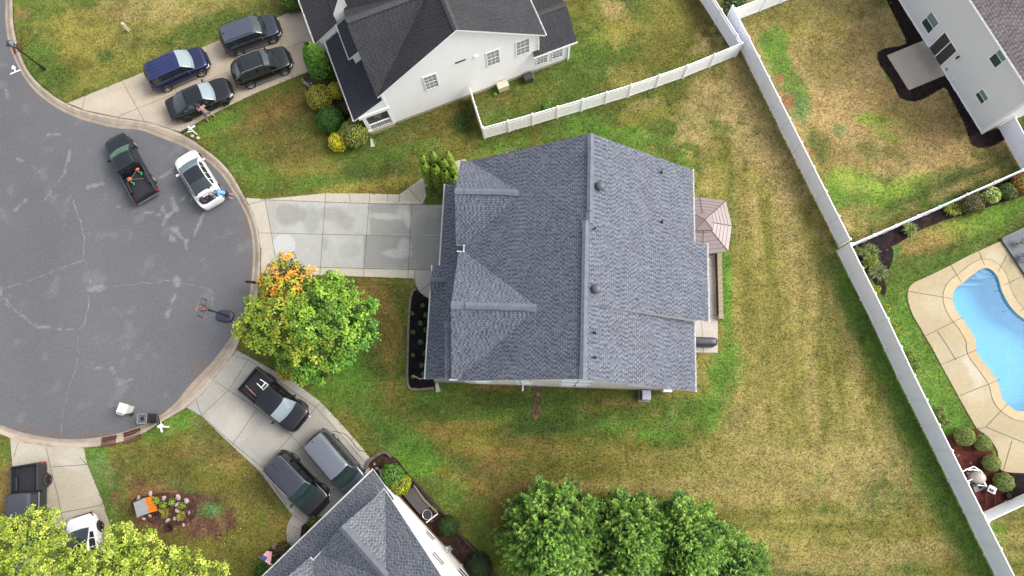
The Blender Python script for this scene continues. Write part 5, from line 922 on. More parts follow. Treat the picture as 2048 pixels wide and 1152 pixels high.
    if trim and bed is False:                          # sill / step strip and window-line brightwork
        for sd in (1, -1):
            P_('sill', MB().box((X(.5), sd*(wd(.5)-.03), .27), (L*.42, .09, .08)), mat('sill_silver', C(160,160,160), .4, metal=.5) if trim == 'bright' else BLACK, root, bevel=.02)
            bl = MB(); ts = [t for t in cs if c0+.05 < t < S['pill'][-1]]
            for a, b in zip(ts, ts[1:]):
                A, B = cr_[cs.index(a)], cr_[cs.index(b)]; k = 1 if sd == -1 else m_-2
                p, q = A[k].copy(), B[k].copy(); p.y += sd*.014; q.y += sd*.014; u = Vector((0, 0, .028)); bl.poly([p-u, q-u, q+u*.3, p+u*.3])
            P_('window_trim', bl, CHROME if trim == 'bright' else BLACK, root, merge=False)
    if bed:
        tb = S['cab'][3]; x1, x0 = X(tb)-.02, X(1); zf = ztop(.8)+.02; zt = 1.22*K if bed is True else bed; ww = hw-.02
        fl = MB(); fl.box(((x0+x1)/2, 0, zf+.025), (x1-x0-.1, 2*ww-.2, .03))
        k = 9
        for i in range(k): fl.box(((x0+x1)/2, (-.5+(i+.5)/k)*(2*ww-.34), zf+.048), (x1-x0-.14, .075, .018))
        P_('bed_floor', fl, mat('bed_liner', C(36,36,42), .6), root)
        for sd in (1, -1):
            P_('bed_side', MB().hexa([(x0+.03, sd*(ww+.018), zf-.2), (x1, sd*(ww+.018), zf-.2), (x1, sd*(ww-.13), zf-.2), (x0+.03, sd*(ww-.13), zf-.2)], [(x0+.03, sd*(ww-.01), zt), (x1, sd*(ww-.01), zt), (x1, sd*(ww-.09), zt), (x0+.03, sd*(ww-.09), zt)]), pm, root, bevel=.015)
            P_('bed_rail', MB().box(((x0+x1)/2, sd*(ww-.05), zt+.008), (x1-x0-.06, .085, .02)), DARK if pm is not None else pm, root, bevel=.005)
            P_('wheel_tub', MB().box((X(wb[1]), sd*(ww-.2), zf+.14), (.95, .22, .26)), BLACK, root, bevel=.05)
        P_('tailgate', MB().box((x0+.05, 0, (zf-.05+zt)/2), (.09, 2*ww-.02, zt-zf+.06)), pm, root, bevel=.015)
        P_('bed_front', MB().box((x1-.02, 0, (zf+zt)/2), (.05, 2*ww-.02, zt-zf)), pm, root)
        for sd in (1, -1): P_('bed_lamp', MB().box((x0+.04, sd*(ww-.02), zf+.12), (.12, .12, .26)), TLAMP, root, bevel=.015)
    return root
def wheels_pose(pr, pf, side, W, wr=.35, wbt=(.185, .79), L=None):
    """pose from the photographed near wheels (rear, front); side -1 when they are on the car's right"""
    R_, F_ = G(*pr, wr), G(*pf, wr); d = F_-R_; base = d.length; d.normalize(); lft = Vector((-d.y, d.x, 0)); L_ = base/(wbt[1]-wbt[0])
    if L: L_ = L
    mid = R_*0.5+F_*0.5-lft*side*(W/2-.05); cen = mid-d*((.5-(wbt[0]+wbt[1])/2)*L_)*1.0
    cen = mid-d*(L_*(.5-(wbt[0]+wbt[1])/2)); return (cen.x, cen.y), math.atan2(d.y, d.x), L_
def ends_pose(pf, pr, hf=.6, hr=.7):
    F_, R_ = G(*pf, hf), G(*pr, hr); d = F_-R_; d.z = 0; return ((F_.x+R_.x)/2, (F_.y+R_.y)/2), math.atan2(d.y, d.x), d.length
NWG = 'cars parked in the north-west driveway'; SG = 'cars parked in the south driveway'
BK1 = paint('paint_black', C(24, 25, 28)); BK2 = paint('paint_gloss_black', C(24, 25, 28), .2, .2); GRB = paint('paint_slate', C(72, 77, 94), .4); BLU = paint('paint_navy', C(44, 52, 112), .4); SED = paint('paint_charcoal', C(48, 52, 60), .5); WHT = paint('paint_white', (.56, .56, .56), 0., .3); TAC = paint('paint_midnight', C(36, 37, 46), .4); SLV = paint('paint_steel', C(132, 136, 150), .5); JEP = paint('paint_jeep_grey', C(52, 54, 60), .2, .45); GRR = paint('paint_black_sky_sheen', C(92, 94, 108), .4); PKU = paint('paint_pickup', C(44, 52, 62), .4)  # GRR: black body's roof, greyed to imitate reflected sky
p, a, L = wheels_pose((480,105.5), (547,81), -1, 1.95, .37); print('suv', L); vehicle('slate grey SUV with black roof rails, front by the garage in the top driveway', 'suv', p, a, L, 1.95, 1.72, GRB, 'SUV', 'parked_suv', NWG, rails=BLACK, roofm=paint('paint_slate_sky_sheen', C(120,126,148), .4), wr=.37, trim='bright', wind=CGLASS)  # roof is the slate paint made paler, standing for reflected sky
p, a, L = wheels_pose((502.6,171), (569.7,144.6), -1, 1.93, .37); print('x5', L); vehicle('gloss black SUV with silver roof rails and glass roof panels beside the conical evergreen', 'xsuv', p, a, L, 1.93, 1.70, BK2, 'SUV', 'parked_suv', NWG, rails=CHROME, wr=.37, trim='bright', sunroof=(.45,.76))
p, a, L = wheels_pose((335.3,177.5), (404,147), -1, 2.0, .38); print('blue', L); vehicle('navy blue SUV with ribbed roof and pale windscreen next to the lawn', 'suv', p, a, L, 1.98, 1.78, BLU, 'SUV', 'parked_suv', NWG, roofm=paint('paint_navy_sky_sheen', C(62,72,140), .4), wr=.38, trim='bright', wind=CGLASSL, ribs=5)  # lighter navy on the roof imitates sky reflection
p, a, L = wheels_pose((376.2,238), (449.9,206), -1, 1.92, .35); print('sedan', L); vehicle('charcoal sedan with dark rear glass beside the man in grey shorts', 'sedan', p, a, L, 1.92, 1.47, SED, 'sedan', 'parked_sedan', NWG, wr=.35, wind=CGLASSL, rimm=RIMB)
p, a, L = wheels_pose((304,358), (265.7,287.6), -1, 1.80, .36, (.19,.78)); print('pickup', L)
pick = vehicle('dark pickup truck in the road with garden tools in its open bed', 'truck1', (*p, ROADZ), a, L, 1.86, 1.62, PKU, 'pickup truck', 'pickup_truck', None, wr=.36, bed=1.02, belt=1.0, wind=CGLASST, wb=(.19,.78), fin=False)
PKP = (p, a, L)
p, a, L = ends_pose((366,306), (427,409), .5, .8); print('tesla', L); L = 4.75
EVP = (p, a, L)
ev = vehicle('white car with dark glass roof and open boot by the kerb, man leaning in', 'ev', (*p, ROADZ), a, L, 1.92, 1.45, WHT, 'car', 'parked_car', None, wr=.34, sunroof=(.40,.625), openboot=True, fin=False, trim=False, wind=mat('car_windscreen_blue', C(112,136,146), .08, spec=.8))
p, a, L = ends_pose((607,846), (495,757), .55, 1.0); print('tacoma', L)
TCP = (p, a, L); vehicle('midnight black double cab pickup with white step stool in its bed', 'truck', p, a, L, 1.96, 1.80, TAC, 'pickup truck', 'pickup_truck', SG, wr=.39, bed=1.16, wind=CGLASSL, belt=1.02, rimm=RIMB, ribs=0)
p, a, L = wheels_pose((591.6,915), (649.8,975), 1, 1.98, .38); print('sequoia', L); vehicle('black SUV with silver roof rails and ribbed roof nearest the curved path', 'suv', p, a, L, 1.98, 1.80, BK1, 'SUV', 'parked_suv', SG, rails=CHROME, wr=.38, trim='bright', wind=CGLASSG, roofm=GRR, ribs=5)  # grey roof over black body: sky reflection painted in
p, a, L = wheels_pose((671.5,876), (722.7,935), 1, 1.95, .34, (.2,.78)); print('van', L); vehicle('silver minivan with smooth roof painted paler as sky sheen, nose under the house eave', 'van', p, a, L, 1.95, 1.74, SLV, 'minivan', 'parked_minivan', SG, wr=.34, wb=(.2,.78), roofm=paint('paint_steel_sky_sheen', C(166,170,184), .4), wind=CGLASSG, rimm=RIM)  # roof paint lightened above the body colour to stand for reflected sky
d = (G(97,1040,.45)-G(97,925,.45)).normalized(); lft = Vector((-d.y, d.x, 0)); c = G(97,1000,.45)+lft*.95; c = G(97,925,.45)+d*2.75+lft*.95*1
c = G(97,925,.45)-lft*.99; ang = math.atan2(d.y, d.x)
c = c+d*2.7; vehicle('dark grey jeep style pickup with black ribbed bed, partly under the yellow green tree', 'jeep', (c.x-.0, c.y), ang, 5.5, 1.92, 1.90, JEP, 'pickup truck', 'pickup_truck', None, wr=.42, bed=1.30, belt=1.02, rimm=RIMB, roofm=mat('hardtop', C(64,68,78), .7), fin=False, wb=(.15,.79))
d = (G(203,1100,.5)-G(191,1030,.5)).normalized(); lft = Vector((-d.y, d.x, 0)); c = G(191,1024,.6)-lft*.90+d*2.3
vehicle('white car with dark glass roof, mostly hidden under the yellow green tree', 'ev', (c.x, c.y), math.atan2(d.y, d.x), 4.7, 1.88, 1.46, WHT, 'car', 'parked_car', None, wr=.34, sunroof=(.40,.625), fin=False, rimm=RIMB, trim=False)
# ================================================================ SMALL OBJECTS
def T0(label, name, cat, at, rz=0., group=None): return empty(name, at, label, cat, group, rz)
def boxp(root, name, c, sz, m, rz=0., bevel=0., **k): return part(name, MB().box(c, sz, rz=rz), m, root, bevel=bevel, **k)
# boot of the white car: dark well, lid, cargo
(pe, ae, Le) = EVP; ex = Vector((math.cos(ae), math.sin(ae), 0)); ey = Vector((-ex.y, ex.x, 0)); eo = Vector((pe[0], pe[1], ROADZ)); ep = lambda x, y, z: eo+ex*x+ey*y+Vector((0, 0, z))
mb = MB(); Q = [(-1.46,-.66),(-1.46,.66),(-1.8,.70),(-2.1,.60),(-2.22,.3),(-2.22,-.3),(-2.1,-.60),(-1.8,-.70)]
mb.hexa([ep(x, y, .6) for x, y in Q], [ep(x, y, 1.05) for x, y in Q]); part('boot_well', mb, mat('boot_lining', C(22,22,24), .8), ev)
mb = MB(); rings = []
for i, (x, z) in enumerate([(-1.48,1.04),(-1.50,1.25),(-1.55,1.48),(-1.64,1.66),(-1.76,1.72),(-1.80,1.68)]):
    w_ = .62+.10*math.sin(math.pi*i/5); rings.append([ep(x+.06*(1-(y/.7)**2)*(-1 if i > 3 else 1), y, z) for y in np.linspace(-w_, w_, 9)])
for a, b in zip(rings, rings[1:]):
    for k in range(8): mb.poly([a[k], a[k+1], b[k+1], b[k]])
o = part('boot_lid', mb, WHT, ev, smooth=True); o.modifiers.new('s', 'SOLIDIFY').thickness = .05
for y in (-.5, .5): boxp(ev, 'lid_lamp', ep(-1.68, y, 1.70), (.10, .22, .06), DARK, rz=ae)
r_ = random.Random(3)
for i in range(9):
    g_ = r_.choice([(60,60,64),(140,140,140),(34,34,36),(180,178,172),(90,60,50),(36,70,130)]); boxp(ev, 'luggage', ep(-1.6-r_.random()*.5, r_.uniform(-.5, .5), 1.06+r_.random()*.03), (.12+r_.random()*.2, .1+r_.random()*.22, .08), mat('bag%d' % g_[0], C(*g_), .8), rz=ae+r_.random(), bevel=.02)
# trimmers in the pickup bed
(pp, pa, pL) = PKP; px_ = Vector((math.cos(pa), math.sin(pa), 0)); py_ = Vector((-px_.y, px_.x, 0)); po = Vector((pp[0], pp[1], ROADZ)); ppt = lambda x, y, z: po+px_*x+py_*y+Vector((0, 0, z))
ORG = mat('tool_orange', C(236,96,50), .5); GRT = mat('tool_green', C(60,150,90), .5); SHAFT = mat('tool_shaft', C(170,165,160), .4, metal=.5)
for i, (x, y, lab) in enumerate(((-1.25, .38, 'orange and green string trimmer lying in the pickup bed, nearer the left side'), (-.85, -.42, 'orange and green string trimmer lying in the pickup bed, nearer the kerb side'))):
    c = ppt(x, y, .90); t = T0(lab, 'string_trimmer', 'garden tool', c, group='garden tools in the pickup bed')
    part('engine', MB().ball(ppt(x+.25, y, .98), .17, 9, 6, sq=(1.1,.9,.8)), ORG, t); boxp(t, 'handle', ppt(x-.08, y-.05, .97), (.28, .08, .1), GRT, rz=pa+.5, bevel=.02); boxp(t, 'trigger_grip', ppt(x-.25, y-.12, .96), (.22, .07, .08), GRT, rz=pa-.5, bevel=.02)
    part('shaft', MB().tube([ppt(x+.2, y, .99), ppt(x-.1, y+(.5 if i else -.55), 1.0), ppt(x-.3, y+(.95 if i else -.9), 1.02)], .014, 6), SHAFT, t)
# step stool and tools in the black pickup
(tp, ta, tL) = TCP; tx = Vector((math.cos(ta), math.sin(ta), 0)); ty_ = Vector((-tx.y, tx.x, 0)); to = Vector((tp[0], tp[1], .04)); tpt = lambda x, y, z: to+tx*x+ty_*y+Vector((0, 0, z))
t = T0('white step stool lying folded in the bed of the midnight black pickup', 'step_stool', 'step stool', tpt(-1.2, .35, .8)); WP = mat('white_plastic', (.82,.82,.8), .5)
for y in (.12, .52): part('leg', MB().box(tpt(-1.3, y, .98), (.72, .06, .05), rz=ta+(y-.3)*.5), WP, t)
for x in (-1.0, -1.22): part('step', MB().box(tpt(x, .32, 1.0), (.09, .46, .05), rz=ta), WP, t)
t = T0('red handled digging bar with pale shaft in the black pickup bed', 'digging_bar', 'garden tool', tpt(-1.5, -.5, .8)); part('shaft', MB().tube([tpt(-2.2, -.42, .95), tpt(-1.15, -.52, .95)], .022, 6), mat('tool_pale', C(200,180,170), .5), t); part('handle', MB().tube([tpt(-2.0, -.46, .97), tpt(-1.4, -.56, .97)], .03, 6), mat('tool_red', C(150,40,36), .5), t)
# lamp post
b = G(90,139); t = T0('black lamp post with square lantern beside the kerb, top left corner', 'lamp_post', 'lamp post', b); BM = mat('lamp_black', C(30,30,28), .5)
part('base', MB().tube([b, b+Vector((0,0,.5)), b+Vector((0,0,.7))], [.11,.095,.06], 10), BM, t); part('pole', MB().tube([b+Vector((0,0,.6)), b+Vector((0,0,3.2))], [.055,.045], 8), BM, t)
part('lantern', MB().hexa([b+Vector((x,y,3.2)) for x, y in ((-.12,-.12),(.12,-.12),(.12,.12),(-.12,.12))], [b+Vector((x,y,3.55)) for x, y in ((-.2,-.2),(.2,-.2),(.2,.2),(-.2,.2))]), mat('lantern_glass', C(90,96,104), .1), t)
part('cap', MB().hexa([b+Vector((x,y,3.55)) for x, y in ((-.26,-.26),(.26,-.26),(.26,.26),(-.26,.26))], [b+Vector((x,y,3.75)) for x, y in ((-.07,-.07),(.07,-.07),(.07,.07),(-.07,.07))]), mat('lantern_cap', C(56,62,74), .35), t)
# storm drains
RUST = mat('rusty_iron', C(104,66,54), .8, metal=.2, noise=.3, nscale=14); PIT = mat('drain_pit', C(34,24,22), .9)
def drain(label, a, b, depth):
    A, B = G(*a), G(*b); d = (B-A).normalized(); L = (B-A).length; nn = Vector((-d.y, d.x, 0))*(1 if depth > 0 else -1); dp = abs(depth); z0 = ROADZ+.028; t = T0(label, 'storm_drain', 'storm drain', (A+B)/2+nn*dp/2+Vector((0,0,z0)))
    part('pit', MB().hexa([A+Vector((0,0,z0-.1)),B+Vector((0,0,z0-.1)),B+nn*dp+Vector((0,0,z0-.1)),A+nn*dp+Vector((0,0,z0-.1))],[A+Vector((0,0,z0)),B+Vector((0,0,z0)),B+nn*dp+Vector((0,0,z0+.15)),A+nn*dp+Vector((0,0,z0+.15))]), PIT, t)
    g_ = MB(); n = int(L/.07)
    for i in range(n+1): p = A+d*(L*i/n)+Vector((0,0,z0+.03)); g_.tube([p, p+nn*dp*.8+Vector((0,0,.12))], .016, 4)
    for q in (.0, .2, .4, .6, .8): g_.box((A+B)/2+nn*dp*q+Vector((0,0,z0+.035+.15*q)), (L+.04, .045, .03), rz=math.atan2(d.y, d.x))
    part('grate', g_, RUST, t); part('hood', MB().box((A+B)/2+nn*dp*.9+Vector((0,0,z0+.14)), (L+.05, dp*.22, .13), rz=math.atan2(d.y, d.x)), RUST, t, bevel=.01)
drain('rusty storm drain grate in the kerb at the bottom, left of the pair', (203.5,875.5), (231.5,870.5), -.62)
drain('rusty storm drain grate in the kerb at the bottom, right of the pair', (247,866), (279,856), -.72)
drain('rusty storm drain grate in the kerb behind the lamp post', (24,94), (29,107), .6)
# mailboxes
def mailbox(label, base, d2, armd, black=False):
    B = G(*base); m_ = WHITE if not black else BLACK; t = T0(label, 'mailbox', 'mailbox', B); D = Vector((*d2, 0)).normalized(); a = math.atan2(D.y, D.x)
    part('post', MB().box(B+Vector((0,0,.62)), (.1,.1,1.24), rz=a), m_, t, bevel=.01); part('post_cap', MB().hexa([B+Vector((x,y,1.24)) for x, y in ((-.08,-.08),(.08,-.08),(.08,.08),(-.08,.08))],[B+Vector((x,y,1.34)) for x, y in ((-.02,-.02),(.02,-.02),(.02,.02),(-.02,.02))]), m_, t)
    part('arm', MB().box(B+D*.12+Vector((0,0,.98)), (1.0,.09,.09), rz=a), m_, t, bevel=.01); part('brace', MB().tube([B+Vector((0,0,.6)), B+D*.4+Vector((0,0,.95))], .04, 4), m_, t)
    S_ = Vector((-D.y, D.x, 0)); c = B+D*.42+Vector((0,0,1.03)); bx = MB(); R0 = []
    for u in (-.26, .26): R0.append([c+D*u+S_*y+Vector((0,0,z)) for y, z in [(-.085,0),(.085,0),(.085,.12)]+[(.085*math.cos(q), .12+.085*math.sin(q)) for q in (.5,1.05,1.57,2.1,2.64)]+[(-.085,.12)]])
    n = len(R0[0])
    for k in range(n): bx.poly([R0[0][k], R0[0][(k+1)%n], R0[1][(k+1)%n], R0[1][k]])
    bx.poly(R0[0][::-1]); bx.poly(R0[1]); part('box', bx, BLACK, t); part('flag', MB().box(c+S_*.1+Vector((0,0,.14)), (.1,.01,.06), rz=a), TLAMP, t)
    return t
mailbox('white post mailbox with black box beside the top driveway and charcoal sedan', (394,269), (-.8,-.6), None)
mailbox('white post mailbox with black box on the grass near the storm drains', (337,854), (-.35,.9), None)
mailbox('black mailbox on the kerb beside the orange part of the maple', (524,572), (-1,.1), None, True)
for i, (x, y) in enumerate(((384.5,272),(396,276))): solo('stone', MB().ball(G(x,y,.08), .16, 9, 6, sq=(1,.8,.7)), mat('pale_stone', C(206,198,182), .8), ('pale stone under the black box of the mailbox beside the top driveway', 'pale stone on the grass side of the mailbox beside the top driveway')[i], 'stone', 'stones under the mailbox', smooth=True)
# utility pedestal
b = G(258,61); t = T0('pale cable pedestal with domed top standing in the dry grass, top left', 'utility_pedestal', 'utility box', b); PM = mat('pedestal_plastic', C(214,206,178), .5)
part('housing', MB().box(b+Vector((0,0,.36)), (.26,.2,.72), rz=.8), PM, t, bevel=.02); part('dome', MB().ball(b+Vector((0,0,.86)), .13, 12, 7), PM, t, smooth=True); part('neck', MB().tube([b+Vector((0,0,.7)), b+Vector((0,0,.8))], .08, 10), DARK, t)
# wheelie bins
def cart(label, base, rz, m_, open_=False):
    B = G(*base, ROADZ); t = T0(label, 'wheelie_bin', 'wheelie bin', B); R = Matrix.Rotation(rz, 3, 'Z'); q = lambda x, y, z: B+R @ Vector((x, y, z))
    part('bin', MB().hexa([q(x,y,.06) for x, y in ((-.22,-.23),(.22,-.23),(.22,.23),(-.22,.23))],[q(x,y,1.0) for x, y in ((-.31,-.31),(.31,-.31),(.31,.31),(-.31,.31))]), m_, t, bevel=.03)
    for s in (1,-1): part('wheel', MB().tube([q(.3,s*.22,.13), q(.3,s*.30,.13)], .14, 14), RUBBER, t)
    part('axle', MB().tube([q(.3,-.3,.13), q(.3,.3,.13)], .02, 6), DARK, t); part('handle', MB().tube([q(.32,-.24,1.02), q(.40,-.22,1.04), q(.40,.22,1.04), q(.32,.24,1.02)], .022, 6), m_, t)
    if not open_: part('lid', MB().hexa([q(x,y,1.0) for x, y in ((-.35,-.34),(.34,-.34),(.34,.34),(-.35,.34))],[q(x,y,1.10) for x, y in ((-.30,-.28),(.30,-.28),(.30,.28),(-.30,.28))]), m_, t, bevel=.03)
    else:
        rim = MB()
        for c_, s_ in (((-.31,0),(.045,.66)),((.31,0),(.045,.66)),((0,-.31),(.66,.045)),((0,.31),(.66,.045))): rim.box(q(*c_, 1.02), (*s_, .05), rz=rz)
        part('rim', rim, mat('rim_grey', C(150,152,156), .4), t)
        part('rubbish_bag', MB().ball(q(.02,0,.86), .26, 12, 8, sq=(.95,1,.7)), mat('bin_bag', C(20,22,24), .25, bump=.6, bscale=9), t, smooth=True)
        part('inner_wall', MB().hexa([q(x,y,.98) for x, y in ((-.29,-.29),(.29,-.29),(.29,.29),(-.29,.29))],[q(x,y,1.003) for x, y in ((-.29,-.29),(.29,-.29),(.29,.29),(-.29,.29))]), mat('bin_inside', C(92,96,102), .5), t)
        part('lid', MB().hexa([q(.36,-.32,1.0),q(.42,-.32,1.0),q(.42,.32,1.0),q(.36,.32,1.0)],[q(.62,-.3,.35),q(.66,-.3,.35),q(.66,.3,.35),q(.62,.3,.35)]), BLACK, t, bevel=.01)
    return t
cart('cream wheelie bin with closed lid standing in the road near the storm drains', (262,818), -1.85, mat('bin_cream', C(228,228,216), .5))
cart('open black wheelie bin with bags inside by the kerb near the storm drains', (301,838), .05, BLACK, True)
# basketball hoop
b = G(461,634,ROADZ); t = T0('black portable basketball hoop with clear backboard leaning over the road', 'basketball_hoop', 'basketball hoop', b); BB = mat('hoop_black', C(40,40,44), .5)
ang_ = math.atan2(*(lambda v: (v.y, v.x))(G(403.5,595.6,3.4)-G(395.2,631.7,3.4))); U = Vector((math.cos(ang_), math.sin(ang_), 0)); Nn = Vector((U.y, -U.x, 0))
if Nn.x > 0: Nn = -Nn
c0 = G(410,618,2.75)
bs = MB(); rings = []
for z, k in ((0,1.0),(.12,1.0),(.2,.86),(.23,.6)): rings.append([b+U*(math.copysign(abs(math.sin(q))**.7, math.sin(q))*.42*k)-Nn*(math.copysign(abs(math.cos(q))**.7, math.cos(q))*.62*k-.35)+Vector((0,0,z)) for q in [2*math.pi*i/20 for i in range(20)]])
for a_, b_2 in zip(rings, rings[1:]):
    for k in range(20): bs.poly([a_[k], a_[(k+1)%20], b_2[(k+1)%20], b_2[k]])
bs.poly(rings[-1]); part('base', bs, mat('hoop_base', C(58,58,76), .45), t, smooth=True)
pt_ = Vector((b.x, b.y, 2.5))+Nn*.35; part('pole', MB().tube([b+Vector((0,0,.15)), pt_], .05, 8), BB, t)
for s in (-.09, .09): part('support_arm', MB().tube([pt_+U*s, c0+U*s+Vector((0,0,.25))], .022, 6), BB, t)
for s in (-.06, .06): part('support_arm', MB().tube([pt_+U*s-Vector((0,0,.4)), c0+U*s+Vector((0,0,.0))], .02, 6), BB, t)
part('actuator', MB().tube([pt_-Vector((0,0,.25)), c0.lerp(pt_, .35)+Vector((0,0,.1))], .04, 8), mat('silver_tube', C(190,195,195), .3, metal=.5), t)
bw, bh = .57, .78; fr_ = MB()
for a_, e_ in ((( -bw, 0),(bw, 0)),((-bw, bh),(bw, bh)),((-bw, 0),(-bw, bh)),((bw, 0),(bw, bh)),((-.2, 0),(-.2, bh)),((.2, 0),(.2, bh)),((-.2,.42),(.2,.42))): fr_.tube([c0+U*a_[0]+Vector((0,0,a_[1])), c0+U*e_[0]+Vector((0,0,e_[1]))], .028, 4)
part('backboard_frame', fr_, BB, t)
am = bpy.data.materials.new('acrylic'); am.use_nodes = True; n_ = am.node_tree; gl = n_.nodes.new('ShaderNodeBsdfGlossy'); gl.inputs['Roughness'].default_value = .05; tr = n_.nodes.new('ShaderNodeBsdfTransparent'); mx = n_.nodes.new('ShaderNodeMixShader'); mx.inputs[0].default_value = .08
n_.links.new(tr.outputs[0], mx.inputs[1]); n_.links.new(gl.outputs[0], mx.inputs[2]); n_.links.new(mx.outputs[0], n_.nodes['Material Output'].inputs[0])
part('backboard', MB().box(c0+Vector((0,0,bh/2)), (bw*2, .01, bh), rz=ang_), am, t)
REDM = mat('hoop_red', C(214,96,80), .5); rc = c0+Nn*.33+Vector((0,0,.1)); part('rim', MB().tube([rc+U*(.23*math.cos(q))+Nn*(.23*math.sin(q)) for q in [2*math.pi*i/20 for i in range(21)]], .012, 6).box(c0+Nn*.05+Vector((0,0,.1)), (.16,.14,.1), rz=ang_), REDM, t)
nt_ = MB()
for i in range(10):
    q = 2*math.pi*i/10; f = lambda a, r, z: rc+U*(r*math.cos(a))+Nn*(r*math.sin(a))-Vector((0,0,z))
    nt_.tube([f(q,.225,0), f(q+.3,.17,.2), f(q,.12,.38)], .006, 4); nt_.tube([f(q,.225,0), f(q-.3,.17,.2), f(q,.12,.38)], .006, 4)
part('net', nt_, mat('net', C(220,190,180), .8), t)
# gazebo
gc = H1.O*0+Vector((10.88, 13.68, 0)); t = T0('brown metal roofed gazebo with raised square cupola behind the big house', 'gazebo', 'gazebo', gc)
ring = [(12.66,15.40),(12.93,13.66),(12.58,11.92),(10.9,11.72),(9.2,11.96),(8.85,13.66),(9.12,15.42),(10.95,15.68)]; GZ = mat('gazebo_steel', C(156,142,140), .45, metal=.15, noise=.05, nscale=2)
Zt = 3.12; tr_ = lambda x, y: (gc.x+(x-gc.x)*.22, gc.y+(y-gc.y)*.22)
rf = MB()
for i in range(8):
    a, b2 = ring[i], ring[(i+1)%8]; A, B2 = Vector((*a,2.35)), Vector((*b2,2.35)); a2, b3 = Vector((*tr_(*a),Zt)), Vector((*tr_(*b2),Zt)); rf.poly([A, B2, b3, a2]); rf.poly([A-Vector((0,0,.14)), B2-Vector((0,0,.14)), B2, A]); 
part('roof', rf, GZ, t, merge=False)
sm_ = MB()
for i in range(8):
    a, b2 = ring[i], ring[(i+1)%8]; A, B2 = Vector((*a,2.36)), Vector((*b2,2.36)); a2, b3 = Vector((*tr_(*a),Zt+.01)), Vector((*tr_(*b2),Zt+.01)); sm_.tube([A, a2], .03, 4)
    for k in range(1,6): sm_.tube([A.lerp(a2, k/6.), B2.lerp(b3, k/6.)], .011, 4)
part('roof_seam', sm_, mat('gazebo_seam', C(126,106,104), .5), t, merge=False)
cu = MB(); Hh_ = .56; pts = [gc+Vector((x*Hh_,y*Hh_,3.26)) for x, y in ((-1,-1),(1,-1),(1,1),(-1,1))]; ap = gc+Vector((0,0,3.66))
for i in range(4): cu.poly([pts[i], pts[(i+1)%4], ap]); cu.poly([pts[i]-Vector((0,0,.1)), pts[(i+1)%4]-Vector((0,0,.1)), pts[(i+1)%4], pts[i]])
part('cupola_roof', cu, GZ, t, merge=False); cw_ = MB()
for i in range(4): cw_.tube([pts[i]+Vector((0,0,.01)), ap+Vector((0,0,.01))], .02, 4)
part('cupola_ridge', cw_, mat('gazebo_seam', C(126,106,104), .5), t); part('cupola_wall', MB().box(gc+Vector((0,0,3.15)), (.72,.72,.2)), DARK, t)
for x, y in ((12.15,14.95),(12.1,12.35),(9.6,14.95),(9.6,12.4)): part('post', MB().box((x,y,1.2), (.15,.15,2.3)), mat('gazebo_post', C(66,46,42), .5), t, bevel=.01)
# seat wall
WC = mat('wall_block', C(64,48,46), .8, noise=.2, nscale=6); ws = MB(); t = T0('low dark brown garden wall with tan cap along the patio edge', 'garden_wall', 'wall', H1.p(17.95,7.4,0))
part('wall', MB().box(H1.p(17.95,7.4,.22), (.22,4.6,.46), rz=H1.ang), WC, t); cpn = MB()
for i in range(15): cpn.box(H1.p(18.02,5.2+i*.315,.48), (.30,.30,.06), rz=H1.ang)
part('cap', cpn, mat('wall_cap', C(160,146,118), .8, noise=.15), t); part('end_pillar', MB().box(H1.p(18.02,5.0,.27), (.34,.34,.54), rz=H1.ang), mat('wall_cap', C(160,146,118), .8), t, bevel=.01)
# patio chairs
def chair(label, at, rz, m_, group=None, name='patio_chair', arm=True):
    t = T0(label, name, 'chair', at, rz, group); R = Matrix.Rotation(rz, 3, 'Z'); q = lambda x, y, z: Vector(at)+R @ Vector((x,y,z))
    part('seat', MB().box(q(0,0,.44), (.5,.5,.05), rz=rz), m_, t, bevel=.015); bk = MB(); bk.hexa([q(-.25,-.24,.44),q(-.21,-.24,.44),q(-.21,.24,.44),q(-.25,.24,.44)],[q(-.36,-.26,.98),q(-.32,-.26,.98),q(-.32,.26,.98),q(-.36,.26,.98)]); part('backrest', bk, m_, t)
    for x, y in ((.22,.22),(.22,-.22),(-.22,.22),(-.22,-.22)): part('leg', MB().tube([q(x,y,0), q(x,y,.43)], .02, 6), m_, t)
    if arm:
        for y in (.27,-.27): part('armrest', MB().box(q(-.02,y,.66), (.5,.05,.03), rz=rz), m_, t)
    return t
CB = mat('chair_black', C(18,18,20), .6)
for i, (x, y, lab) in enumerate(((16.92,6.42,'black patio chair nearest the gazebo in the row behind the house'),(16.84,5.93,'middle one of the three black patio chairs behind the house'),(16.92,5.42,'black patio chair nearest the covered grill in the row of three'))):
    chair(lab, H1.p(x-.25,y,.052), H1.ang+math.pi, CB, 'patio chairs behind the big house', arm=False)
# covered grill
t = T0('barbecue grill under a fitted black cover at the corner of the patio', 'barbecue_grill', 'grill', H1.p(16.9,3.35,.05)); cv = MB(); rr = []
for z, k, l in ((.0,.30,.92),(.75,.29,.90),(.95,.27,.86),(1.06,.2,.7),(1.08,.08,.5)): rr.append([H1.p(16.75+l*math.copysign(abs(math.cos(q))**.45, math.cos(q)), 3.22+k*math.copysign(abs(math.sin(q))**.45, math.sin(q)), .05+z) for q in [2*math.pi*i/28 for i in range(28)]])
for a_, b_2 in zip(rr, rr[1:]):
    for k in range(28): cv.poly([a_[k], a_[(k+1)%28], b_2[(k+1)%28], b_2[k]])
cv.poly(rr[-1]); part('cover', cv, mat('grill_cover', C(58,62,72), .5, bump=.5, bscale=5), t, smooth=True); part('side_table_cover', MB().box(H1.p(15.9,3.22,.78), (.5,.5,.3), rz=H1.ang), mat('grill_cover_dark', C(36,38,46), .5), t, bevel=.08)
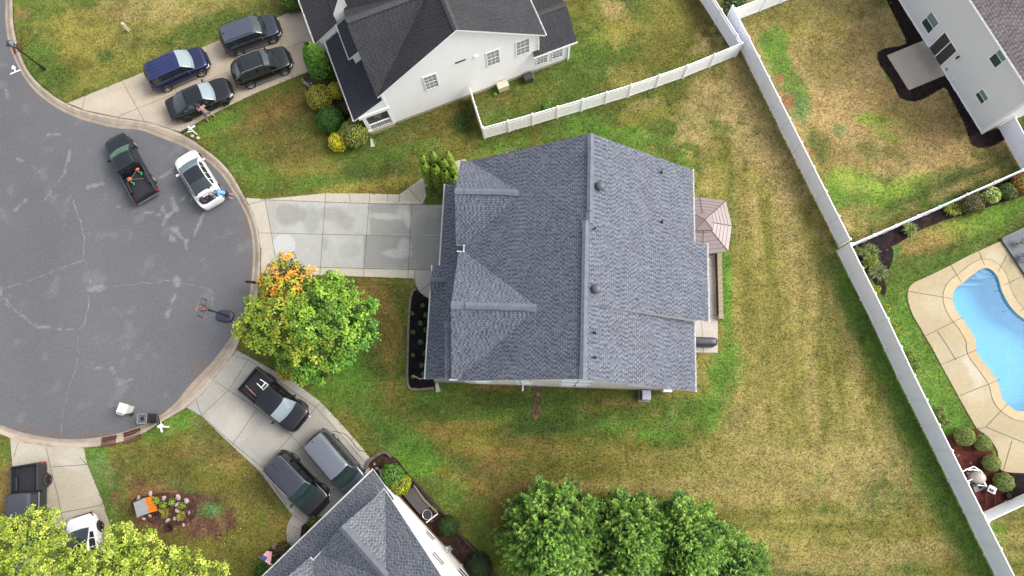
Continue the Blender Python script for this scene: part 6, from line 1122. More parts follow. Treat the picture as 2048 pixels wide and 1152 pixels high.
# AC unit, meter box, splash blocks
t = T0('pale grey air conditioner on a pad against the lower wall of the big house', 'air_conditioner', 'air conditioner', H1.p(13.0,-.5,0)); ACM = mat('ac_metal', C(196,198,214), .4, metal=.2)
part('pad', MB().box(H1.p(12.95,-.42,.04), (.78,.8,.08), rz=H1.ang), mat('porch_concrete', C(150,148,142), .8), t); part('casing', MB().box(H1.p(13.0,-.4,.42), (.56,.62,.68), rz=H1.ang), ACM, t, bevel=.015); part('side_grille', MB().box(H1.p(12.70,-.4,.42), (.04,.56,.6), rz=H1.ang), DARK, t); part('top_panel', MB().box(H1.p(13.0,-.4,.772), (.50,.56,.02), rz=H1.ang), ACM, t)
solo('meter_box', MB().box(H1.p(14.3,-.10,.85), (.55,.17,.7), rz=H1.ang), TRIM, 'white meter box on the lower wall beside the air conditioner', 'meter box')
def splash(label, a, b):
    A, B = G(*a), G(*b); d = (B-A).normalized(); nn = Vector((-d.y, d.x, 0)); mb = MB(); f = lambda w, l, z: A+d*l+nn*w+Vector((0,0,z)); L = (B-A).length
    mb.hexa([f(-.09,0,0),f(.09,0,0),f(.15,L,0),f(-.15,L,0)],[f(-.09,0,.05),f(.09,0,.05),f(.15,L,.04),f(-.15,L,.04)])
    for s in (1,-1): mb.hexa([f(s*.075,0,.05),f(s*.09,0,.05),f(s*.15,L,.04),f(s*.13,L,.04)],[f(s*.075,0,.1),f(s*.09,0,.1),f(s*.15,L,.09),f(s*.13,L,.09)])
    solo('splash_block', mb, mat('splash_concrete', C(214,208,196), .8, noise=.1), label, 'splash block', merge=False)
splash('pale concrete splash block at the lower left corner of the big house', (873,764), (877,784)); splash('concrete splash block on the grass below the white house porch', (743.5,278), (746.5,294))
# beside the white house
t = T0('cream utility cabinet against the wall of the white house in its fenced yard', 'utility_cabinet', 'utility box', G(1006,176)); CM = mat('cabinet_cream', C(224,222,196), .5); a0 = H2.ang
cc = G(1006,177); part('cabinet', MB().box(cc+Vector((0,0,.3)), (.78,.5,.6), rz=a0), CM, t, bevel=.03); part('lid', MB().box(cc+Vector((0,0,.63)), (.84,.56,.07), rz=a0), CM, t, bevel=.02)
cc = G(1056,160); t = T0('dark brown box heater with side frame beside the white house wall', 'air_conditioner', 'air conditioner', cc); part('casing', MB().box(cc+Vector((0,0,.32)), (.66,.55,.6), rz=a0), mat('brown_metal', C(84,68,64), .5), t, bevel=.02); part('frame', MB().tube([cc+Vector((.3,-.3,.02)), cc+Vector((.45,-.2,.5)), cc+Vector((.36,.25,.6))], .02, 6), CHROME, t); part('top_grille', MB().box(cc+Vector((0,0,.63)), (.56,.45,.02), rz=a0), DARK, t)
chair('white rocking chair on the corner porch of the white house', H2.p(-.85,.75,.4), H2.ang-1.9, mat('porch_chair', C(196,194,190), .6), name='rocking_chair')
def rock(x, y, r, label, grp, col=STONE, sd=0):
    rr_ = random.Random(int(x*7+y)); c = G(x, y, r*.3); mb = MB(); mb.ball(c, r, 8, 5, sq=(1, rr_.uniform(.6,.95), .6)); R = Matrix.Rotation(rr_.random()*3, 3, 'Z')
    mb.v = [tuple(c+R @ ((Vector(v)-c)*rr_.uniform(.8,1.2))) for v in mb.v] if False else mb.v
    key = {}
    nv = []
    for v in mb.v:
        k = (round(v[0],3), round(v[1],3), round(v[2],3)); key.setdefault(k, rr_.uniform(.75,1.25)); nv.append(tuple(c+R @ ((Vector(v)-c)*key[k])))
    mb.v = nv; solo('stone', mb, col, label, 'stone', grp)
for i, (x, y, r) in enumerate([(605,160,.12),(609,165,.15),(614,168,.15),(618,172,.13),(622,167,.1)]): rock(x, y, r, 'pale stone edging the path by the yellow shrubs, '+('nearest the driveway','second from the driveway','middle of the row','nearest the bushes','set inside the curve of the row')[i], 'stones edging the path')
for i, (x, y, r) in enumerate([(301,988,.26),(277,996,.24),(328,996,.24),(356,994,.34),(373,1001,.27),(355,1009,.30),(355,1022,.30),(320,1021,.16),(378,1025,.16),(299,1031,.22),(287,1037,.24),(335,1041,.26),(350,1037,.22),(358,1038,.2),(367,1050,.2)]): rock(x, y, r*.68, 'pinkish stone in the brown bed, '+['touching the upper corner of the orange box', 'at the upper left corner of the grey lid', 'alone above the lime leafed plants', 'biggest, at the top right of the bed', 'at the far right top of the bed', 'in the middle of the bed beside a lime plant', 'just below the middle of the bed', 'small, left of the yellow spiky plant', 'small, at the right end of the bed', 'below the right corner of the orange box', 'below the grey lid', 'alone at the bottom left of the plants', 'long one at the bottom middle', 'right of the long one at the bottom', 'lowest one at the bottom right'][i], 'stones in the brown mulch bed', mat('pink_stone', C(186,168,164), .85, noise=.15, nscale=12))
for i, (x, y, r) in enumerate([(556,1096,.3),(549,1092,.22),(562,1091,.2)]): rock(x, y, r, ('biggest of the three','leftmost of the three','rightmost of the three')[i]+' tan stones beside the flag at the bottom house porch', 'stones beside the flag', mat('tan_stone', C(150,118,98), .9, noise=.2))
# orange box with grey lid
TB = [G(266.4,1005.7,.82), G(288.7,996.3,.86), G(297.4,1026.2,.86), G(274,1035,.82)]; bc = sum(TB, Vector())/4; t = T0('orange wooden box with a grey sloping lid in the brown mulch bed', 'storage_box', 'storage box', (bc.x, bc.y, 0))
OW = mat('orange_wood', C(236,130,34), .55, noise=.3, nscale=5, stretch=(1,6,1)); BT = [Vector((p.x, p.y, .02)) for p in TB]; part('side_panels', MB().hexa([p+(bc-p)*.06-Vector((0,0,p.z-.02)) if False else Vector((p.x+(bc.x-p.x)*.08, p.y+(bc.y-p.y)*.08, .02)) for p in TB], [Vector((p.x+(bc.x-p.x)*.08, p.y+(bc.y-p.y)*.08, .80)) for p in TB]), mat('dark_wood', C(70,52,44), .8), t)
F1, F2 = TB[1], TB[2]; fd_ = (F2-F1).normalized(); fn = Vector((fd_.y, -fd_.x, 0)); fn = fn if fn.x > 0 else -fn; mbx = MB()
for k in range(6):
    s0, s1 = .02+k*.16, .02+k*.16+.15; u0 = lambda s, z, o: Vector((F1.x, F1.y, 0))+fd_*((F2-F1).length*s)+fn*o+Vector((0,0,z)); s0, s1 = k/6., (k+.93)/6.
    mbx.hexa([u0(s0,.03,.12),u0(s1,.03,.12),u0(s1,.03,.16),u0(s0,.03,.16)],[u0(s0,.82,.0),u0(s1,.82,.0),u0(s1,.82,.04),u0(s0,.82,.04)])
part('front_boards', mbx, OW, t); part('lid', MB().hexa([p-Vector((0,0,.05)) for p in TB], TB), mat('grey_lid', C(160,164,164), .6, noise=.12, nscale=6), t); part('lid_batten', MB().tube([TB[0]+Vector((-.15,.02,.03)), TB[1]+Vector((0,.04,.03))], .03, 4), mat('dark_wood', C(70,52,44), .8), t)
# ---- beside the south house
t = T0('dark brown board platform between the bottom house wall and its shrubs', 'wooden_platform', 'deck', G(835,1010)); Pq = [G(806,989.7,.45), G(829,972,.45), G(876,1027,.45), G(853,1048,.45)]; DB = mat('dark_board', C(76,70,70), .7, noise=.2, nscale=4); L_ = (Pq[2]-Pq[1]).length; mb = MB(); dd = (Pq[2]-Pq[1]).normalized(); dn = (Pq[0]-Pq[1]); W_ = dn.length; dn.normalize()
for k in range(7):
    a_, e_ = W_*k/7, W_*(k+.92)/7; mb.hexa([Pq[1]+dn*a_-Vector((0,0,.04)), Pq[1]+dn*a_+dd*L_*.72-Vector((0,0,.04)), Pq[1]+dn*e_+dd*L_*.72-Vector((0,0,.04)), Pq[1]+dn*e_-Vector((0,0,.04))],[Pq[1]+dn*a_, Pq[1]+dn*a_+dd*L_*.72, Pq[1]+dn*e_+dd*L_*.72, Pq[1]+dn*e_])
part('boards', mb, DB, t); part('side_rail', MB().tube([Pq[1]+Vector((0,0,.05)), Pq[1]+dd*L_*.5+dn*.12+Vector((0,0,.08))], .05, 4).tube([Pq[1]+dd*L_*.5+dn*.1+Vector((0,0,.06)), Pq[1]+dd*L_*.98+Vector((0,0,.08))], .05, 4), mat('weathered_wood', C(140,126,116), .8), t)
part('support_frame', MB().hexa([Vector((p.x,p.y,.02)) for p in (Pq[0], Pq[1], Pq[1]+dd*L_*.72, Pq[0]+dd*L_*.72)],[Vector((p.x,p.y,.4)) for p in (Pq[0], Pq[1], Pq[1]+dd*L_*.72, Pq[0]+dd*L_*.72)]), BLACK, t)
part('end_board', MB().tube([Pq[0]+dd*L_+Vector((0,0,.1)), Pq[1]+dd*L_+Vector((0,0,.1))], .035, 4), TRIM, t)
c = G(855,1029,.5); t = T0('round black drum with a silver hoop at the end of the dark platform', 'barrel', 'barrel', (c.x, c.y, .02)); part('drum', MB().tube([(c.x,c.y,.03),(c.x,c.y,.55)], .27, 18), BLACK, t); part('hoop', MB().tube([Vector((c.x+.3*math.cos(q), c.y+.3*math.sin(q), .58)) for q in [2*math.pi*i/24 for i in range(25)]], .016, 5, cap=False), CHROME, t)
c = G(922,1131,.15); solo('garden_light', MB().ball(c, .13, 10, 7), mat('light_globe', C(232,226,214), .4), 'small white globe light in the bed beside the bottom house', 'garden light', smooth=True)
c = G(901,1094); t = T0('silver garden pinwheel on a stake in the bed beside the bottom house', 'pinwheel', 'pinwheel', c); part('stake', MB().tube([c, c+Vector((0,0,.9))], .012, 5), DARK, t); mb = MB()
for i in range(6): q = i*math.pi/3; u, v = Vector((math.cos(q), math.sin(q), .2)), Vector((math.cos(q+.6), math.sin(q+.6), .5)); mb.poly([c+Vector((0,0,.9)), c+Vector((0,0,.9))+u*.24, c+Vector((0,0,.9))+v*.2])
part('vanes', mb, mat('silver_vane', C(196,204,216), .3, metal=.4), t)
hz = [G2(*p) for p in spline([(664,862),(690,868),(706,884),(714,896),(728,903),(742,905)], 5)]; solo('charging_cable', MB().tube([(x, y, .055) for x, y in hz], .016, 6), mat('cable', C(60,56,54), .6), 'dark cable curving over the concrete beside the minivan', 'cable')
# ---- flags
def flag(label, root_px, h0, P4, seed):
    """square stripes and canton on a hanging cloth; P4 = hoist-top, fly-top, fly-bottom, hoist-bottom (world)"""
    b0 = G(*root_px, h0); t = T0(label, 'flag', 'flag', b0); pole_end = P4[0]; part('pole', MB().tube([b0, b0+(P4[0]-b0)*1.05], .014, 6), TRIM, t)
    RD = mat('flag_red', C(206,66,74), .8); WHf = mat('flag_white', C(240,232,232), .8); BLf = mat('flag_blue', C(62,66,140), .8)
    def pt(u, v): a = P4[0].lerp(P4[1], u); b_ = P4[3].lerp(P4[2], u); p = a.lerp(b_, v); return p+Vector((0,0,.03*math.sin(u*9+seed)+.02*math.sin(v*7)))
    mb = MB()
    for s in range(13):
        for k in range(10):
            u0, u1, v0, v1 = k/10, (k+1)/10, s/13, (s+1)/13
            if s < 7 and k < 4: continue
            mb.poly([pt(u0,v0), pt(u1,v0), pt(u1,v1), pt(u0,v1)], s % 2)
    part('cloth', mb, [RD, WHf], t, merge=False); cn = MB()
    for s in range(7):
        for k in range(4): u0, u1, v0, v1 = k/10, (k+1)/10, s/13, (s+1)/13; cn.poly([pt(u0,v0), pt(u1,v0), pt(u1,v1), pt(u0,v1)])
    c_ = part('canton', cn, BLf, t, merge=False); st_ = MB()
    for i in range(9):
        for j in range(11):
            if (i+j) % 2: continue
            u, v = (j+1)/12*.4, (i+1)/10*7/13; P = []; nn = Vector((0,0,.012))
            for q in range(10): r = (.011 if q % 2 == 0 else .0045); a = math.pi/2+q*math.pi/5; P.append(pt(u+r*math.cos(a)*1.0, v+r*math.sin(a)*1.5)+nn)
            st_.poly(P)
    sub('stars', st_, WHf, c_, t, merge=False)
flag('American flag hanging from the roof edge of the bottom house', (545,1130), 2.3, [G(519.5,1115,2.2), G(534,1101.5,1.7), G(545,1104,1.3), G(541,1131,2.4)], 1)
flag('small American flag at the front porch corner of the big house', (846,756), 1.5, [G(843,757,1.7), G(825,750,1.9), G(824,752,1.4), G(842,760,1.2)], 4)
# ---- pool pump set
pc = G(1944,958,.0); t = T0('white plumbed pool pump with round tan filter tank beside the long fence', 'pool_pump', 'pool pump', pc); PVC = mat('pvc', (.85,.85,.84), .4); TANK = mat('filter_tank', C(186,178,166), .5); f = lambda x, y, z: G(x, y, z)
part('filter_tank', MB().tube([f(1950,951,0), f(1943,956,.75)] if False else [Vector((f(1946,954,.0).x, f(1946,954,.0).y, .02)), Vector((f(1946,954,.0).x, f(1946,954,.0).y, .7))], .36, 22).ball(Vector((f(1946,954,.0).x, f(1946,954,.0).y, .7)), .36, 22, 8, zmin=0, sq=(1,1,.6)), TANK, t, smooth=True)
for L in ([(1924,944),(1935,938),(1948,933),(1962,942),(1968,950)],[(1936,940),(1946,939),(1956,941),(1961,952),(1973,973)],[(1934,963),(1952,955)],[(1956,970),(1973,972),(1962,951)]): part('pipe', MB().tube([f(*p, .55) for p in L], .035, 8), PVC, t)
part('valve_box', MB().box(f(1984,979,.5), (.46,.42,.1), rz=-.5), PVC, t, bevel=.02); part('valve_box_inset', MB().box(f(1983,980.5,.56), (.3,.2,.03), rz=-.5), DARK, t)
part('pump', MB().tube([f(1952,952,.35), f(1963,962,.35)], .14, 10), BLACK, t); part('pump_motor', MB().tube([f(1944,972,.3), f(1955,966,.3)], .12, 10), DARK, t); part('valve', MB().box(f(1954,952,.66), (.16,.12,.12), rz=.4), mat('valve_blue', C(120,140,170), .4), t, bevel=.02)
for L in ([(1972,975),(1972,1014)],[(1991,985),(1991,1007)]): part('conduit', MB().tube([f(*p, .12) for p in L], .022, 6), mat('conduit', C(70,34,34), .6), t)
part('equipment_pad', MB().prism([G2(*p) for p in ((1932,945),(1958,938),(1975,975),(1950,985))], -.02, .05), mat('porch_concrete', C(150,148,142), .8), t)
c = G(2014,991,.0); t = T0('round black pot with dark soil between the boxwood and the short white fence', 'plant_pot', 'plant pot', c); part('pot', MB().tube([c+Vector((0,0,.02)), c+Vector((0,0,.3))], [.17,.22], 16, cap=False), BLACK, t); part('soil', MB().tube([c+Vector((0,0,.2)), c+Vector((0,0,.25))], .19, 16), mat('soil', C(40,30,28), .9), t)
chair('black lounge chair with high back on the grey deck by the pool', tuple(G(2046,516,.2)), 2.2, CB, name='deck_chair'); c = G(2040,486,.25); t = T0('black side table on the grey deck at the right edge', 'side_table', 'table', c); part('table_top', MB().tube([c+Vector((0,0,.45)), c+Vector((0,0,.49))], .26, 14), CB, t); part('leg', MB().tube([c, c+Vector((0,0,.46))], .04, 8), CB, t)
# small dark drain cap on driveway edge + stone edging round the black mulch bed
EDG = [(833,578),(823,590),(818,640),(816,700),(816,768),(833,779),(868,776)]; P = [G2(*p) for p in spline(EDG, 14)]; mb = MB(); acc = 0
for a_, e_ in zip(P, P[1:]):
    A, B_ = Vector((*a_,0)), Vector((*e_,0)); L = (B_-A).length; n = max(1, int(L/.24))
    for i in range(n): p = A.lerp(B_, (i+.5)/n); mb.box(p+Vector((0,0,.06)), (L/n*.9, .16, .14), rz=math.atan2((B_-A).y, (B_-A).x)+random.uniform(-.05,.05))
solo('stone_edging', mb, mat('edge_block', C(128,116,100), .85, noise=.3, nscale=5), 'row of small stone blocks edging the black mulch bed of the big house', 'edging', merge=False)
P = [G2(*p) for p in spline([(733,937),(741,920),(768,904),(784,913)], 10)]; mb = MB()
for a_, e_ in zip(P, P[1:]): A, B_ = Vector((*a_,0)), Vector((*e_,0)); mb.box((A+B_)/2+Vector((0,0,.1)), ((B_-A).length*.86, .2, .22), rz=math.atan2((B_-A).y, (B_-A).x))
solo('stone_edging', mb, mat('edge_block2', C(110,96,84), .85, noise=.3, nscale=5), 'curved row of stone blocks around the bed at the bottom house corner', 'edging', merge=False)
mb = MB(); P = [(G2(*p)) for p in spline([(826,958),(880,1018),(905,1048),(920,1068),(975,1132),(1000,1165)], 6)]
for a_, e_ in zip(P, P[1:]): A, B_ = Vector((*a_,0)), Vector((*e_,0)); mb.box((A+B_)/2+Vector((0,0,.05)), ((B_-A).length, .12, .16), rz=math.atan2((B_-A).y, (B_-A).x))
solo('timber_edging', mb, mat('timber', C(66,52,48), .85, noise=.2, nscale=5), 'dark timber edging along the shrub bed of the bottom house', 'edging', merge=False)
c = G(522,266,.03); solo('stone', MB().ball(c, .12, 8, 5, sq=(1,.6,.4)), DARK, 'small dark stone alone in the grass below the charcoal sedan', 'stone', smooth=True)
# ================================================================ PEOPLE
def vox(o, size=.010, smooth=2):
    m = o.modifiers.new('remesh', 'REMESH'); m.mode = 'VOXEL'; m.voxel_size = size; m.use_smooth_shade = True
    s = o.modifiers.new('sm', 'SMOOTH'); s.iterations = smooth; s.factor = .5; return o
def hand(mb, wr, dirv, palmn, side):
    """palm, four fingers of unequal length with a knuckle bend, thumb from the side of the palm"""
    d = dirv.normalized(); n = palmn.normalized(); s = d.cross(n)*side; mb.tube([wr, wr+d*.05, wr+d*.085], [.028, .036, .032], 10); mb.box(wr+d*.055, (.06,.06,.024), M=Matrix((d, s, n)).transposed())
    for k, (off, ln) in enumerate(((-.030,.070),(-.010,.080),(.010,.074),(.030,.058))):
        a = wr+d*.078+s*off; mb.tube([a, a+d*ln*.5+n*.004, a+d*ln*.85+n*ln*.35], [.0105,.0095,.008], 7); 
    a = wr+d*.03-s*.034; mb.tube([a, a+d*.03-s*.028+n*.01, a+d*.06-s*.030+n*.02], [.013,.011,.009], 7)
def limb(mb, pts, rad): 
    mb.tube(pts, rad, 12)
    for p, r in zip(pts, rad): mb.ball(p, r, 10, 6)
def person(label, J, face, skin, shirt, shorts, hair, shoe, group=None, cap_=None):
    root = empty('person', ((J['aL'].x+J['aR'].x)/2, (J['aL'].y+J['aR'].y)/2, J['z0']), label, 'person', group)
    up = (J['head']-J['neck']).normalized(); f = (face-up*face.dot(up)).normalized(); sd = up.cross(f)
    mb = MB(); b = mb
    limb(b, [J['pelvis'], J['waist'], J['chest'], J['neck0']], [.145,.125,.155,.085]); limb(b, [J['neck0'], J['neck'], J['head']-up*.05], [.062,.056,.06])
    h = J['head']; mb.ball(h, .098, 16, 12, sq=(1,1,1)); mb.ball(h-up*.055+f*.022, .072, 12, 8); mb.ball(h+up*.03-f*.012, .102, 14, 10)
    mb.tube([h+f*.085+up*.012, h+f*.112-up*.022, h+f*.088-up*.03], [.012,.017,.012], 8)
    for s in (1,-1): mb.ball(h+sd*s*.094-up*.005, .026, 8, 6, sq=(.6,.6,1.2))
    mb.tube([h+f*.083-up*.058-sd*.022, h+f*.09-up*.058, h+f*.083-up*.058+sd*.022], [.008,.011,.008], 6)
    for s, k in ((1,'L'),(-1,'R')):
        limb(b, [J['chest']+J['sh'+k]*0+(J['sh'+k]-J['chest'])*.6, J['sh'+k], J['el'+k], J['wr'+k]], [.075,.058,.042,.028]); limb(b, [J['hip'+k], J['kn'+k], J['a'+k]], [.092,.060,.040]); limb(b, [J['a'+k], J['a'+k]+J['toe'+k]*.12-Vector((0,0,.04))], [.04,.034])
        dv = (J['wr'+k]-J['el'+k]).normalized(); pn = dv.cross(sd).normalized(); hand(b, J['wr'+k], dv, -pn if pn.z > 0 else pn, s)
    body = part('body', b, skin, root, merge=False); vox(body, .009, 2)
    sh = MB(); limb(sh, [J['pelvis']+(J['waist']-J['pelvis'])*.25, J['waist'], J['chest'], J['chest']+(J['neck0']-J['chest'])*.65], [.162,.155,.178,.12])
    for k in 'LR': m_ = J['sh'+k].lerp(J['el'+k], .72); limb(sh, [J['chest']+(J['sh'+k]-J['chest'])*.55, J['sh'+k], m_], [.09,.078,.062])
    vox(part('shirt', sh, shirt, root, merge=False), .014, 3)
    so_ = MB(); limb(so_, [J['pelvis'], J['pelvis']+(J['waist']-J['pelvis'])*.6], [.165,.15])
    for k in 'LR': m_ = J['hip'+k].lerp(J['kn'+k], .85); limb(so_, [J['hip'+k], m_], [.112,.092])
    vox(part('shorts', so_, shorts, root, merge=False), .014, 3)
    hr = MB(); hr.ball(h+up*.035-f*.02, .112, 16, 10, zmin=-1); hr.ball(h-f*.055-up*.02, .085, 12, 8); 
    hr.v = [tuple(v) for v in hr.v]; hb = part('hair', hr, hair, root, merge=False); vox(hb, .014, 2)
    if cap_ is not None: cp = MB(); cp.ball(h+up*.045-f*.01, .118, 16, 8); cp.box(h+f*.13+up*.045, (.1,.15,.012), M=Matrix((f, sd, up)).transposed()); part('cap', cp, cap_, root, smooth=True)
    for s in (1,-1): part('eye', MB().ball(h+f*.086+sd*s*.034+up*.005, .011, 8, 6), BLACK, body if False else root)
    for k in 'LR':
        a = J['a'+k]; t = J['toe'+k].normalized(); p2 = Vector((-t.y, t.x, 0)); bt = Vector((a.x, a.y, J['z0'])); q = lambda u, v, z: bt+t*u+p2*v+Vector((0,0,z))
        part('shoe', MB().hexa([q(-.09,-.035,.0),q(.1,-.045,0),q(.19,-.03,0),q(.19,.03,0),q(.1,.045,0),q(-.09,.035,0)],[q(-.08,-.03,.09),q(.04,-.035,.08),q(.16,-.02,.045),q(.16,.02,.045),q(.04,.035,.08),q(-.08,.03,.09)]), shoe, root, bevel=.012)
    return root
SKIN = mat('skin', C(206,158,134), .55); V = Vector
def pose(z0, fa, fb, hipc, chest, head, el, er, wl, wr, face, kneef=.04):
    """fa, fb: ground points of left and right foot; others world points"""
    up = V((0,0,1)); f = V((face.x, face.y, 0)).normalized(); lft = V((-f.y, f.x, 0)); sp = (chest-hipc); J = dict(z0=z0, pelvis=hipc, waist=hipc.lerp(chest, .45), chest=chest, head=head)
    nd = (head-chest).normalized(); J['neck0'] = chest+nd*.16; J['neck'] = chest+nd*.24; 
    J['shL'] = chest+lft*.19+sp.normalized()*.06; J['shR'] = chest-lft*.19+sp.normalized()*.06; J['hipL'] = hipc+lft*.09-up*.04; J['hipR'] = hipc-lft*.09-up*.04
    J['aL'] = V((fa.x, fa.y, z0+.09)); J['aR'] = V((fb.x, fb.y, z0+.09)); J['toeL'] = f; J['toeR'] = f
    for k in 'LR': m = (J['hip'+k]+J['a'+k])/2; J['kn'+k] = m+f*kneef; 
    J['elL'], J['elR'], J['wrL'], J['wrR'] = el, er, wl, wr; return J
# man beside the charcoal sedan, mid-stride, reaching to the car
z0 = .03; fa, fb = G(416.5,242.5), G(429,232); hc = V(((fa.x+fb.x)/2-.02, (fa.y+fb.y)/2+.06, z0+.90)); face = (G(400,214)-G(420,236)); face.z = 0; face.normalize(); lf = V((-face.y, face.x, 0))
ch = hc+face*.10+V((0,0,.42)); hd = ch+face*.10+V((0,0,.34))
J = pose(z0, fa, fb, hc, ch, hd, ch+lf*.30+face*.12+V((0,0,-.20)), ch-lf*.30+face*.12+V((0,0,-.20)), ch+lf*.26+face*.38+V((0,0,-.22)), ch-lf*.24+face*.36+V((0,0,-.26)), face)
J['toeL'] = face; J['toeR'] = face
person('man in pinkish shirt and grey shorts stepping beside the charcoal sedan', J, face, SKIN, mat('shirt_pink', C(176,140,134), .8), mat('shorts_grey', C(112,118,130), .85), mat('hair_brown', C(70,52,42), .7), mat('shoe_tan', C(190,170,140), .7))
# person bending into the boot of the white car
z0 = ROADZ+.005; fa, fb = G(463,397.5,ROADZ), G(464,389.5,ROADZ); hc = G(450.5,386,.86+z0); tgt = ep(-1.7,-.3,1.0); face = (tgt-hc); face.z = 0; face.normalize(); lf = V((-face.y, face.x, 0))
ch = hc+face*.34+V((0,0,.25)); hd = ch+face*.30+V((0,0,-.02))
J = pose(z0, fa, fb, hc, ch, hd, ch+lf*.26+face*.10+V((0,0,-.24)), ch-lf*.26+face*.10+V((0,0,-.24)), ch+lf*.2+face*.34+V((0,0,-.28)), ch-lf*.2+face*.34+V((0,0,-.28)), face)
person('person in light blue shirt bending into the open boot of the white car', J, face*.8+V((0,0,-.6)), SKIN, mat('shirt_blue', C(120,182,232), .8, noise=.08, nscale=9), mat('shorts_navy', C(40,46,66), .85), mat('hair_grey', C(150,140,130), .7), mat('shoe_white', C(220,216,210), .6))
# ================================================================ VEGETATION
def leafmesh(name, cen, nrm, size, col, parent=None, aspect=.62, dirs=None, mt=None):
    cen = np.asarray(cen); n = len(cen); nrm = nrm/np.linalg.norm(nrm, axis=1)[:, None]
    r = RNG.normal(size=(n, 3)) if dirs is None else dirs
    u = r-(r*nrm).sum(1)[:, None]*nrm; u /= np.linalg.norm(u, axis=1)[:, None]+1e-9; v = np.cross(nrm, u); s = np.asarray(size)[:, None]
    lift = nrm*s*.12
    V_ = np.stack([cen-u*s*.5, cen+v*s*aspect*.5+lift, cen+u*s*.5, cen-v*s*aspect*.5+lift], 1).reshape(-1, 3)
    if parent is not None: V_ = V_-np.array(parent.location)
    me = bpy.data.meshes.new(name); me.vertices.add(n*4); me.vertices.foreach_set('co', V_.ravel()); me.loops.add(n*4); me.loops.foreach_set('vertex_index', np.arange(n*4, dtype=np.int32)); me.polygons.add(n)
    me.polygons.foreach_set('loop_start', np.arange(0, n*4, 4, dtype=np.int32)); me.polygons.foreach_set('loop_total', np.full(n, 4, np.int32)); me.update()
    a = me.color_attributes.new('Col', 'FLOAT_COLOR', 'POINT'); c = np.repeat(np.c_[np.clip(col*(np.array([LB*1.14, LB*1.05, LB*.88]) if name != 'grass' else 1.), .008, .88), np.ones(n)], 4, 0).astype(np.float32); a.data.foreach_set('color', c.ravel())
    me.materials.append(mt or LEAF); o = bpy.data.objects.new(name, me); COL.objects.link(o)
    if parent is not None: o.parent = parent
    return o
LB = 1.45
def lc(*c): return np.array(C(*c))
def mixc(n, pal, wts=None, jit=.16):
    P = np.array([C(*p) for p in pal]); i = RNG.choice(len(P), n, p=wts); return P[i]*(1+RNG.normal(0, jit, (n, 1)))*(1+RNG.normal(0, .05, (n, 3)))
def sph(n, up=-.35):
    v = RNG.normal(size=(n*3+60, 3)); v /= np.linalg.norm(v, axis=1)[:, None]; v = v[v[:, 2] > up][:n]
    while len(v) < n: v = np.r_[v, v][:n]
    return v
def shrub(label, cat, px, py, h, r, pal, n=2600, ls=.07, sz=1., group=None, name='shrub', rough=.08, wts=None, base=None, lumps=0):
    """rounded bush centred on photo point at height h (its middle)"""
    c = np.array(G(px, py, h)); root = empty(name, (c[0], c[1], 0), label, cat, group); d = sph(n, -.5)
    rad = r*(1-abs(RNG.normal(0, rough, n)))*(1+.07*np.sin(d[:, 0]*7+px)*np.cos(d[:, 1]*8+py))
    if lumps:
        L_ = sph(lumps, -.2); dots = d @ L_.T; rad *= .86+.2*np.clip((dots.max(1)-.72)/.28, 0, 1)
    p = c+d*rad[:, None]*np.array([1, 1, sz]); p[:, 2] = np.maximum(p[:, 2], .02); col = mixc(n, pal, wts)
    leafmesh('foliage', p, d+RNG.normal(0, .45, (n, 3)), ls*RNG.uniform(.7, 1.3, n), col, root)
    core = MB().ball(c, r*.84, 12, 8, sq=(1, 1, sz)); part('foliage_core', core, mat('core_dark', C(40,42,26), .9), root, smooth=True)  # core is a solid dark ball under the leaves
    part('stem', MB().tube([(c[0], c[1], 0), (c[0], c[1], max(.1, h-r*.3))], .04, 6), BARK, root); return root
GR = [(74,108,40),(92,130,46),(110,152,56),(58,86,36)]
# ---- bushes by the white house porch
shrub('round bush speckled yellow green and pink, nearest the pale path stones', 'shrub', 640, 196, .75, .98, [(160,176,56),(130,156,48),(190,180,80),(176,140,84),(106,134,44)], 3600, .085)
shrub('plain round green bush between the yellow ones by the white house porch', 'shrub', 660, 239, .75, 1.0, [(62,112,40),(76,128,46),(50,92,36)], 4200, .075, rough=.05)
shrub('small bright yellow bush at the lower end of the porch bushes', 'shrub', 677, 284, .5, .72, [(214,210,50),(230,224,60),(190,190,44)], 2600, .07, rough=.05)
shrub('large spiky green bush with pinkish tips touching the porch corner', 'shrub', 709, 267, .8, 1.06, [(100,142,54),(132,164,64),(150,140,84),(86,122,46),(172,156,106)], 3600, .11, rough=.14)
shrub('small yellow green bush tucked under the porch gutter', 'shrub', 671, 182, .8, .64, [(170,176,44),(140,156,40),(186,182,56)], 2200, .075)
shrub('dark low bush in shade between the porch gutter and the round green bush', 'shrub', 692, 218, .5, .55, [(44,58,32),(66,84,40),(90,96,44)], 1500, .09, rough=.2)
shrub('green bush cut by the top edge above the top driveway', 'shrub', 584, 4, .7, .85, GR, 2600, .09)
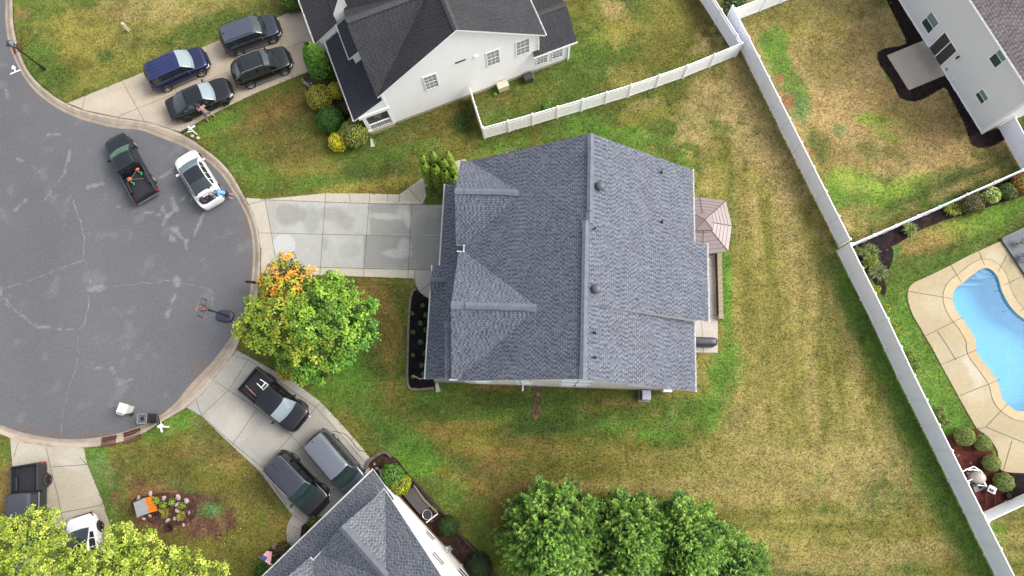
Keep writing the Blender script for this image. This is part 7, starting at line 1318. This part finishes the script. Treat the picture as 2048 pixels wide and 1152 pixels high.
def cone_tree(label, tip, H, r, pal, n=5200, name='evergreen', cat='evergreen tree', group=None, ls=.10, pw=.75, lumps=26):
    T_ = np.array(G(*tip, H)); root = empty(name, (T_[0], T_[1], 0), label, cat, group); z = RNG.random(n)**.75*.97; a = RNG.uniform(0, 2*np.pi, n)
    prof = np.where(z < .25, .86+.56*z, np.maximum(1-((z-.25)/.78)**1.7, 0.02)**pw); lump = .86+.2*np.abs(np.sin(a*4+z*9))*np.abs(np.cos(z*lumps+a*2)); R_ = r*prof*lump*(1-abs(RNG.normal(0, .06, n)))
    p = np.c_[T_[0]+np.cos(a)*R_, T_[1]+np.sin(a)*R_, z*H]; nn = np.c_[np.cos(a), np.sin(a), .25+1.1*z]+RNG.normal(0, .35, (n, 3)); col = mixc(n, pal); col *= (.72+.42*z)[:, None] if False else 1
    leafmesh('foliage', p, nn, ls*RNG.uniform(.7, 1.4, n), col, root, .5, dirs=np.tile([0, 0, 1.], (n, 1))+RNG.normal(0, .4, (n, 3)))
    cr = MB(); hs_ = np.linspace(0.05, .84, 8); cr.tube([(T_[0], T_[1], H*q) for q in hs_], [r*.68*float(np.where(q < .25, .86+.56*q, max(1-((q-.25)/.78)**1.7, .02)**pw)) for q in hs_], 10); part('foliage_core', cr, mat('evergreen_core', C(30,44,22), .9), root, smooth=True)  # core is a solid dark tube inside the cone
    part('trunk', MB().tube([(T_[0], T_[1], 0), (T_[0], T_[1], H*.5)], [.09, .04], 6), BARK, root); return root
cone_tree('tall pointed green evergreen between the top driveway and the white house', (613,86), 4.1, .98, [(74,122,40),(96,146,48),(58,98,36),(112,160,56)], 7500, ls=.11)
lab = 'slender bright green columnar evergreen in the clump at the garage corner of the big house'
for i, (x, y, H, r) in enumerate([(842,310,4.6,.40),(862,303,4.7,.44),(892,303,4.6,.46),(884,317,4.3,.46),(846,326,4.2,.46),(868,331,4.1,.50),(888,340,3.8,.46),(902,330,4.0,.44),(905,352,3.2,.5)]):
    cone_tree('columnar evergreen by the garage corner, '+['leftmost spire at the back', 'second spire from the left at the back', 'rightmost spire at the back', 'spire in front of the back right one', 'left spire of the middle row', 'lowest centre spire', 'short spire nearest the driveway on the right', 'spire nearest the garage gutter', 'shortest spire touching the low roof'][i], (x, y), H, r, [(126,152,48),(150,176,56),(104,136,44),(78,108,38)], 3000, name='columnar_evergreen', cat='evergreen', group='columnar evergreens at the garage corner', ls=.085, pw=.55)
# ---- little shrubs in the black bed
for i, (x, y, r) in enumerate([(845,611,.16),(824,627,.15),(853,630,.2),(841,646,.17),(826,664,.17),(852,660,.2),(841,684,.2),(826,710,.14),(851,706,.15),(843,731,.18),(848,748,.22),(826,753,.14)]):
    c = G(x, y, .15); root = empty('low_shrub', (c.x, c.y, 0), 'tiny green shrub in the black mulch bed, '+['nearest the curved path', 'second down on the left side', 'second down beside the roof edge', 'in the centre below the second pair', 'fourth down on the left side', 'fourth down beside the roof edge', 'just below halfway in the centre', 'lower left', 'lower right beside the roof edge', 'second from the bottom on the right', 'leafiest, at the bottom by the roof corner', 'beside the small flag at the bottom left'][i], 'shrub', 'tiny shrubs in the black mulch bed'); n = 240; d = sph(n, -.1); p = np.array(c)+d*(r*RNG.uniform(.4, 1, n))[:, None]*np.array([1,1,.8])
    leafmesh('foliage', p, d+np.array([0,0,.6])+RNG.normal(0,.4,(n,3)), .08*RNG.uniform(.7,1.3,n), mixc(n, [(70,96,48),(96,124,64),(54,76,40)]), root); part('stem', MB().tube([(c.x,c.y,0),(c.x,c.y,.12)], .015, 5), BARK, root)
def grassy(label, px, py, r, pal, n=260, name='ornamental_grass', cat='ornamental grass', group=None, hgt=.5, wd=.035):
    c = G(px, py, .0); root = empty(name, c, label, cat, group); mb = MB(); r_ = random.Random(int(px*3+py)); 
    P, F, Cc = [], [], []
    pl_ = [np.array(C(*q)) for q in pal]
    for i in range(n):
        a = r_.uniform(0, 2*math.pi); L = r*r_.uniform(.5, 1.1); h = hgt*r_.uniform(.5, 1.1); bx, by = r_.gauss(0, r*.12), r_.gauss(0, r*.12); u = V((math.cos(a), math.sin(a), 0)); s = V((-u.y, u.x, 0)); col = r_.choice(pl_)*r_.uniform(.8, 1.25)
        pts = [V((bx,by,.02))+u*(L*t)+V((0,0,h*math.sin(min(1,t*1.25)*math.pi*.62))) for t in (0,.35,.7,1)]; ww = [wd*.6, wd, wd*.7, .004]; k = len(P)
        for p, w_ in zip(pts, ww): P += [p-s*w_*.5, p+s*w_*.5]; Cc += [col, col]
        for j in range(3): F.append((k+j*2, k+j*2+1, k+j*2+3, k+j*2+2))
    me = bpy.data.meshes.new('blades'); me.from_pydata([tuple(p) for p in P], [], F); a = me.color_attributes.new('Col', 'FLOAT_COLOR', 'POINT'); a.data.foreach_set('color', np.c_[np.array(Cc), np.ones(len(Cc))].astype(np.float32).ravel()); me.materials.append(LEAF)
    o = bpy.data.objects.new('blades', me); COL.objects.link(o); o.parent = root; return root
GP = [(150,160,72),(188,184,110),(110,136,56),(84,110,46)]
grassy('spiky green and yellow clump nearest the fence corner above the pool bed', 1735, 506, .62, GP+[(70,110,40)], 320); grassy('yellow striped grass clump, second one down the long fence in the pool bed', 1736, 526, .60, GP, 300); grassy('pale striped grass clump at the lower tip of the pool mulch bed', 1750, 545, .68, [(170,170,110),(120,140,80),(90,112,60)], 320)
grassy('lone variegated grass clump in the middle of the dark bed above the pool', 1814, 461, .55, [(190,200,110),(120,150,70),(90,120,50)], 300); grassy('bright lime grass clump beside the brown green bush in the upper bed', 1899, 420, .58, [(186,196,70),(130,150,50),(100,120,44)], 320)
grassy('small grass tuft right against the long fence beside the mulch', 1711, 505, .35, GP, 160)
for x, y in ((1815,708),(1822,722),(1828,735),(1875,820),(1881,834),(1887,846)): grassy('straggly yellow grass tuft at the foot of the long fence, '+{708:'top one of the upper three',722:'middle of the upper three',735:'lowest of the upper three',820:'top one of the lower three',834:'middle of the lower three',846:'lowest of the lower three'}[y], x, y, .34, [(180,176,96),(130,150,70),(90,120,50)], 90, group='grass tufts along the long fence', hgt=.4)
for x, y, r, l in ((1757,578,.42,'golden dwarf conifer just below the pool mulch bed'),(1775,617,.46,'golden dwarf conifer, middle of the row along the long fence'),(1794,656,.42,'golden dwarf conifer lowest in the row along the long fence'),(1751,521,.3,'small golden dwarf conifer among the grasses of the pool bed')): cone_tree(l, (x+3, y-3), 1.3, r*.85, [(156,160,44),(110,136,40),(74,106,36),(180,180,60)], 1500, name='dwarf_conifer', cat='conifer', ls=.075, lumps=12)
shrub('wide brown green bush in the upper pool bed next to the lime grass', 'shrub', 1941, 404, .5, .95, [(110,112,60),(86,94,48),(140,124,70),(66,80,42)], 3000, .085, .55, rough=.2, lumps=14)
shrub('lime leaved bush with white flower heads in the upper pool bed', 'shrub', 1983, 391, .55, .58, [(150,186,60),(130,168,52),(110,146,46),(150,186,60),(232,236,220)], 1700, .12, .7, rough=.12, lumps=9)
shrub('dark green leafy bush at the right end of the upper pool bed', 'shrub', 2016, 384, .5, .62, [(70,96,44),(92,120,50),(110,140,60)], 1700, .10, .7, rough=.18, lumps=8)
shrub('green bush with red flowers touching the right edge of the picture', 'shrub', 2043, 366, .5, .68, [(96,128,50),(120,156,56),(190,90,70),(200,110,84),(80,108,44)], 1900, .11, .7, rough=.14, lumps=9)
for x, y, r, l in ((1929,873,.60,'largest pale green clipped ball shrub, top of the row by the red mulch'),(1965,886,.50,'pale green clipped ball shrub, second down the row by the pool deck'),(1983,926,.52,'pale green clipped ball shrub, third down, at the curve of the pool deck'),(2007,964,.58,'pale green clipped ball shrub beside the pool pump')): shrub(l, 'shrub', x, y, .5, r, [(120,142,74),(142,164,92),(98,122,62),(160,178,104)], 3200, .055, rough=.05, group='clipped ball shrubs by the pool')
# ---- bottom house bed
shrub('green leafy bush at the curved stone edge by the bottom house corner', 'shrub', 785, 948, .65, .78, [(84,134,50),(104,160,60),(64,108,44)], 2600, .10, rough=.16, lumps=12)
shrub('yellow lime bush between the leafy bush and the dark platform', 'shrub', 802, 968, .6, .66, [(160,172,44),(130,154,44),(184,190,56),(96,124,40)], 2300, .10, rough=.18, lumps=12)
shrub('dark green clipped round bush below the platform, beside the pinwheel', 'shrub', 897, 1051, .6, .66, [(44,78,34),(56,94,38),(36,62,30)], 3400, .06, rough=.05)
shrub('dark green spreading bush at the bottom edge beside the bottom house', 'shrub', 958, 1132, .5, .85, [(40,66,36),(52,84,42),(34,54,30)], 3000, .08, .7, rough=.12)
shrub('small mottled bush inside the curved path of the bottom house', 'shrub', 628, 1043, .35, .42, [(96,104,48),(60,74,36),(130,130,60)], 1100, .08, rough=.2)
shrub('green bush below the flag at the bottom house porch', 'shrub', 531, 1143, .5, .62, [(60,104,40),(78,130,46),(48,84,36)], 2000, .085, rough=.12)
shrub('rusty green bush beside the tan stones at the bottom house porch', 'shrub', 566, 1098, .4, .5, [(84,80,48),(110,96,60),(62,66,36)], 1300, .08, rough=.22)
# ---- plants in the brown bed
for x, y, l in ((312,1001,'lime leafed plant beside the orange boards in the mulch bed'),(327,1010,'low lime plant left of the middle of the stone bed'),(343,1004,'lime plant at the top middle of the stone bed'),(364,1012,'lime plant beside the two big stones')): shrub(l, 'plant', x, y, .2, .24, [(150,180,76),(124,156,60),(96,126,50)], 420, .10, rough=.3, name='leafy_plant')
for x, y, l in ((334,1026,'yellow spiky plant below the middle of the stone bed'),(366,1031,'spiky plant with orange flowers at the right of the stone bed')): grassy(l, x, y, .33, [(170,176,70),(130,150,60),(210,160,80)], 150, name='spiky_plant', cat='plant', hgt=.35)
grassy('dark withered plant at the bottom of the stone bed', 342, 1055, .34, [(50,32,30),(90,56,48)], 110, name='withered_plant', cat='plant', hgt=.3)
for x, y, r in ((990,188,.16),(1092,212,.32),(1098,206,.2)): shrub({990:'bright green weed clump beside the cream utility cabinet',1092:'larger weed clump near the picket top fence in the fenced lawn',1098:'small weed clump just above the larger one by the picket top fence'}[x], 'plant', x, y, .1, r, [(110,180,60),(90,156,50)], 500, .08, .5, rough=.3, name='weed_clump', group='weed clumps in the fenced lawn')
shrub('glossy bush with small white flowers behind the top fence corner', 'shrub', 1468, 2, 1.1, .85, [(44,72,36),(64,100,44),(84,124,52),(220,224,210)], 2600, .10, rough=.18, wts=[.35,.33,.22,.10])
# ---- big broadleaf trees: hierarchical clumps
def broadleaf(label, base, trunk_h, lobes, n_per=34, ls=.17, name='broadleaf_tree', limb_col=BARK, sub_r=.34, leaves=16, seed=0, dark=(46,72,34), flat=.72):
    """lobes: (px, py, h, radius m, palette). Each lobe surface carries sub-clumps; each sub-clump is a rosette of leaves"""
    B = G(*base); root = empty(name, B, label, 'tree'); cen, nr, sz_, cl = [], [], [], []; limbs = MB(); top = B+V((0,0,trunk_h)); rr_ = random.Random(seed)
    for (px, py, h, r, pal) in lobes:
        c = np.array(G(px, py, h)); m = int(n_per*(r/1.1)**2)+6; d = sph(m, -.25); q = c+d*np.array([1,1,flat])*r*RNG.uniform(.72, 1.08, (m,1)); P = np.array([C(*p) for p in pal])
        for k in range(m):
            cc = P[RNG.integers(len(P))]*(1+RNG.normal(0,.13)); L = leaves; off = RNG.normal(0, 1, (L, 3)); off /= np.linalg.norm(off, axis=1)[:, None]; rad = sub_r*RNG.random((L,1))**.5*RNG.uniform(.7,1.15); off = off*rad*np.array([1,1,.55])
            cen.append(q[k]+off); nr.append(d[k]*.5+np.array([0,0,.9])+off*1.3+RNG.normal(0,.35,(L,3))); sz_.append(ls*RNG.uniform(.65,1.3,L)); cl.append(cc*(1+RNG.normal(0,.12,(L,1))))
        m2 = int(m*7); d2 = sph(m2, -.9); cen.append(c+d2*np.array([1,1,flat])*r*RNG.uniform(.25,.8,(m2,1))); nr.append(RNG.normal(size=(m2,3))+[0,0,.6]); sz_.append(ls*1.1*RNG.uniform(.7,1.3,m2)); cl.append(P[RNG.integers(len(P), size=m2)]*.25+np.array(C(*dark))*.75)  # inner leaves coloured darker: shade of the crown gaps painted in
        e = V(tuple(c)); mid = top.lerp(e, .5)+V((rr_.uniform(-.2,.2), rr_.uniform(-.2,.2), -.1)); limbs.tube([top-V((0,0,trunk_h*.3)), mid, e-V((0,0,r*.1))], [.085,.05,.02], 6)
        for z in range(4): v_ = V(tuple(sph(1, -.1)[0]))*r*.8; limbs.tube([e-V((0,0,r*.2)), e+v_*.5, e+V((v_.x, v_.y, v_.z*flat))], [.02,.014,.006], 4)
    leafmesh('crown', np.concatenate(cen), np.concatenate(nr), np.concatenate(sz_), np.clip(np.concatenate(cl), .008, .9), root, .72)
    part('limbs', limbs, limb_col, root, merge=False); part('trunk', MB().tube([B, B+V((.03,0,trunk_h*.5)), top], [.17,.13,.10], 10), BARK, root); return root
g1 = [(104,146,50),(122,164,58),(84,124,44),(138,178,68)]; g2 = [(134,162,56),(154,176,64),(108,140,48),(168,174,70)]; og = [(212,158,68),(224,174,84),(196,144,60),(176,158,58),(120,132,50),(132,146,54)]; dg = [(80,132,46),(96,152,54),(68,112,42),(120,172,60)]; gy = [(190,188,64),(160,180,56),(128,160,50),(180,184,66)]
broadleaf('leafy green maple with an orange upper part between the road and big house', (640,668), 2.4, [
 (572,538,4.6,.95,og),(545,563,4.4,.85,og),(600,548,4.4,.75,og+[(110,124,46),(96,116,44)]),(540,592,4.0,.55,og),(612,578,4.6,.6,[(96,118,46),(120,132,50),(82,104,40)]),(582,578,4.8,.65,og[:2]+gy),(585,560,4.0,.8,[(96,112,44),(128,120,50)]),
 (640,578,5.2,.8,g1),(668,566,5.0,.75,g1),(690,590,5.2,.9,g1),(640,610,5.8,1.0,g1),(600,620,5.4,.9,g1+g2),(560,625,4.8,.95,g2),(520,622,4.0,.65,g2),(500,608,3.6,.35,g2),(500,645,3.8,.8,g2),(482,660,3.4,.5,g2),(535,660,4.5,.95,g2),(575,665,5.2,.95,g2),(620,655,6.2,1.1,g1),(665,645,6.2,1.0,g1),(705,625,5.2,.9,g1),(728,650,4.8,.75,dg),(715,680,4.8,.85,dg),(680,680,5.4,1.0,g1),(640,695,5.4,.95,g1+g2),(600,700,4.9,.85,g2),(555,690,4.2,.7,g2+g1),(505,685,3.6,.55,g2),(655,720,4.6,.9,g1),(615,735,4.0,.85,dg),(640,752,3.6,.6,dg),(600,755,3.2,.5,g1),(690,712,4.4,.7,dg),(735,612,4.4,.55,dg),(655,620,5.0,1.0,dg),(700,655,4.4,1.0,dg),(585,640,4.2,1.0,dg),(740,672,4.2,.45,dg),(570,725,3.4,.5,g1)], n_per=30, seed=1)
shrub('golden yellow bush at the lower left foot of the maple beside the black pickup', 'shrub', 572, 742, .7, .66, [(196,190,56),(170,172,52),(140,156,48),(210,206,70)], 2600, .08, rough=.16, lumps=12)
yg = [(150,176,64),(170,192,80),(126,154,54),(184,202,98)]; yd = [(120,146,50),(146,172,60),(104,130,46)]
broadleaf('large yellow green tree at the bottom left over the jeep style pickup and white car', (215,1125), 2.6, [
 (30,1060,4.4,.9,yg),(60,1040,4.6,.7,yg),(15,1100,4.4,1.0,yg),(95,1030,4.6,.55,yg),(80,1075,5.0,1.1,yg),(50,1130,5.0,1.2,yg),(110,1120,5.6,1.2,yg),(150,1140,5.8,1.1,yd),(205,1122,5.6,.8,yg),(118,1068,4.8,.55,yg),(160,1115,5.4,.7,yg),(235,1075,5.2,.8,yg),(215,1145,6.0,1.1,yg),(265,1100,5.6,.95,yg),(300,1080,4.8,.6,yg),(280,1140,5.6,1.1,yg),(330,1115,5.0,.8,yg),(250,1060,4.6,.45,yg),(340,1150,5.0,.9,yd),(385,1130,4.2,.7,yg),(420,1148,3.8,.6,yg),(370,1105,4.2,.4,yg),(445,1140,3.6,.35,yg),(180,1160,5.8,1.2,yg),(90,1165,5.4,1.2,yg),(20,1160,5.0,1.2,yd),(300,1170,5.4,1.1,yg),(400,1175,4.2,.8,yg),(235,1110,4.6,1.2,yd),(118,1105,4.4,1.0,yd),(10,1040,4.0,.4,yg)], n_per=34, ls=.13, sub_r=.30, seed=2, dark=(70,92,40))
# ---- the three big evergreens at the bottom: feathery sprays on a dome
def cypress(label, tip, H, R0, n=1150, seed=0, pal=((90,134,58),(116,160,70),(150,190,96),(60,98,44),(102,144,62))):
    T_ = np.array(G(*tip, H)); root = empty('cypress_tree', (T_[0], T_[1], 0), label, 'evergreen tree', 'big evergreens along the bottom edge'); P = np.array([C(*p) for p in pal]); cen, nr, sz_, cl, dr = [], [], [], [], []
    nb = n; z = RNG.random(nb)**.8; a = RNG.uniform(0, 2*np.pi, nb)
    for i in range(nb):
        zz = z[i]; R_ = R0*(1-zz**1.8)**.62*(1+.20*math.sin(a[i]*6+zz*9+seed)*math.cos(a[i]*4-zz*13+seed))*RNG.uniform(.86, 1.06); o = np.array([math.cos(a[i]), math.sin(a[i]), 0]); d = o*(.85-.35*zz)+np.array([0,0,.35+1.1*zz])+RNG.normal(0,.22,3); d /= np.linalg.norm(d)
        tip_ = np.array([T_[0]+o[0]*R_, T_[1]+o[1]*R_, .5+zz*(H-.5)]); Ln = RNG.uniform(.55,.95); s = np.cross(d, [0,0,1.]); s /= np.linalg.norm(s)+1e-9; up_ = np.cross(s, d); k = 11; tt = np.linspace(.05, 1, k); cc = P[RNG.integers(len(P))]*(1+RNG.normal(0,.1))
        for sg in (-1, 1):
            q = tip_-d*Ln*(1-tt)[:, None]+(s*sg)*(.02+.16*(1-tt)*RNG.uniform(.8,1.2,k))[:, None]*1.0+RNG.normal(0,.02,(k,3)); dd = d*.8+s*sg*.75; cen.append(q); dr.append(np.tile(dd,(k,1))+RNG.normal(0,.2,(k,3))); nr.append(np.tile(up_*.6+o*.3+np.array([0,0,.5]),(k,1))+RNG.normal(0,.3,(k,3))); sz_.append(.23*(1.15-.6*tt)*RNG.uniform(.8,1.2,k)); g_ = (.42+.95*tt**1.5)[:, None]; cl.append(cc*g_)  # pale tips; darker inner ends put the shade of the gaps into the colour
        cen.append(tip_[None]); dr.append(d[None]); nr.append(up_[None]+.3); sz_.append(np.array([.16])); cl.append((cc*1.25)[None])
    leafmesh('foliage', np.concatenate(cen), np.concatenate(nr), np.concatenate(sz_), np.clip(np.concatenate(cl), .008, .9), root, .34, dirs=np.concatenate(dr))
    hs_ = np.linspace(.02, .88, 9); part('foliage_core', MB().tube([(T_[0], T_[1], .3+q*(H-.3)) for q in hs_], [max(.1, (R0*(1-q**1.8)**.62)*.80-.12) for q in hs_], 14), mat('evergreen_core', C(30,44,22), .9), root, smooth=True); part('trunk', MB().tube([(T_[0], T_[1], 0), (T_[0], T_[1], H*.6)], [.22,.1], 8), BARK, root); return root  # core is a solid dark form filling the dome
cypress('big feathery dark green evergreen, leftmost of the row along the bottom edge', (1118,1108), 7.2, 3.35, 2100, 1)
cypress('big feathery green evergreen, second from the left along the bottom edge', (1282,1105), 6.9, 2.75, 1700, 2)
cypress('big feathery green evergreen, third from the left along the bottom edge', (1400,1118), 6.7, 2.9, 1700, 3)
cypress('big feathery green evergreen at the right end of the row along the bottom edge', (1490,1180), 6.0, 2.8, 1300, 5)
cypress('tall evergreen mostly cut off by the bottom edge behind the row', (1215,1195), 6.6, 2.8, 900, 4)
# grass blades fringing the lawn: short tufts everywhere in view, one mesh
N = 260000; gx = RNG.uniform(-40, 36, N); gy_ = RNG.uniform(-9.5, 33, N); ppx, ppy = PX(gx, gy_); ok = (ppx > -10) & (ppx < 2058) & (ppy > -10) & (ppy < 1162); gx, gy_, ppx, ppy = gx[ok], gy_[ok], ppx[ok], ppy[ok]
bad = inpoly(gx, gy_, [tuple(a) for a in kout]+[G2(-1200, 500), G2(-1200, 0)]) | inpoly(gx, gy_, deckw)
for pl_ in POLYS: bad |= inpoly(gx, gy_, pl_)
gx, gy_ = gx[~bad], gy_[~bad]; n = len(gx); base_c = lawn_paint(gx, gy_); v = RNG.uniform(.62, 1.6, (n, 1)); cc = base_c*v; gx = gx+RNG.normal(0, .05, n); gy_ = gy_+RNG.normal(0, .05, n); cen = np.c_[gx, gy_, RNG.uniform(.025, .07, n)]
go = leafmesh('grass', cen, RNG.normal(0, .8, (n, 3))+[0, 0, 1.2], RNG.uniform(.07, .15, n), np.clip(cc, .01, .9), None, .4); go['kind'] = 'stuff'

M_ = 900; q = RNG.choice(4, M_, p=[.45,.3,.1,.15]); cx_ = np.array([430, 620, 250, 540])[q]+RNG.normal(0, 1, M_)*np.array([80, 90, 60, 40])[q]; cy_ = np.array([1085, 720, 1050, 1050])[q]+RNG.normal(0, 1, M_)*np.array([35, 55, 30, 40])[q]
lx, ly = G2(cx_, cy_, 0.) if False else (np.array([G2(a, b)[0] for a, b in zip(cx_, cy_)]), np.array([G2(a, b)[1] for a, b in zip(cx_, cy_)])); ok = ~inpoly(lx, ly, [tuple(a) for a in kout]+[G2(-1200, 500), G2(-1200, 0)]); lx, ly = lx[ok], ly[ok]; n = len(lx)
fl = leafmesh('fallen_leaves', np.c_[lx, ly, RNG.uniform(.05, .08, n)], RNG.normal(0, .3, (n, 3))+[0, 0, 1], RNG.uniform(.03, .065, n), mixc(n, [(206,190,90),(176,150,70),(150,110,60),(214,206,120)]), None, .7); fl['kind'] = 'stuff'
